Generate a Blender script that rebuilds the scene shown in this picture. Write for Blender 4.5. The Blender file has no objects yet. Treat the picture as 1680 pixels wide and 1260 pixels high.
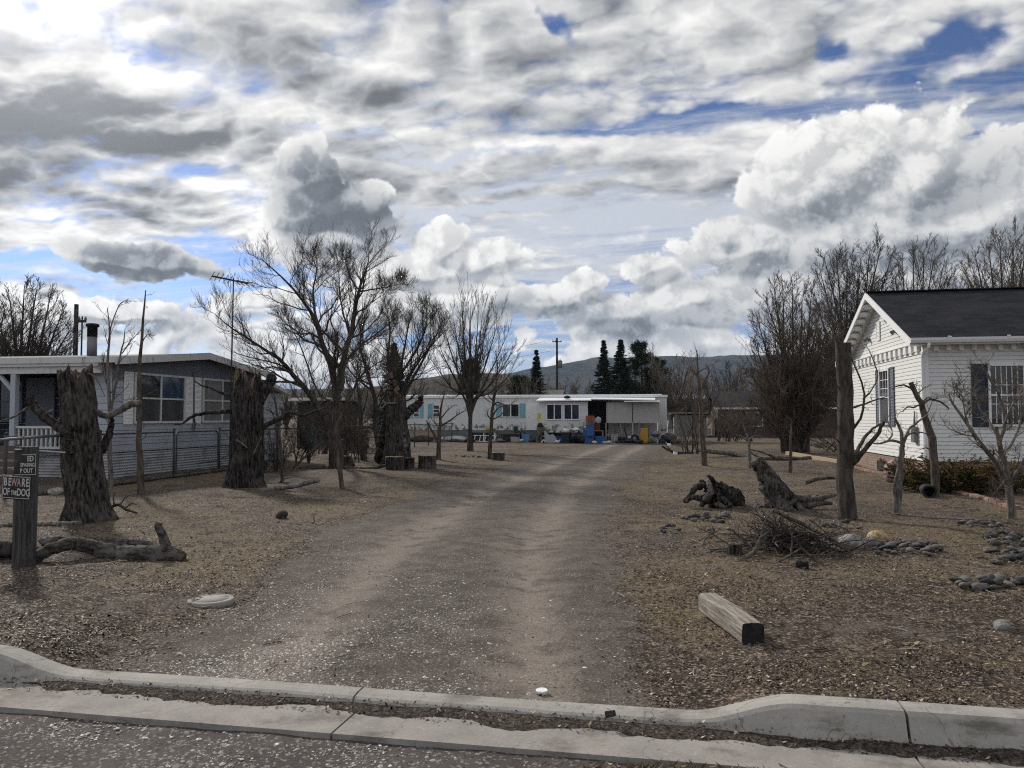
import bpy, math, random
import numpy as np
from mathutils import Vector, Matrix
R = math.radians
random.seed(7)
scene = bpy.context.scene
COL = scene.collection

# ------------------------------------------------------------------ camera model (pixels are those of the 1680x1260 photograph)
FPX = 1260.0
CAMZ = 1.6
PITCH = math.atan(54 / FPX)
def ray(px, py):
    cx = (px - 840) / FPX; cy = (630 - py) / FPX
    return Vector((cx, math.cos(PITCH) - math.sin(PITCH) * cy, math.sin(PITCH) + math.cos(PITCH) * cy))
def P(px, py, z=0.0):
    d = ray(px, py); t = (z - CAMZ) / d.z
    return Vector((d.x * t, d.y * t, z))
def Q(px, py, D):
    d = ray(px, py); t = D / d.y
    return Vector((d.x * t, D, CAMZ + d.z * t))
def S_at(D):            # metres per photo pixel at a depth
    return D / FPX
TH = math.atan(0.1865)
ED = Vector((math.sin(TH), math.cos(TH), 0))      # along the driveway
ER = Vector((math.cos(TH), -math.sin(TH), 0))     # along the street
def G(r, d, z=0.0):
    return ER * r + ED * d + Vector((0, 0, z))

# ------------------------------------------------------------------ node helper
class S:
    def __init__(s, ng, k): s.ng = ng; s.k = k
    def __add__(s, o): return s.ng.m('ADD', s, o)
    def __radd__(s, o): return s.ng.m('ADD', o, s)
    def __sub__(s, o): return s.ng.m('SUBTRACT', s, o)
    def __rsub__(s, o): return s.ng.m('SUBTRACT', o, s)
    def __mul__(s, o): return s.ng.m('MULTIPLY', s, o)
    def __rmul__(s, o): return s.ng.m('MULTIPLY', o, s)
    def __truediv__(s, o): return s.ng.m('DIVIDE', s, o)
    def __rtruediv__(s, o): return s.ng.m('DIVIDE', o, s)
    def __neg__(s): return s.ng.m('MULTIPLY', s, -1.0)
class NG:
    def __init__(s, tree):
        s.t = tree; s.t.nodes.clear()
    def put(s, inp, v):
        if isinstance(v, S): s.t.links.new(v.k, inp)
        elif v is not None:
            if isinstance(v, (tuple, list)) and len(v) == 3 and len(inp.default_value) == 4: v = (*v, 1.0)
            inp.default_value = v
    def new(s, typ, ins=None, out=0, **kw):
        n = s.t.nodes.new(typ)
        for k, v in kw.items(): setattr(n, k, v)
        for k, v in (ins or {}).items(): s.put(n.inputs[k], v)
        return S(s, n.outputs[out]) if n.outputs else n
    def m(s, op, a, b=None, c=None, clamp=False):
        n = s.t.nodes.new('ShaderNodeMath'); n.operation = op; n.use_clamp = clamp
        for i, v in enumerate((a, b, c)):
            if v is not None: s.put(n.inputs[i], v)
        return S(s, n.outputs[0])
    def v(s, op, a, b=None, out=0):
        n = s.t.nodes.new('ShaderNodeVectorMath'); n.operation = op
        s.put(n.inputs[0], a)
        if b is not None:
            if op == 'SCALE': s.put(n.inputs[3], b)
            else: s.put(n.inputs[1], b)
        return S(s, n.outputs[out])
    def xyz(s, x, y, z): return s.new('ShaderNodeCombineXYZ', {0: x, 1: y, 2: z})
    def sep(s, v):
        n = s.t.nodes.new('ShaderNodeSeparateXYZ'); s.put(n.inputs[0], v)
        return [S(s, o) for o in n.outputs]
    def noise(s, vec, scale=5, detail=4, rough=0.5, lac=2.0, dist=0.0, col=False, **kw):
        n = s.t.nodes.new('ShaderNodeTexNoise')
        for k, v in kw.items(): setattr(n, k, v)
        if vec is not None: s.put(n.inputs['Vector'], vec)
        for k, v in (('Scale', scale), ('Detail', detail), ('Roughness', rough), ('Lacunarity', lac), ('Distortion', dist)): s.put(n.inputs[k], v)
        return S(s, n.outputs[1 if col else 0])
    def voro(s, vec, scale=5, detail=0, rough=0.5, out=0, rand=1.0, **kw):
        n = s.t.nodes.new('ShaderNodeTexVoronoi')
        for k, v in kw.items(): setattr(n, k, v)
        if vec is not None: s.put(n.inputs['Vector'], vec)
        for k, v in (('Scale', scale), ('Detail', detail), ('Roughness', rough), ('Randomness', rand)):
            if k in n.inputs: s.put(n.inputs[k], v)
        return S(s, n.outputs[out])
    def ss(s, x, a, b, lo=0.0, hi=1.0, t='SMOOTHSTEP'):
        n = s.t.nodes.new('ShaderNodeMapRange'); n.interpolation_type = t; n.clamp = True
        s.put(n.inputs[0], x)
        for i, v in enumerate((a, b, lo, hi)): s.put(n.inputs[i + 1], v)
        return S(s, n.outputs[0])
    def mix(s, f, a, b, blend='MIX'):
        n = s.t.nodes.new('ShaderNodeMix'); n.data_type = 'RGBA'; n.blend_type = blend
        s.put(n.inputs[0], f); s.put(n.inputs[6], a); s.put(n.inputs[7], b)
        return S(s, n.outputs[2])
    def ramp(s, f, stops, interp='LINEAR'):
        n = s.t.nodes.new('ShaderNodeValToRGB'); r = n.color_ramp; r.interpolation = interp
        while len(r.elements) < len(stops): r.elements.new(0.5)
        for e, (p, c) in zip(r.elements, stops): e.position = p; e.color = (*c, 1)
        s.put(n.inputs[0], f)
        return S(s, n.outputs[0])
    def pos(s): return s.new('ShaderNodeNewGeometry', out=0)
    def obj(s): return s.new('ShaderNodeTexCoord', out=3)
    def island(s): return s.new('ShaderNodeNewGeometry', out=8)
    def rand(s): return s.new('ShaderNodeObjectInfo', out=5)
    def bump(s, h, strength=0.5, dist=0.02):
        return s.new('ShaderNodeBump', {'Strength': strength, 'Distance': dist, 'Height': h})

def material(name, fn, rough=0.8, spec=0.3, **kw):
    mt = bpy.data.materials.new(name); mt.use_nodes = True
    g = NG(mt.node_tree)
    r = fn(g)
    if not isinstance(r, dict): r = {'Base Color': r}
    out = g.t.nodes.new('ShaderNodeOutputMaterial')
    b = g.t.nodes.new('ShaderNodeBsdfPrincipled')
    b.inputs['Roughness'].default_value = rough
    b.inputs['Specular IOR Level'].default_value = spec
    for k, v in kw.items(): g.put(b.inputs[k], v)
    for k, v in r.items(): g.put(b.inputs[k], v)
    g.t.links.new(b.outputs[0], out.inputs[0])
    return mt

# ------------------------------------------------------------------ numpy noise
_rng = np.random.RandomState(3)
_perm = _rng.permutation(512); _grad = _rng.normal(size=(512, 3)); _grad /= np.linalg.norm(_grad, axis=1)[:, None]
def pnoise(p):
    p = np.asarray(p, float); i = np.floor(p).astype(int); f = p - i; u = f * f * f * (f * (f * 6 - 15) + 10)
    def g(dx, dy, dz):
        h = _perm[(_perm[(_perm[(i[..., 0] + dx) & 511] + i[..., 1] + dy) & 511] + i[..., 2] + dz) & 511]
        gr = _grad[h]
        return gr[..., 0] * (f[..., 0] - dx) + gr[..., 1] * (f[..., 1] - dy) + gr[..., 2] * (f[..., 2] - dz)
    L = lambda a, b, t: a + (b - a) * t
    x0 = L(L(g(0,0,0), g(1,0,0), u[...,0]), L(g(0,1,0), g(1,1,0), u[...,0]), u[...,1])
    x1 = L(L(g(0,0,1), g(1,0,1), u[...,0]), L(g(0,1,1), g(1,1,1), u[...,0]), u[...,1])
    return L(x0, x1, u[..., 2]) * 1.5
def fbm(p, o=4, r=0.5):
    p = np.asarray(p, float); a = 1.0; t = 0; s = np.zeros(p.shape[:-1])
    for k in range(o):
        s = s + a * pnoise(p * 2 ** k + 17.3 * k); t += a; a *= r
    return s / t

# ------------------------------------------------------------------ mesh helpers
def mesh_np(name, v, f):
    """v (n,3); f list of equal-length int arrays (m,k)"""
    me = bpy.data.meshes.new(name)
    fs = f if isinstance(f, list) else [f]
    fs = [np.asarray(q, np.int32) for q in fs if len(q)]
    v = np.asarray(v, np.float32)
    me.vertices.add(len(v)); me.vertices.foreach_set('co', v.ravel())
    loops = np.concatenate([q.ravel() for q in fs]); sizes = np.concatenate([np.full(len(q), q.shape[1], np.int32) for q in fs])
    me.loops.add(len(loops)); me.loops.foreach_set('vertex_index', loops)
    me.polygons.add(len(sizes)); st = np.zeros(len(sizes), np.int32); st[1:] = np.cumsum(sizes)[:-1]
    me.polygons.foreach_set('loop_start', st)
    me.update(calc_edges=True); me.validate()
    return me
def smooth(me, on=True):
    me.polygons.foreach_set('use_smooth', np.full(len(me.polygons), on))
class MB:
    """collects boxes, bars, tubes and polygons into one mesh"""
    def __init__(s): s.v = []; s.f = []; s.mi = []; s.cur = 0; s.sm = []; s.smooth = False
    def add(s, vs, fs):
        b = len(s.v); s.v += [tuple(q) for q in vs]
        for q in fs: s.f.append([b + k for k in q]); s.mi.append(s.cur); s.sm.append(s.smooth)
        return s
    def hexa(s, c):     # 8 corners: bottom 4 ccw, top 4 ccw
        return s.add(c, [(3,2,1,0),(4,5,6,7),(0,1,5,4),(1,2,6,5),(2,3,7,6),(3,0,4,7)])
    def box(s, lo, hi, M=None, bev=0):
        x0,y0,z0 = lo; x1,y1,z1 = hi
        c = [(x0,y0,z0),(x1,y0,z0),(x1,y1,z0),(x0,y1,z0),(x0,y0,z1),(x1,y0,z1),(x1,y1,z1),(x0,y1,z1)]
        if M is not None: c = [tuple(M @ Vector(q)) for q in c]
        return s.hexa(c)
    def bar(s, a, b, w, h, up=(0,0,1)):
        a = Vector(a); b = Vector(b); t = (b - a).normalized(); u = Vector(up)
        if abs(t.dot(u)) > .95: u = Vector((0,1,0))
        x = t.cross(u).normalized(); y = x.cross(t)
        c = []
        for p in (a, b):
            c += [p - x*w/2 - y*h/2, p + x*w/2 - y*h/2, p + x*w/2 + y*h/2, p - x*w/2 + y*h/2]
        return s.hexa(c)
    def tube(s, pts, rad, n=8, cap=True):
        pts = [Vector(p) for p in pts]
        if not isinstance(rad, (list, tuple)): rad = [rad] * len(pts)
        t0 = (pts[1] - pts[0]).normalized(); u = t0.orthogonal().normalized(); b = len(s.v)
        for i, p in enumerate(pts):
            t = (pts[min(i+1, len(pts)-1)] - pts[max(i-1, 0)]).normalized()
            u = (u - t * u.dot(t)).normalized(); w = t.cross(u)
            for k in range(n):
                a = 2*math.pi*k/n; s.v.append(tuple(p + (u*math.cos(a) + w*math.sin(a)) * rad[i]))
        def F(q): s.f.append(q); s.mi.append(s.cur); s.sm.append(s.smooth or n > 6)
        for i in range(len(pts)-1):
            for k in range(n):
                k2 = (k+1) % n; F([b+i*n+k, b+i*n+k2, b+(i+1)*n+k2, b+(i+1)*n+k])
        if cap:
            s.f.append([b+k for k in range(n)][::-1]); s.mi.append(s.cur); s.sm.append(False)
            e = b+(len(pts)-1)*n; s.f.append([e+k for k in range(n)]); s.mi.append(s.cur); s.sm.append(False)
        return s
    def lathe(s, prof, n=24, c=(0,0,0), cap=True):
        b = len(s.v); c = Vector(c)
        for r, z in prof:
            for k in range(n):
                a = 2*math.pi*k/n; s.v.append((c.x+r*math.cos(a), c.y+r*math.sin(a), c.z+z))
        for i in range(len(prof)-1):
            for k in range(n):
                k2=(k+1)%n; s.f.append([b+i*n+k,b+i*n+k2,b+(i+1)*n+k2,b+(i+1)*n+k]); s.mi.append(s.cur); s.sm.append(True)
        if cap:
            s.f.append([b+k for k in range(n)][::-1]); e=b+(len(prof)-1)*n; s.f.append([e+k for k in range(n)])
            s.mi += [s.cur]*2; s.sm += [False]*2
        return s
    def prism(s, poly, h):   # poly list of 3D pts, extruded by vector h
        n = len(poly); h = Vector(h); a = [Vector(p) for p in poly]; b2 = [p + h for p in a]
        return s.add(a + b2, [list(range(n))[::-1], list(range(n, 2*n))] + [[i, (i+1)%n, n+(i+1)%n, n+i] for i in range(n)])
    def build(s, name, mat, parent=None, loc=None, bevel=0):
        me = bpy.data.meshes.new(name); me.from_pydata(s.v, [], s.f)
        for q in (mat if isinstance(mat, (list, tuple)) else [mat]): me.materials.append(q)
        me.polygons.foreach_set('material_index', s.mi); me.polygons.foreach_set('use_smooth', s.sm)
        me.update()
        o = bpy.data.objects.new(name, me); COL.objects.link(o)
        if loc is not None: o.location = loc
        if bevel:
            md = o.modifiers.new('b', 'BEVEL'); md.width = bevel; md.segments = 2; md.limit_method = 'ANGLE'
        if parent is not None: o.parent = parent
        return o
def link(name, me, mat, parent=None, loc=None):
    for q in (mat if isinstance(mat, (list, tuple)) else [mat]): me.materials.append(q)
    o = bpy.data.objects.new(name, me); COL.objects.link(o)
    if parent is not None: o.parent = parent
    if loc is not None: o.location = loc
    return o
def tag(o, label=None, cat=None, group=None, kind=None):
    if label: o['label'] = label
    if cat: o['category'] = cat
    if group: o['group'] = group
    if kind: o['kind'] = kind
    return o
def thing(name, label, cat, loc=(0,0,0), rz=0, group=None):
    o = bpy.data.objects.new(name, None); COL.objects.link(o); o.empty_display_size = .2
    o.location = loc; o.rotation_euler.z = rz
    return tag(o, label, cat, group)
def copy_tree(o, parent=None, label=None):
    c = o.copy(); COL.objects.link(c); c.parent = parent
    if label: c['label'] = label
    for ch in [k for k in bpy.data.objects if k.parent == o]: copy_tree(ch, c)
    return c
def tubes_np(P_, Rr, sides=4):
    """P_ (N,n,3) polylines, Rr (N,n) radii -> verts, faces"""
    N, n, _ = P_.shape
    T = np.gradient(P_, axis=1); T /= np.linalg.norm(T, axis=2, keepdims=True) + 1e-9
    ref = np.where(np.abs(T[:, :1, 2:3]) > .9, np.array([1., 0, 0]), np.array([0, 0, 1.])) * np.ones((N, n, 1))
    U = np.cross(T, ref); U /= np.linalg.norm(U, axis=2, keepdims=True) + 1e-9
    W = np.cross(T, U)
    a = np.arange(sides) * 2 * np.pi / sides
    V = P_[:, :, None] + (U[:, :, None] * np.cos(a)[None, None, :, None] + W[:, :, None] * np.sin(a)[None, None, :, None]) * Rr[:, :, None, None]
    k = np.arange(sides); k2 = (k + 1) % sides
    ii = np.arange(n - 1)[:, None] * sides
    f = np.stack([ii + k, ii + k2, ii + sides + k2, ii + sides + k], -1).reshape(-1, 4)
    F = (f[None] + (np.arange(N) * n * sides)[:, None, None]).reshape(-1, 4)
    return V.reshape(-1, 3), F
# ------------------------------------------------------------------ camera, sun, sky
cam = bpy.data.cameras.new('camera'); cam.sensor_width = 36; cam.lens = 36 * FPX / 1680; cam.clip_start = .05; cam.clip_end = 20000
camo = bpy.data.objects.new('camera', cam); COL.objects.link(camo)
camo.location = (0, 0, CAMZ); camo.rotation_euler = (math.pi/2 + PITCH, 0, 0)
scene.camera = camo
SUN_AZ, SUN_EL = R(-34), R(31)
sd = Vector((math.sin(SUN_AZ)*math.cos(SUN_EL), math.cos(SUN_AZ)*math.cos(SUN_EL), math.sin(SUN_EL)))
sl = bpy.data.lights.new('sun', 'SUN'); sl.energy = 2.9; sl.angle = R(4); sl.color = (1, .94, .85)
so = bpy.data.objects.new('sun', sl); COL.objects.link(so)
so.rotation_euler = (-sd).to_track_quat('-Z', 'Y').to_euler(); so.location = sd * 50
scene.view_settings.view_transform = 'Standard'; scene.view_settings.look = 'None'
scene.view_settings.exposure = 0.28; scene.view_settings.gamma = 1.0

world = bpy.data.worlds.new('World'); scene.world = world; world.use_nodes = True
def build_sky():
    g = NG(world.node_tree)
    sky = g.new('ShaderNodeTexSky', sky_type='NISHITA', sun_disc=False, sun_elevation=SUN_EL, sun_rotation=SUN_AZ, altitude=1500, air_density=1.0, dust_density=0.3, ozone_density=2.5)
    d = g.new('ShaderNodeTexCoord', out=0)
    x, y, z = g.sep(d)
    zc = g.m('MAXIMUM', z, 0.0)
    az = g.m('ARCTAN2', x, y)
    el = g.m('ARCSINE', zc)
    ca = g.m('MAXIMUM', g.v('DOT_PRODUCT', d, tuple(sd), out=1), 0.0)
    glow = g.m('POWER', ca, 12.0)
    glow2 = g.m('POWER', ca, 70.0)
    back = g.ss(y, -0.2, 0.35, 1.0, 0.0, t='LINEAR')    # extra cloud brightness behind the viewer, added as fill for street-facing walls
    wob = g.v('SUBTRACT', g.noise(d, 8, 4, .6, col=True), (.5, .5, .5))
    AE = g.xyz(az, el, 0.0)
    def azel(px, py):
        r = ray(px, py).normalized(); return math.atan2(r.x, r.y), math.asin(r.z)
    def union(bl, V, k=.22):
        r = None
        for px, py, rx, ry in bl:
            a0, e0 = azel(px, py); sx, sy = FPX / rx, FPX / ry
            n = g.t.nodes.new('ShaderNodeVectorMath'); n.operation = 'MULTIPLY_ADD'
            g.put(n.inputs[0], V); n.inputs[1].default_value = (sx, sy, 0); n.inputs[2].default_value = (-a0*sx, -e0*sy, 0)
            q = g.v('LENGTH', S(g, n.outputs[0]), out=1)
            r = q if r is None else g.m('SMOOTH_MIN', r, q, k)
        return 1.0 - r
    wide = g.v('MULTIPLY_ADD' if False else 'MULTIPLY', wob, (.22, .09, 0))
    A1 = g.v('ADD', AE, wide)
    A2 = g.v('ADD', AE, g.v('MULTIPLY', wob, (.06, .05, 0)))
    # --- high thin streaks
    pz = 1.0 / (zc + 0.10)
    px_, py_ = x * pz, y * pz
    rot = g.xyz((px_ * .96 - py_ * .28) * .22, px_ * .28 + py_ * .96, 1.7)
    st = g.noise(rot, 3.2, 6, .66, dist=.35)
    streak = union([(1000, 370, 460, 110), (1250, 290, 420, 80), (700, 300, 260, 80), (1640, 330, 200, 90), (900, 430, 300, 50)], A1)
    lowcut0 = g.ss(el, .02, .08)
    ci = g.ss(st + g.ss(streak, -.3, .7) * .24 - .07 + back * .05, .40, .66) * lowcut0
    # --- broken deck
    pq = 1.0 / (zc + 0.22)
    P1 = g.xyz((x * .97 - y * .2) * pq * .72, (x * .2 + y * .97) * pq, 0.3)
    n1 = g.noise(P1, 3.6, 5, .55, dist=.10)
    n2 = g.noise(P1, 15.0, 3, .6)
    def puff(q): return g.m('ABSOLUTE', g.noise(q, 9.0, 0) - .5) * 1.0 + g.m('ABSOLUTE', g.noise(q, 21.0, 1.5) - .5) * .55
    pw = g.v('ADD', P1, g.v('SCALE', wob, .10))
    sunP = Vector((sd.x*.97 - sd.y*.2, sd.x*.2 + sd.y*.97, 0)) / (sd.z + .22); sunP.x *= .72; sunP.z = .3
    toS = g.v('SCALE', g.v('NORMALIZE', g.v('SUBTRACT', tuple(sunP), P1)), .055)
    p0 = puff(pw); p1 = puff(g.v('ADD', pw, toS)); n1s = g.noise(g.v('ADD', P1, g.v('SCALE', toS, 1.6)), 3.6, 3, .55, dist=.10)
    cov = union([(60, 120, 620, 330), (430, 120, 520, 270), (820, 60, 560, 170), (1050, 190, 460, 120), (1330, 40, 420, 90), (1650, 60, 260, 90), (100, 330, 480, 80), (1000, 268, 440, 42), (560, 270, 300, 80), (1640, 180, 200, 50)], A1)
    gaps = union([(1250, 184, 210, 13), (1510, 100, 80, 26), (1650, 215, 60, 22), (905, 50, 22, 10), (1060, 210, 120, 8), (600, 225, 90, 7), (860, 300, 160, 9), (740, 252, 130, 9), (1620, 60, 26, 26), (1390, 80, 34, 14), (720, 338, 150, 8), (1560, 150, 150, 10), (390, 425, 80, 24), (250, 465, 190, 16), (60, 432, 110, 10), (700, 350, 60, 16)], A1)
    dk = union([(70, 130, 110, 52), (180, 190, 170, 44), (340, 195, 80, 40), (120, 312, 170, 30), (270, 318, 60, 26), (310, 60, 110, 46), (440, 110, 80, 60), (740, 25, 150, 60), (60, 245, 140, 34), (560, 150, 120, 30), (900, 190, 160, 26), (1010, 290, 160, 14)], A1)
    above = g.ss(el, .50, .75)
    cover = g.ss(cov, -.45, .25) * .30 - g.ss(gaps + (n2 - .5) * 1.2, -1.3, .8) * .38 + (above + back) * .12
    na = (n1 - .5) * 1.0 + (p0 - .16) * .55 + (n2 - .5) * .16
    t1 = na + cover
    lowcut = g.ss(el, .03, .10)
    a1 = g.ss(t1 + (n2 - .5) * .22, -.08, .27) * lowcut
    left = g.ss(az, .10, -.45)
    dark = g.ss(na * 1.1 + g.ss(dk, -.9, .6) * .25 + left * .07 - .03, -.12, .50)
    relief = (p0 - p1) * 1.1 + (n1 - n1s) * 1.3
    tone = .70 + left * .27
    b1 = tone - dark * (.34 + left * .62) + relief * (1.05 + left * .35) + (n2 - .5) * .12
    b1 = g.m('SMOOTH_MAX', b1 + (p0 - .16) * left * .35, .17, .22) * (.84 + glow * .10) + glow2 * .65 + back * .05
    # --- cumulus heaps
    def billow(dd):
        a = g.m('ABSOLUTE', g.noise(dd, 16, 0) - .5)
        b = g.m('ABSOLUTE', g.noise(dd, 37, 0) - .5)
        c = g.m('ABSOLUTE', g.noise(dd, 83, 1.5, .6) - .5)
        return a * 1.0 + b * .62 + c * .42
    heaps = [(510, 285, 66, 50), (565, 340, 90, 55), (615, 365, 55, 30), (500, 340, 60, 50), (540, 395, 120, 40),
           (1400, 250, 130, 70), (1330, 310, 120, 100), (1500, 300, 120, 110), (1440, 390, 260, 90), (1230, 405, 110, 46), (1180, 385, 46, 26), (1560, 370, 110, 60),
           (730, 400, 70, 40), (800, 425, 90, 36), (700, 440, 110, 40), (1660, 335, 50, 14),
           (240, 425, 120, 28), (170, 412, 70, 18), (200, 505, 120, 24), (60, 515, 90, 20), (430, 486, 80, 22),
           (700, 500, 200, 50), (950, 468, 46, 30), (900, 495, 90, 36), (1010, 515, 100, 40), (1060, 442, 50, 32), (1120, 492, 90, 40),
           (1400, 480, 300, 80)]
    fr = g.ss(g.m('ABSOLUTE', az), .75, .95)
    ring = fr * 2.4 - 2.0 - g.m('ABSOLUTE', el - .10) * 4.5 + (g.noise(d, 2.5, 2, .5) - .5) * 1.6
    def bank(dd, e):
        return .55 - g.m('ABSOLUTE', e - .07) * 5.5 + (g.noise(g.v('MULTIPLY', dd, (1, 1, 1.5)), 7.5, 2, .5) - .5) * 3.6 - fr * 2.0 - g.ss(e, .15, .24) * 2.5
    u0 = g.m('MAXIMUM', g.m('SMOOTH_MAX', union(heaps, A2), bank(d, el), .2), ring)
    off = (-.016, .017, 0)
    u1 = g.m('SMOOTH_MAX', union(heaps, g.v('ADD', A2, off)), bank(g.v('ADD', d, (-.016, 0, .017)), el + .017), .2)
    w0 = billow(g.v('ADD', d, g.v('SCALE', wob, .03)))
    w1 = billow(g.v('ADD', g.v('ADD', d, (-.013, -.004, .014)), g.v('SCALE', wob, .03)))
    c0 = u0 + (w0 - .24) * 1.25 + (n2 - .5) * .35 + .06
    c0 = g.m('MINIMUM', c0, u0 * 2.4 + .72)
    a2 = g.ss(c0, .0, .20)
    litU = g.ss(u0 - g.m('MAXIMUM', u1, ring), -.16, .22)
    litW = g.ss(w0 - w1, -.16, .16)
    b2 = .40 + litU * .29 + litW * .22 - g.ss(c0, .1, 1.0) * .06 + (1.0 - g.ss(c0, .02, .45)) * .10 + (n2 - .5) * .12
    belly = g.m('MAXIMUM', g.ss(union([(530, 310, 90, 80), (570, 350, 90, 50), (240, 428, 130, 30)], A2) + (w0 - .24) * .8, -.9, .9) * .50, g.ss(union([(1450, 420, 280, 100), (1560, 410, 180, 90), (1250, 450, 140, 40)], A2) + (w0 - .24) * .5, -1.0, .8) * .16)
    bw = g.ss(union([(960, 520, 60, 26), (870, 515, 60, 22), (1030, 540, 90, 22), (290, 520, 60, 14), (180, 530, 60, 14)], A2) + (w0 - .24) * .8, -.9, .6) * .24
    b2 = g.m('SMOOTH_MAX', b2 - belly - bw + (w0 - .24) * .28, .13, .22) * (.94 + glow * .45) + back * .08
    hz = g.m('POWER', 1.0 - g.m('MINIMUM', zc * 4.5, 1.0), 3.0)
    # --- compose (scene radiance; the background strength is 0.1)
    col = g.mix(1.0, sky, (.46, .50, .64), 'MULTIPLY')
    col = g.mix(g.ss(az, .0, -.5), col, g.v('SCALE', col, 1.7))
    def lay(col, a, b, tint, k=9.5):
        return g.mix(a, col, g.v('SCALE', tint, b * k))
    col = lay(col, ci * .85, .62 + glow * .3, g.xyz(.93, .97, 1.03))
    col = lay(col, a1, b1, g.mix(g.ss(b1, .2, .8), (.93, .97, 1.02), (1.0, .99, .97)))
    col = lay(col, hz * .6, .60, g.xyz(1., .995, .98))
    col = lay(col, a2, b2, g.mix(g.ss(b2, .15, .75), (.88, .95, 1.04), (1.0, .99, .965)))
    col = g.mix(g.ss(z, -.02, -.06), col, (1.0, .92, .85))
    bg = g.t.nodes.new('ShaderNodeBackground'); g.put(bg.inputs[0], col); bg.inputs[1].default_value = 0.1
    out = g.t.nodes.new('ShaderNodeOutputWorld'); g.t.links.new(bg.outputs[0], out.inputs[0])
    world.cycles.sampling_method = 'MANUAL'; world.cycles.sample_map_resolution = 512
build_sky()
# ------------------------------------------------------------------ the air
def haze():
    m = MB(); m.box((-9500, -9500, -3), (9500, 9500, 330))
    mt = bpy.data.materials.new('haze_air'); mt.use_nodes = True; nt = mt.node_tree; nt.nodes.clear()
    o = nt.nodes.new('ShaderNodeOutputMaterial'); v = nt.nodes.new('ShaderNodeVolumePrincipled')
    v.inputs['Color'].default_value = (.55, .72, 1.0, 1); v.inputs['Density'].default_value = .00008; v.inputs['Anisotropy'].default_value = .2
    nt.links.new(v.outputs[0], o.inputs['Volume'])
    tag(m.build('haze', mt), kind='stuff')
haze()
# ------------------------------------------------------------------ ground height and cover masks (street frame: r along the kerb, d up the drive)
cT, sT = math.cos(TH), math.sin(TH)
def rd(x, y): return x * cT - y * sT, x * sT + y * cT
def sstep(a, b, t):
    t = np.clip((t - a) / (b - a), 0, 1); return t * t * (3 - 2 * t)
KB = 4.35                                                     # back of the kerb
_ld = [0, 4.3, 6.4, 9.3, 17, 30, 45, 60]; _ll = [-3.0, -3.1, -3.7, -4.4, -5.0, -4.6, -3.9, -3.4]; _lr = [.1, .1, -.3, -.6, -.85, -.5, .6, 1.2]
def drive_mask(r, d):
    wob = .35 * np.sin(d * .9 + 1) + .25 * np.sin(d * 2.3)
    L = np.interp(d, _ld, _ll) + wob * .5; Rr = np.interp(d, _ld, _lr) + wob * .3
    w = .35 + d * .012
    return sstep(-w, w, r - L) * sstep(-w, w, Rr - r) * sstep(56, 50, d)
def kerb_raise(r): return np.maximum(sstep(-3.55, -4.15, r), sstep(.16, .72, r))
def ruts(r, d):
    c = np.interp(d, _ld, [-1.5, -1.5, -1.9, -2.4, -2.8, -2.4, -1.6, -1.2])
    w = .32 + .06 * np.sin(d * .7)
    return np.exp(-((r - c - .85) / w) ** 2) + np.exp(-((r - c + .85) / w) ** 2)
def height(x, y):
    x = np.asarray(x, float); y = np.asarray(y, float)
    r, d = rd(x, y)
    p = np.stack([x, y, x * 0], -1)
    amp = np.clip(60 / np.maximum(d, 60), 0, 1) * sstep(KB, KB + .35, d)
    dm = drive_mask(r, d)
    h = (fbm(p * .35, 3) * .09 * sstep(5, 12, d) + fbm(p * 1.7 + 5, 3) * .035 + fbm(p * 7 + 9, 2) * .012) * (1 - .45 * dm) * amp
    h = h + kerb_raise(r) * .118 * np.exp(-np.maximum(d - KB, 0) / 2.6) - .004
    h = h - ruts(r, d) * .035 * dm * sstep(KB, KB + 1.5, d) + .02 * np.exp(-((r + 2.2) / .4) ** 2) * dm * amp
    for (mx, my, ms, mh) in MOUNDS: h = h + mh * np.exp(-((x - mx) ** 2 + (y - my) ** 2) / ms ** 2)
    return h
MOUNDS = []
for a in ((720, 752, 1.1, .10), (1180, 745, 1.5, .12), (1310, 762, 1.4, .10), (560, 775, 1.2, .08), (1245, 830, .8, .05)):
    q = P(a[0], a[1]); MOUNDS.append((q.x, q.y, a[2], a[3]))
def gz(x, y): return float(height(np.array([x]), np.array([y]))[0])
def PG(px, py):
    q = P(px, py); q.z = gz(q.x, q.y); return q
def grass_mask(x, y):
    r, d = rd(x, y); p = np.stack([x, y, x * 0], -1)
    return np.clip(.5 + 1.3 * fbm(p * .28 + 31, 3) + .5 * fbm(p * 1.3 + 3, 2), 0, 1) * (1 - drive_mask(r, d))

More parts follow.
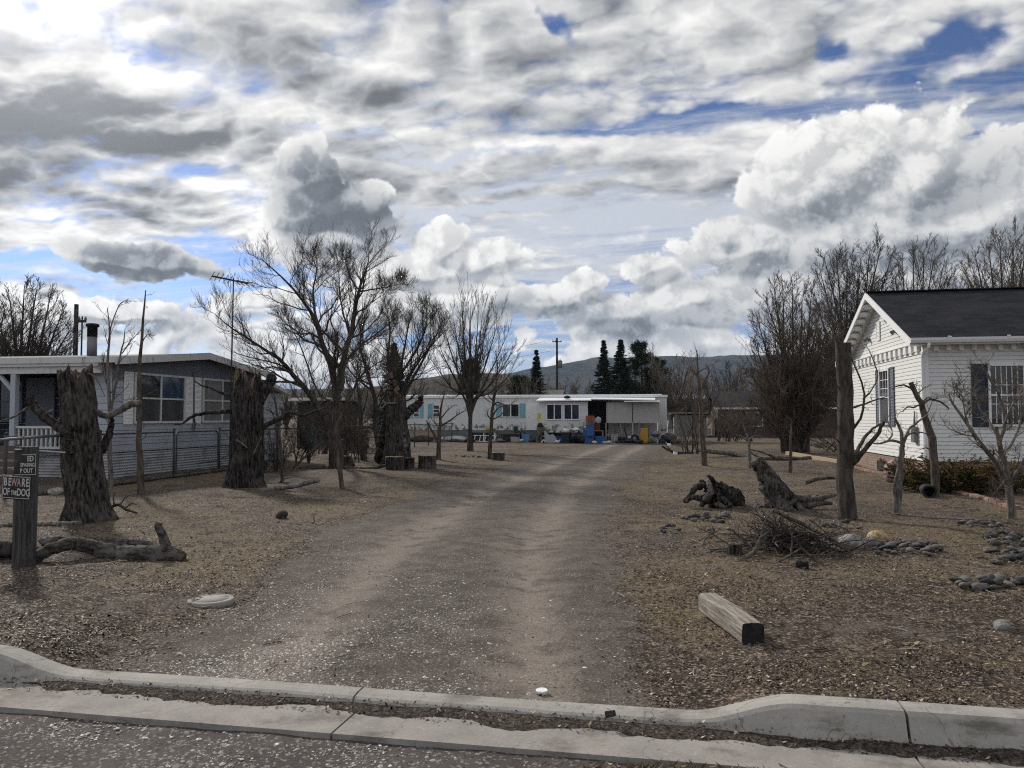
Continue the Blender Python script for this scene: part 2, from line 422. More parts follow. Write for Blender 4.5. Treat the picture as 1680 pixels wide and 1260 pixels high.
# ------------------------------------------------------------------ ground materials
def dirt_colour(g):
    p = g.pos()
    at = lambda n: g.new('ShaderNodeAttribute', out=2, attribute_name=n)
    dr, gs, rt = at('drive'), at('grass'), at('rut')
    big = g.noise(p, .55, 5, .6); med = g.noise(p, 3.2, 5, .62); fine = g.noise(p, 26, 4, .65)
    chip = g.new('ShaderNodeTexVoronoi', {'Vector': p, 'Scale': 48.0}, out=1)
    cv = g.sep(chip)
    chip2 = g.sep(g.new('ShaderNodeTexVoronoi', {'Vector': g.v('ADD', p, g.v('SCALE', g.noise(p, 30, 2, col=True), .03)), 'Scale': 95.0}, out=1))
    soil = g.mix(g.ss(big, .3, .7), (.066, .050, .041), (.105, .083, .069))
    track = g.mix(g.ss(med, .35, .7), (.082, .067, .056), (.140, .116, .098))
    track = g.mix(g.ss(rt, .35, .0) * .30, track, (.060, .049, .041))
    soil = g.mix(dr, soil, track)
    soil = g.mix(g.m('MULTIPLY', rt * dr, g.ss(med + (big - .5) * .6, .25, .55) * .85), soil, (.235, .196, .163))
    leaf = g.mix(g.ss(med + (cv[0] - .5) * .5, .3, .75), (.024, .016, .012), (.082, .055, .037))
    leaf = g.mix(g.ss(cv[1], .86, .93), leaf, (.26, .205, .15))
    straw = g.mix(g.ss(fine + (cv[2] - .5) * .4, .3, .7), (.056, .041, .024), (.185, .138, .080))
    cover = g.mix(g.ss(gs + (fine - .5) * .9 + (med - .5) * .8, .42, .78), leaf, straw)
    bare = g.ss(big + (med - .5) * .7 + (fine - .5) * .3, .56, .70)
    cover = g.mix(bare * .75, cover, soil)
    f = g.ss(dr + (med - .5) * 1.5 + (big - .5) * .6 + (fine - .5) * .6, .30, .66)
    col = g.mix(f, cover, soil)
    grey = g.ss(chip2[0] + (med - .5) * .5, .78, .90)
    col = g.mix(grey * .55, col, (.29, .265, .24))
    dkc = g.ss(chip2[1], .80, .93)
    col = g.mix(dkc * .6, col, (.045, .037, .032))
    h = fine * .5 + g.noise(p, 70, 3, .6) * .5 + cv[0] * .35
    return {'Base Color': col, 'Normal': g.bump(h, .9, .018)}
M_GROUND = material('ground_dirt', dirt_colour, rough=.95, spec=.15)

def build_ground():
    def axis(step, grow, end):
        a = [0.0]; s = step
        while a[-1] < end: a.append(a[-1] + s); s = min(s * grow, 900)
        return np.array(a)
    dv = KB - .01 + axis(.045, 1.021, 6500)
    rr = axis(.05, 1.028, 6500); rv = np.concatenate([-rr[:0:-1], rr]) - 1.0
    Rg, Dg = np.meshgrid(rv, dv)
    X = Rg * cT + Dg * sT; Y = -Rg * sT + Dg * cT
    Z = height(X, Y)
    nr, nd = len(rv), len(dv)
    v = np.stack([X, Y, Z], -1).reshape(-1, 3)
    i = np.arange((nd - 1) * (nr - 1)); a = i // (nr - 1) * nr + i % (nr - 1)
    f = np.stack([a, a + 1, a + 1 + nr, a + nr], 1)
    dm = drive_mask(Rg, Dg).ravel(); gm = grass_mask(X, Y).ravel(); rt = np.clip(ruts(Rg, Dg), 0, 1).ravel()
    inside = dm[f].mean(1) > .5
    for name, fs in (('ground', f[~inside]), ('driveway', f[inside])):
        use = np.unique(fs); mp = np.zeros(len(v), int); mp[use] = np.arange(len(use))
        vv = v[use]; ff = [mp[fs]]
        d2, g2, r2 = dm[use], gm[use], rt[use]
        if name == 'ground':      # the land across the street, behind the viewer
            n = len(vv)
            ex = np.array([[*G(-4000, -4000, -.02)], [*G(4000, -4000, -.02)], [*G(4000, -7.2, -.02)], [*G(-4000, -7.2, -.02)]])
            vv = np.concatenate([vv, ex]); ff = [np.concatenate([ff[0], [[n, n+1, n+2, n+3]]])]
            d2, g2, r2 = [np.concatenate([q, np.full(4, .3)]) for q in (d2, g2, r2)]
        me = mesh_np(name, vv, ff); smooth(me)
        for an, q in (('drive', d2), ('grass', g2), ('rut', r2)):
            at = me.attributes.new(an, 'FLOAT', 'POINT'); at.data.foreach_set('value', q.astype(np.float32))
        tag(link(name, me, M_GROUND), kind='structure')
build_ground()

# ------------------------------------------------------------------ street: kerb, gutter, carriageway
def concrete(c0, c1, stain=(.10, .085, .07)):
    def fn(g):
        p = g.pos()
        a = g.noise(p, 2.6, 6, .65); b = g.noise(p, 40, 5, .7); s = g.noise(g.v('MULTIPLY', p, (1.6, 1.6, 5)), 1.3, 6, .7)
        c = g.mix(g.ss(a, .3, .7), c0, c1)
        c = g.mix(g.ss(b, .56, .72) * .5, c, (.48, .46, .42))
        c = g.mix(g.ss(b, .42, .30) * .75, c, (.11, .095, .08))
        c = g.mix(g.ss(s, .50, .70) * .75, c, stain)
        crack = g.voro(g.v('ADD', p, g.v('SCALE', g.noise(p, 3, 4, .6, col=True), .5)), .9, feature='DISTANCE_TO_EDGE')
        c = g.mix(g.ss(crack, .006, .0) * .55, c, (.06, .05, .045))
        return {'Base Color': c, 'Normal': g.bump(b * .6 + a * .4, .45, .006)}
    return fn
M_KERB = material('kerb_concrete', concrete((.28, .265, .238), (.37, .348, .312)), rough=.9, spec=.2)
M_GUT = material('gutter_concrete', concrete((.235, .215, .196), (.315, .29, .262)), rough=.9, spec=.2)
def asphalt(g):
    p = g.pos()
    a = g.noise(p, 1.1, 5, .65); b = g.noise(p, 55, 4, .7); cv = g.sep(g.new('ShaderNodeTexVoronoi', {'Vector': p, 'Scale': 60.0}, out=1))
    c = g.mix(g.ss(a, .3, .7), (.055, .047, .043), (.108, .090, .080))
    c = g.mix(g.ss(cv[0], .80, .92) * .7, c, (.26, .24, .22))
    c = g.mix(g.ss(cv[1], .8, .95) * .6, c, (.03, .026, .025))
    return {'Base Color': c, 'Normal': g.bump(b * .5 + cv[2] * .5, .9, .012)}
M_ROAD = material('asphalt_with_grit', asphalt, rough=.92, spec=.2)

def kerb_top(r): return .012 + .118 * float(kerb_raise(np.array([r]))[0])
def build_street():
    v = []; f = []
    segs = [(-30, -13.2), (-13.188, -7.45), (-7.438, -1.706), (-1.694, 1.214), (1.228, 7.1), (7.112, 13), (13.012, 30)]
    for a, b in segs:
        rs = np.unique(np.concatenate([np.linspace(a, b, 14), np.arange(-4.4, -3.3, .05), np.arange(0, .9, .04)])); rs = rs[(rs >= a) & (rs <= b)]
        base = len(v); n = 8
        for r in rs:
            t = kerb_top(r); h = t + .05
            w = .006 * math.sin(r * 5.1) + .004 * math.sin(r * 13.7)
            prof = [(KB, -.15), (KB, t - .006), (KB - .008, t), (KB - .085, t + .001), (KB - .135 + w, t - .004), (KB - .155 + w, t - .022 * min(1, h / .1)), (KB - .160 - h * .28 + w, -.03), (KB - .17 - h * .3, -.15)]
            for dd, z in prof: v.append(tuple(G(r, dd, z + .003 * math.sin(r * 2.1))))
        m = len(rs)
        for i in range(m - 1):
            for k in range(n - 1): f.append((base+i*n+k, base+(i+1)*n+k, base+(i+1)*n+k+1, base+i*n+k+1))
        f.append(tuple(base + k for k in range(n))); f.append(tuple(base + (m-1)*n + k for k in range(n))[::-1])
    me = bpy.data.meshes.new('kerb'); me.from_pydata(v, [], f); me.update()
    tag(link('kerb', me, M_KERB), kind='structure')
    m = MB()
    for a, b in [(-40, -8.4), (-8.388, -1.646), (-1.634, 1.206), (1.22, 7.0), (7.012, 40)]:
        k = 3.76
        for i in range(12):
            r0 = a + (b - a) * i / 12; r1 = a + (b - a) * (i + 1) / 12
            c = [G(r0, k - .006, -.12), G(r1, k - .006, -.12), G(r1, KB - .1, -.12), G(r0, KB - .1, -.12),
                 G(r0, k, -.016), G(r1, k, -.016), G(r1, KB - .1, -.036), G(r0, KB - .1, -.036)]
            fs = [(4,5,6,7), (0,1,5,4)] + ([(3,0,4,7)] if i == 0 else []) + ([(1,2,6,5)] if i == 11 else [])
            m.add([tuple(q) for q in c], fs)
    tag(m.build('gutter', M_GUT), kind='structure')
    rv = np.concatenate([np.linspace(-400, -9, 20), np.arange(-8.9, 9, .09), np.linspace(9.1, 400, 20)]); dv = np.concatenate([np.arange(-7.4, 1.5, .4), np.arange(1.6, 3.754, .045), [3.756]])
    Rg, Dg = np.meshgrid(rv, dv); X = Rg * cT + Dg * sT; Y = -Rg * sT + Dg * cT
    p = np.stack([X, Y, X * 0], -1)
    Z = -.042 + .014 * fbm(p * 1.2, 3) + .007 * fbm(p * 9, 2) + .012 * sstep(3.3, 3.7, Dg) * (fbm(p * 3 + 4, 2))
    nr = len(rv); i = np.arange((len(dv) - 1) * (nr - 1)); a = i // (nr - 1) * nr + i % (nr - 1)
    me = mesh_np('road', np.stack([X, Y, Z], -1).reshape(-1, 3), np.stack([a, a + 1, a + 1 + nr, a + nr], 1)); smooth(me)
    tag(link('road', me, M_ROAD), kind='structure')
    # soil washed into the gutter along the kerb
    rv = np.arange(-6, 9, .03); n = 9; v = []
    for r in rv:
        q = np.array([[r * 1.1, 0, 0]])
        w = .10 + .11 * float(fbm(q * 1.7, 3)[0]) * 2 + .05 * float(fbm(q * 9, 2)[0])
        w = max(.015, w + (.03 if r > 1.0 else 0) - .09 * float(sstep(-2.6, -4.2, np.array([r]))[0]))
        hh = .016 + .02 * abs(float(fbm(q * 3 + 7, 2)[0])) + (.016 if r > .9 else 0)
        for k in range(n):
            t = k / (n - 1); dd = KB - .155 - (w + .03) * t
            z = -.036 + (dd - (KB - .1)) * -.06 + hh * (1 - t) ** .7 - .004 * (t > .95) + .006 * float(fbm(np.array([[r * 14, t * 3, 2.]]), 2)[0])
            v.append(tuple(G(r, dd, z)))
    i = np.arange((len(rv) - 1) * (n - 1)); a = i // (n - 1) * n + i % (n - 1)
    me = mesh_np('gutter_soil', v, np.stack([a, a + 1, a + 1 + n, a + n][::-1], 1)); smooth(me)
    tag(link('gutter_soil', me, material('washed_soil', lambda g: {'Base Color': g.mix(g.ss(g.noise(g.pos(), 45, 5, .7), .38, .66), (.032, .026, .022), (.135, .110, .092)), 'Normal': g.bump(g.noise(g.pos(), 60, 4, .7), 1, .02)}, rough=.95, spec=.1)), kind='stuff')
build_street()

# ------------------------------------------------------------------ litter, stones, straw (uncountable)
def spread(n, d0, d1, power, umax=.74, seed=1):
    rg = np.random.RandomState(seed)
    t = rg.rand(n); D = (d0 ** (1 - power) + t * (d1 ** (1 - power) - d0 ** (1 - power))) ** (1 / (1 - power))
    u = (rg.rand(n) * 2 - 1) * umax
    return u * D, D, rg
def chips(name, x, y, z, size, rg, mat, lift=.004, tilt=.6, aspect=(.35, .8)):
    n = len(x); yaw = rg.rand(n) * 6.283; s = size; w = s * rg.uniform(*aspect, n)
    tx = rg.normal(0, tilt * .5, n); ty = rg.normal(0, tilt * .5, n)
    ux = np.stack([np.cos(yaw), np.sin(yaw), tx], -1); uy = np.stack([-np.sin(yaw), np.cos(yaw), ty], -1)
    c = np.stack([x, y, z + lift + s * .22 * np.abs(tx)], -1)
    cu = rg.normal(0, .18, (n, 1)) * s[:, None] * np.array([0, 0, 1])
    v = np.stack([c - ux * s[:, None] * .5 + cu, c - uy * w[:, None] * .5, c + ux * s[:, None] * .5 + cu, c + uy * w[:, None] * .5], 1).reshape(-1, 3)
    b = np.arange(n) * 4
    f = np.concatenate([np.stack([b, b + 1, b + 2], 1), np.stack([b, b + 2, b + 3], 1)])
    return tag(link(name, mesh_np(name, v, f), mat), kind='stuff')
_oct = np.array([[1,0,0],[.3,.95,0],[-.8,.6,.1],[-.9,-.5,0],[.2,-1,.05],[.1,.1,.75],[-.35,-.05,.6]])
_octf = np.array([[0,1,5],[1,2,6],[1,6,5],[2,3,6],[3,4,6],[4,5,6],[4,0,5]])
def stones(name, x, y, z, size, rg, mat):
    n = len(x); yaw = rg.rand(n) * 6.283; c, s = np.cos(yaw), np.sin(yaw)
    base = _oct[None] * (1 + rg.normal(0, .16, (n, 7, 3))) * np.stack([np.ones(n), rg.uniform(.55, 1, n), rg.uniform(.45, .95, n)], -1)[:, None]
    base = base * (size * .5)[:, None, None]
    v = np.stack([base[..., 0] * c[:, None] - base[..., 1] * s[:, None] + x[:, None], base[..., 0] * s[:, None] + base[..., 1] * c[:, None] + y[:, None], base[..., 2] + z[:, None]], -1).reshape(-1, 3)
    f = (_octf[None] + (np.arange(n) * 7)[:, None, None]).reshape(-1, 3)
    return tag(link(name, mesh_np(name, v, f), mat), kind='stuff')
def by_island(stops): return lambda g: g.ramp(g.island(), stops, 'CONSTANT')
M_LEAF = material('dry_leaves', by_island([(0, (.026, .017, .012)), (.20, (.056, .035, .024)), (.40, (.10, .065, .042)), (.58, (.155, .108, .070)), (.70, (.085, .069, .057)), (.80, (.25, .190, .128)), (.935, (.50, .44, .36))]), rough=.62, spec=.28)
M_STONE = material('loose_grit', by_island([(0, (.13, .115, .10)), (.22, (.24, .21, .19)), (.48, (.34, .31, .28)), (.72, (.19, .15, .135)), (.84, (.50, .48, .45)), (.95, (.66, .64, .60))]), rough=.65, spec=.3)
M_STRAW = material('dry_straw', by_island([(0, (.14, .105, .058)), (.3, (.21, .16, .090)), (.6, (.30, .24, .145)), (.85, (.09, .066, .038))]), rough=.8, spec=.2)
def build_litter():
    x, y, rg = spread(300000, 4.0, 46, 1.35, seed=5)
    r, d = rd(x, y); p = np.stack([x, y, x * 0], -1)
    dm = drive_mask(r, d); cl = fbm(p * .8, 3) + .5 * fbm(p * 3.1 + 7, 2)
    bare = sstep(-.02, .35, fbm(p * .42 + 11, 3) + .25 * fbm(p * 2.1, 2))
    keep = (d > KB + .02) & (rg.rand(len(x)) < np.clip((1 - dm) ** 1.5 * np.clip(.42 + 1.9 * cl, .05, 1) * (1 - .88 * bare) + .010 + .10 * np.clip(dm * (1 - dm) * 4, 0, 1) * np.clip(.3 + 2 * cl, 0, 1), 0, 1))
    x, y = x[keep], y[keep]
    chips('leaf_litter', x, y, height(x, y), rg.uniform(.008, .026, len(x)) * np.where(rg.rand(len(x)) < .06, 1.7, 1) * (1 + np.maximum(y - 14, 0) * .02), rg, M_LEAF)
    # debris in the gutter
    rg = np.random.RandomState(8); r = rg.uniform(-5, 8, 9000); t = rg.rand(9000) ** 1.4
    k = rg.rand(9000) < np.where(r > .9, 1, .32); r, t = r[k], t[k]
    d = KB - .16 - .17 * t; xx = r * cT + d * sT; yy = -r * sT + d * cT
    chips('gutter_litter', xx, yy, -.034 + .030 * (1 - t) + rg.rand(len(r)) * .012 * (1 - t), rg.uniform(.008, .03, len(r)), rg, M_LEAF, tilt=.9, aspect=(.15, .6))
    # grit on the drive, thick on its shoulder and crown, and on the carriageway
    x, y, rg = spread(210000, 3.0, 34, 1.5, seed=11)
    r, d = rd(x, y); p = np.stack([x, y, x * 0], -1)
    dm = drive_mask(r, d)
    L = np.interp(d, _ld, _ll); crown = np.interp(d, _ld, [-1.5, -1.5, -1.9, -2.4, -2.8, -2.4, -1.6, -1.2])
    sh = np.exp(-((r - L - .55) / .55) ** 2) * sstep(13, 5, d) + .75 * np.exp(-((r - crown) / .42) ** 2) * sstep(11, 5, d)
    patch = np.clip(.5 + 1.5 * fbm(p * 1.1 + 3, 3), 0, 1)
    pr = np.clip(sh * patch * 1.5 + .035 * dm, 0, 1) * (d > KB + .03)
    road = (d < 3.73) * np.clip(.42 * sstep(.4, -2.2, r) + .08, 0, 1) * patch
    k = rg.rand(len(x)) < np.maximum(pr, road)
    x, y, d = x[k], y[k], d[k]
    z = np.where(d > KB, height(x, y), -.042)
    stones('gravel', x, y, z, rg.uniform(.006, .020, len(x)) * np.where(rg.rand(len(x)) < .06, 1.8, 1), rg, M_STONE)
    # matted dead grass creeping over the gutter edge
    rg = np.random.RandomState(44); n = 5200; r = .35 + rg.normal(0, .28, n); d = 3.60 + rg.normal(0, .07, n)
    xx = r * cT + d * sT; yy = -r * sT + d * cT
    hh = .045 * np.exp(-((r - .35) / .32) ** 2 - ((d - 3.6) / .09) ** 2)
    chips('matted_grass', xx, yy, -.045 + hh * rg.rand(n), rg.uniform(.02, .07, n), rg, M_STRAW, lift=.004, tilt=.8, aspect=(.05, .12))
    # broken twigs scattered over the yards
    x, y, rg = spread(5200, 4.7, 40, 1.3, seed=61); r, d = rd(x, y); dm = drive_mask(r, d)
    k = (d > KB + .2) & (rg.rand(len(x)) < (1 - dm) * .8 + .05); x, y = x[k], y[k]; n = len(x)
    a = rg.rand(n) * 6.283; L = rg.uniform(.04, .16, n) * (1 + (rg.rand(n) < .08) * 1.5); s = np.linspace(-.5, .5, 4)
    bend = rg.normal(0, .10, n)
    X = x[:, None] + np.cos(a)[:, None] * L[:, None] * s - np.sin(a)[:, None] * (bend * L)[:, None] * (4 * s * s); Y = y[:, None] + np.sin(a)[:, None] * L[:, None] * s + np.cos(a)[:, None] * (bend * L)[:, None] * (4 * s * s)
    Z = height(X.ravel(), Y.ravel()).reshape(X.shape) + .008 + rg.rand(n)[:, None] * .012
    v, f = tubes_np(np.stack([X, Y, Z], -1), np.full((n, 4), 1.0) * rg.uniform(.0012, .0034, n)[:, None], 4)
    tag(link('fallen_twigs', mesh_np('fallen_twigs', v, f), material('dry_twig', by_island([(0, (.07, .055, .043)), (.35, (.14, .115, .092)), (.7, (.26, .225, .185)), (.9, (.42, .38, .33))]), rough=.8, spec=.2)), kind='stuff')
    # straw lying in the yards
    x, y, rg = spread(90000, 4.6, 40, 1.2, seed=21)
    gm = grass_mask(x, y); r, d = rd(x, y)
    k = (rg.rand(len(x)) < np.clip(gm * 1.3 - .35, 0, 1)) & (d > KB + .05)
    x, y = x[k], y[k]
    chips('dry_grass', x, y, height(x, y), rg.uniform(.02, .06, len(x)), rg, M_STRAW, lift=.006, tilt=.7, aspect=(.05, .10))
build_litter()

# ------------------------------------------------------------------ hills
def hill_mat(c0, c1, c2):
    def fn(g):
        p = g.pos(); a = g.noise(p, .012, 6, .65); b = g.noise(p, .09, 4, .7); c = g.noise(g.v('MULTIPLY', p, (1, 1, 3)), .004, 3)
        col = g.mix(g.ss(a + (b - .5) * .5, .40, .60), c0, c1)
        return g.mix(g.ss(c, .58, .70) * .7, col, c2)
    return fn
def build_hills():
    for D, prof, mat, seed in (
        (2300, [(-1500, 640), (-600, 628), (200, 640), (560, 640), (700, 632), (850, 612), (910, 601), (960, 595), (985, 591), (1010, 592), (1060, 590), (1150, 588), (1240, 588), (1340, 592), (1500, 600), (1900, 612), (2600, 620), (3600, 650)],
         material('far_hillside', hill_mat((.036, .042, .042), (.072, .070, .064), (.12, .105, .088)), rough=1, spec=.0), 1),
        (900, [(-1200, 668), (0, 655), (420, 652), (560, 642), (640, 632), (676, 625), (735, 617), (800, 615), (845, 618), (890, 632), (930, 650), (980, 666), (1060, 681)],
         material('near_hillside', hill_mat((.050, .044, .032), (.105, .085, .062), (.13, .11, .085)), rough=1, spec=.0), 2)):
        xs = np.linspace(prof[0][0], prof[-1][0], 420); py = np.interp(xs, [q[0] for q in prof], [q[1] for q in prof])
        n = 26; v = []
        for i, (a, b) in enumerate(zip(xs, py)):
            top = Q(a, b, D)
            for k in range(n):
                t = k / (n - 1); s = math.sin(t * math.pi / 2)
                yy = D * (.55 + .45 * t); xx = top.x * (yy / D)
                nz = float(fbm(np.array([[xx * .006, yy * .006, seed]]), 4)[0]) * top.z * .22 * math.sin(t * math.pi) + float(fbm(np.array([[xx * .03, yy * .03, seed]]), 2)[0]) * 2.0 * t
                v.append((xx, yy, max(-1, top.z * s ** 1.5 + nz)))
            v.append((top.x * 1.3, D * 1.3, -1))
        n += 1; m = len(xs); i = np.arange((m - 1) * (n - 1)); a = i // (n - 1) * n + i % (n - 1)
        me = mesh_np('hills', v, np.stack([a, a + n, a + 1 + n, a + 1], 1)); smooth(me)
        tag(link('hills', me, mat), kind='structure')
build_hills()
# ------------------------------------------------------------------ common building materials
def paint(c, dirt=(.25, .23, .20), amount=.25, scale=1.2, streak=True):
    def fn(g):
        p = g.pos()
        a = g.noise(g.v('MULTIPLY', p, (1, 1, .25 if streak else 1)), scale * 2.2, 5, .65)
        b = g.noise(p, 30, 3, .6)
        f = g.ss(a + (b - .5) * .25, .50, .78) * amount
        return {'Base Color': g.mix(f, c, dirt), 'Normal': g.bump(b, .15, .004)}
    return fn
M_WHITE = material('white_vinyl', paint((.70, .70, .67), (.48, .46, .41), .30), rough=.5, spec=.35)
M_TRIM = material('white_trim', paint((.78, .78, .76), (.55, .53, .5), .2), rough=.45, spec=.4)
M_NAVY = material('navy_shutter', paint((.012, .018, .034), (.05, .06, .08), .2), rough=.45, spec=.4)
M_SHUTGREY = material('slate_shutter', paint((.085, .10, .13), (.16, .17, .19), .3), rough=.5, spec=.4)
def glass_fn(c0, c1, sc=1.5):
    return lambda g: g.mix(g.ss(g.noise(g.v('MULTIPLY', g.pos(), (1, 1, .4)), sc, 3, .5), .35, .65), c0, c1)
M_GLASS = material('window_glass', glass_fn((.010, .012, .014), (.035, .038, .04)), rough=.04, spec=.6)
M_CURT = material('window_glass_curtain', glass_fn((.02, .035, .07), (.05, .08, .13), 4), rough=.06, spec=.6)
M_SCREEN = material('insect_screen', glass_fn((.05, .052, .055), (.075, .078, .08), 3), rough=.55, spec=.2)
M_BLIND = material('window_with_blind', glass_fn((.16, .165, .16), (.21, .21, .20), 3), rough=.12, spec=.5)
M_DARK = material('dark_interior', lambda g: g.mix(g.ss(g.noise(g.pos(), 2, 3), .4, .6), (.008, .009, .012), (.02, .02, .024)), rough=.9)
M_GREYMETAL = material('galvanised_steel', paint((.17, .175, .18), (.10, .08, .065), .4), rough=.5, Metallic=.4)
M_DKMETAL = material('dark_weathered_metal', paint((.045, .045, .048), (.08, .055, .04), .4), rough=.6)
M_BLACK = material('soot_black', lambda g: g.mix(g.ss(g.noise(g.pos(), 12, 4), .4, .65), (.008, .008, .009), (.025, .024, .023)), rough=.8)
def shingle(g):
    p = g.new('ShaderNodeTexCoord', out=3); x, y, z = g.sep(p)
    br = g.new('ShaderNodeTexBrick', {'Vector': g.xyz(x, y * 1.1, 0), 'Scale': 1.0, 'Color1': (.009, .010, .014), 'Color2': (.025, .026, .033), 'Mortar': (.004, .004, .006), 'Mortar Size': .006, 'Brick Width': .34, 'Row Height': .14, 'Bias': -.2})
    n = g.noise(g.pos(), 60, 3, .7); n2 = g.noise(g.pos(), .9, 4, .6)
    c = g.mix(g.ss(n, .55, .75) * .35, br, (.05, .05, .06)); c = g.mix(g.ss(n2, .42, .7) * .55, c, (.034, .034, .042))
    return {'Base Color': c, 'Normal': g.bump(n, .4, .006)}
M_SHINGLE = material('dark_shingles', shingle, rough=.9, spec=.15)
def brick_fn(c1, c2, mort, w=.21, h=.075):
    def fn(g):
        x, y, z = g.sep(g.obj())
        br = g.new('ShaderNodeTexBrick', {'Vector': g.xyz(x + y, z, 0), 'Scale': 1.0, 'Color1': c1 + (1,), 'Color2': c2 + (1,), 'Mortar': mort + (1,), 'Mortar Size': .008, 'Brick Width': w, 'Row Height': h})
        return g.mix(g.ss(g.noise(g.pos(), 8, 4, .6), .4, .7) * .4, br, (.12, .09, .075))
    return fn
M_BRICK = material('red_brick', brick_fn((.27, .175, .130), (.20, .125, .092), (.29, .265, .24)), rough=.9)

def laps(m, o, u, n, w, z0, z1, lap=.1, proud=.020, width_at=None, slot=.009):
    """clapboards on a wall: o corner (at z=0), u along, n outward"""
    o, u, n = Vector(o), Vector(u), Vector(n); k = int(round((z1 - z0) / lap)); lap = (z1 - z0) / k
    for i in range(k):
        za, zb = z0 + i * lap, z0 + (i + 1) * lap
        a0, b0 = (0, w) if width_at is None else width_at(za)
        a1, b1 = (0, w) if width_at is None else width_at(zb)
        Z = Vector((0, 0, 1))
        zg = za + slot
        pa, pb = o + u*a0 + Z*zg + n*proud, o + u*b0 + Z*zg + n*proud
        pc, pd = o + u*b1 + Z*zb + n*proud*.55, o + u*a1 + Z*zb + n*proud*.55
        qa, qb = o + u*a0 + Z*zg - n*.002, o + u*b0 + Z*zg - n*.002
        m.add([pa, pb, pc, pd, qa, qb], [(0, 1, 2, 3), (4, 5, 1, 0)])
def louvre(name, mat, parent, o, u, n, w, z0, z1, proud=.03, slats=18):
    m = MB(); o, u, n = Vector(o), Vector(u), Vector(n); Z = Vector((0, 0, 1))
    def bx(a0, a1, za, zb, p0, p1):
        c = [o+u*a0+n*p0+Z*za, o+u*a1+n*p0+Z*za, o+u*a1+n*p1+Z*za, o+u*a0+n*p1+Z*za]
        m.hexa([*c, *[q + Z*(zb - za) for q in c]])
    e = .04
    bx(0, e, z0, z1, .004, proud); bx(w-e, w, z0, z1, .004, proud)
    bx(e, w-e, z0, z0+.05, .004, proud-.002); bx(e, w-e, z1-.05, z1, .004, proud-.002); zm = (z0+z1)/2; bx(e, w-e, zm-.025, zm+.025, .004, proud-.002)
    for a, b in ((z0+.05, zm-.025), (zm+.025, z1-.05)):
        k = slats // 2
        for i in range(k):
            za = a + (b-a)*i/k; zb = a + (b-a)*(i+1)/k
            m.add([o+u*e+n*(proud-.006)+Z*za, o+u*(w-e)+n*(proud-.006)+Z*za, o+u*(w-e)+n*.010+Z*zb, o+u*e+n*.010+Z*zb], [(0, 1, 2, 3)])
    return m.build(name, mat, parent)
def window(parent, o, u, n, w, z0, z1, panes, frame_mat, cols=1, rows=2, grid=None, fr=.055, proud=.05):
    """panes: list of materials, row-major from the bottom"""
    o, u, n = Vector(o), Vector(u), Vector(n); Z = Vector((0, 0, 1)); m = MB()
    def bx(mm, a0, a1, za, zb, p0, p1):
        c = [o+u*a0+n*p0+Z*za, o+u*a1+n*p0+Z*za, o+u*a1+n*p1+Z*za, o+u*a0+n*p1+Z*za]
        mm.hexa([*c, *[q + Z*(zb - za) for q in c]])
    bx(m, -fr, 0, z0-fr, z1+fr, .003, proud); bx(m, w, w+fr, z0-fr, z1+fr, .003, proud)
    bx(m, 0, w, z0-fr, z0, .003, proud+.012); bx(m, 0, w, z1, z1+fr, .003, proud)
    for i in range(1, cols): bx(m, w*i/cols-.03, w*i/cols+.03, z0, z1, .003, proud-.004)
    for i in range(1, rows): bx(m, 0, w, z0+(z1-z0)*i/rows-.024, z0+(z1-z0)*i/rows+.024, .003, proud-.007)
    if grid:
        gc, gr, zr0, zr1 = grid
        for i in range(1, gc): bx(m, w*i/gc-.008, w*i/gc+.008, zr0, zr1, .012, .024)
        for i in range(1, gr): bx(m, 0, w, zr0+(zr1-zr0)*i/gr-.008, zr0+(zr1-zr0)*i/gr+.008, .012, .0235)
    fo = m.build('window', frame_mat, parent)
    k = 0
    for r_ in range(rows):
        for c_ in range(cols):
            q = MB(); bx(q, w*c_/cols+.002, w*(c_+1)/cols-.002, z0+(z1-z0)*r_/rows+.002, z0+(z1-z0)*(r_+1)/rows-.002, .005, .018)
            q.build('pane', panes[k % len(panes)], fo); k += 1
    return fo

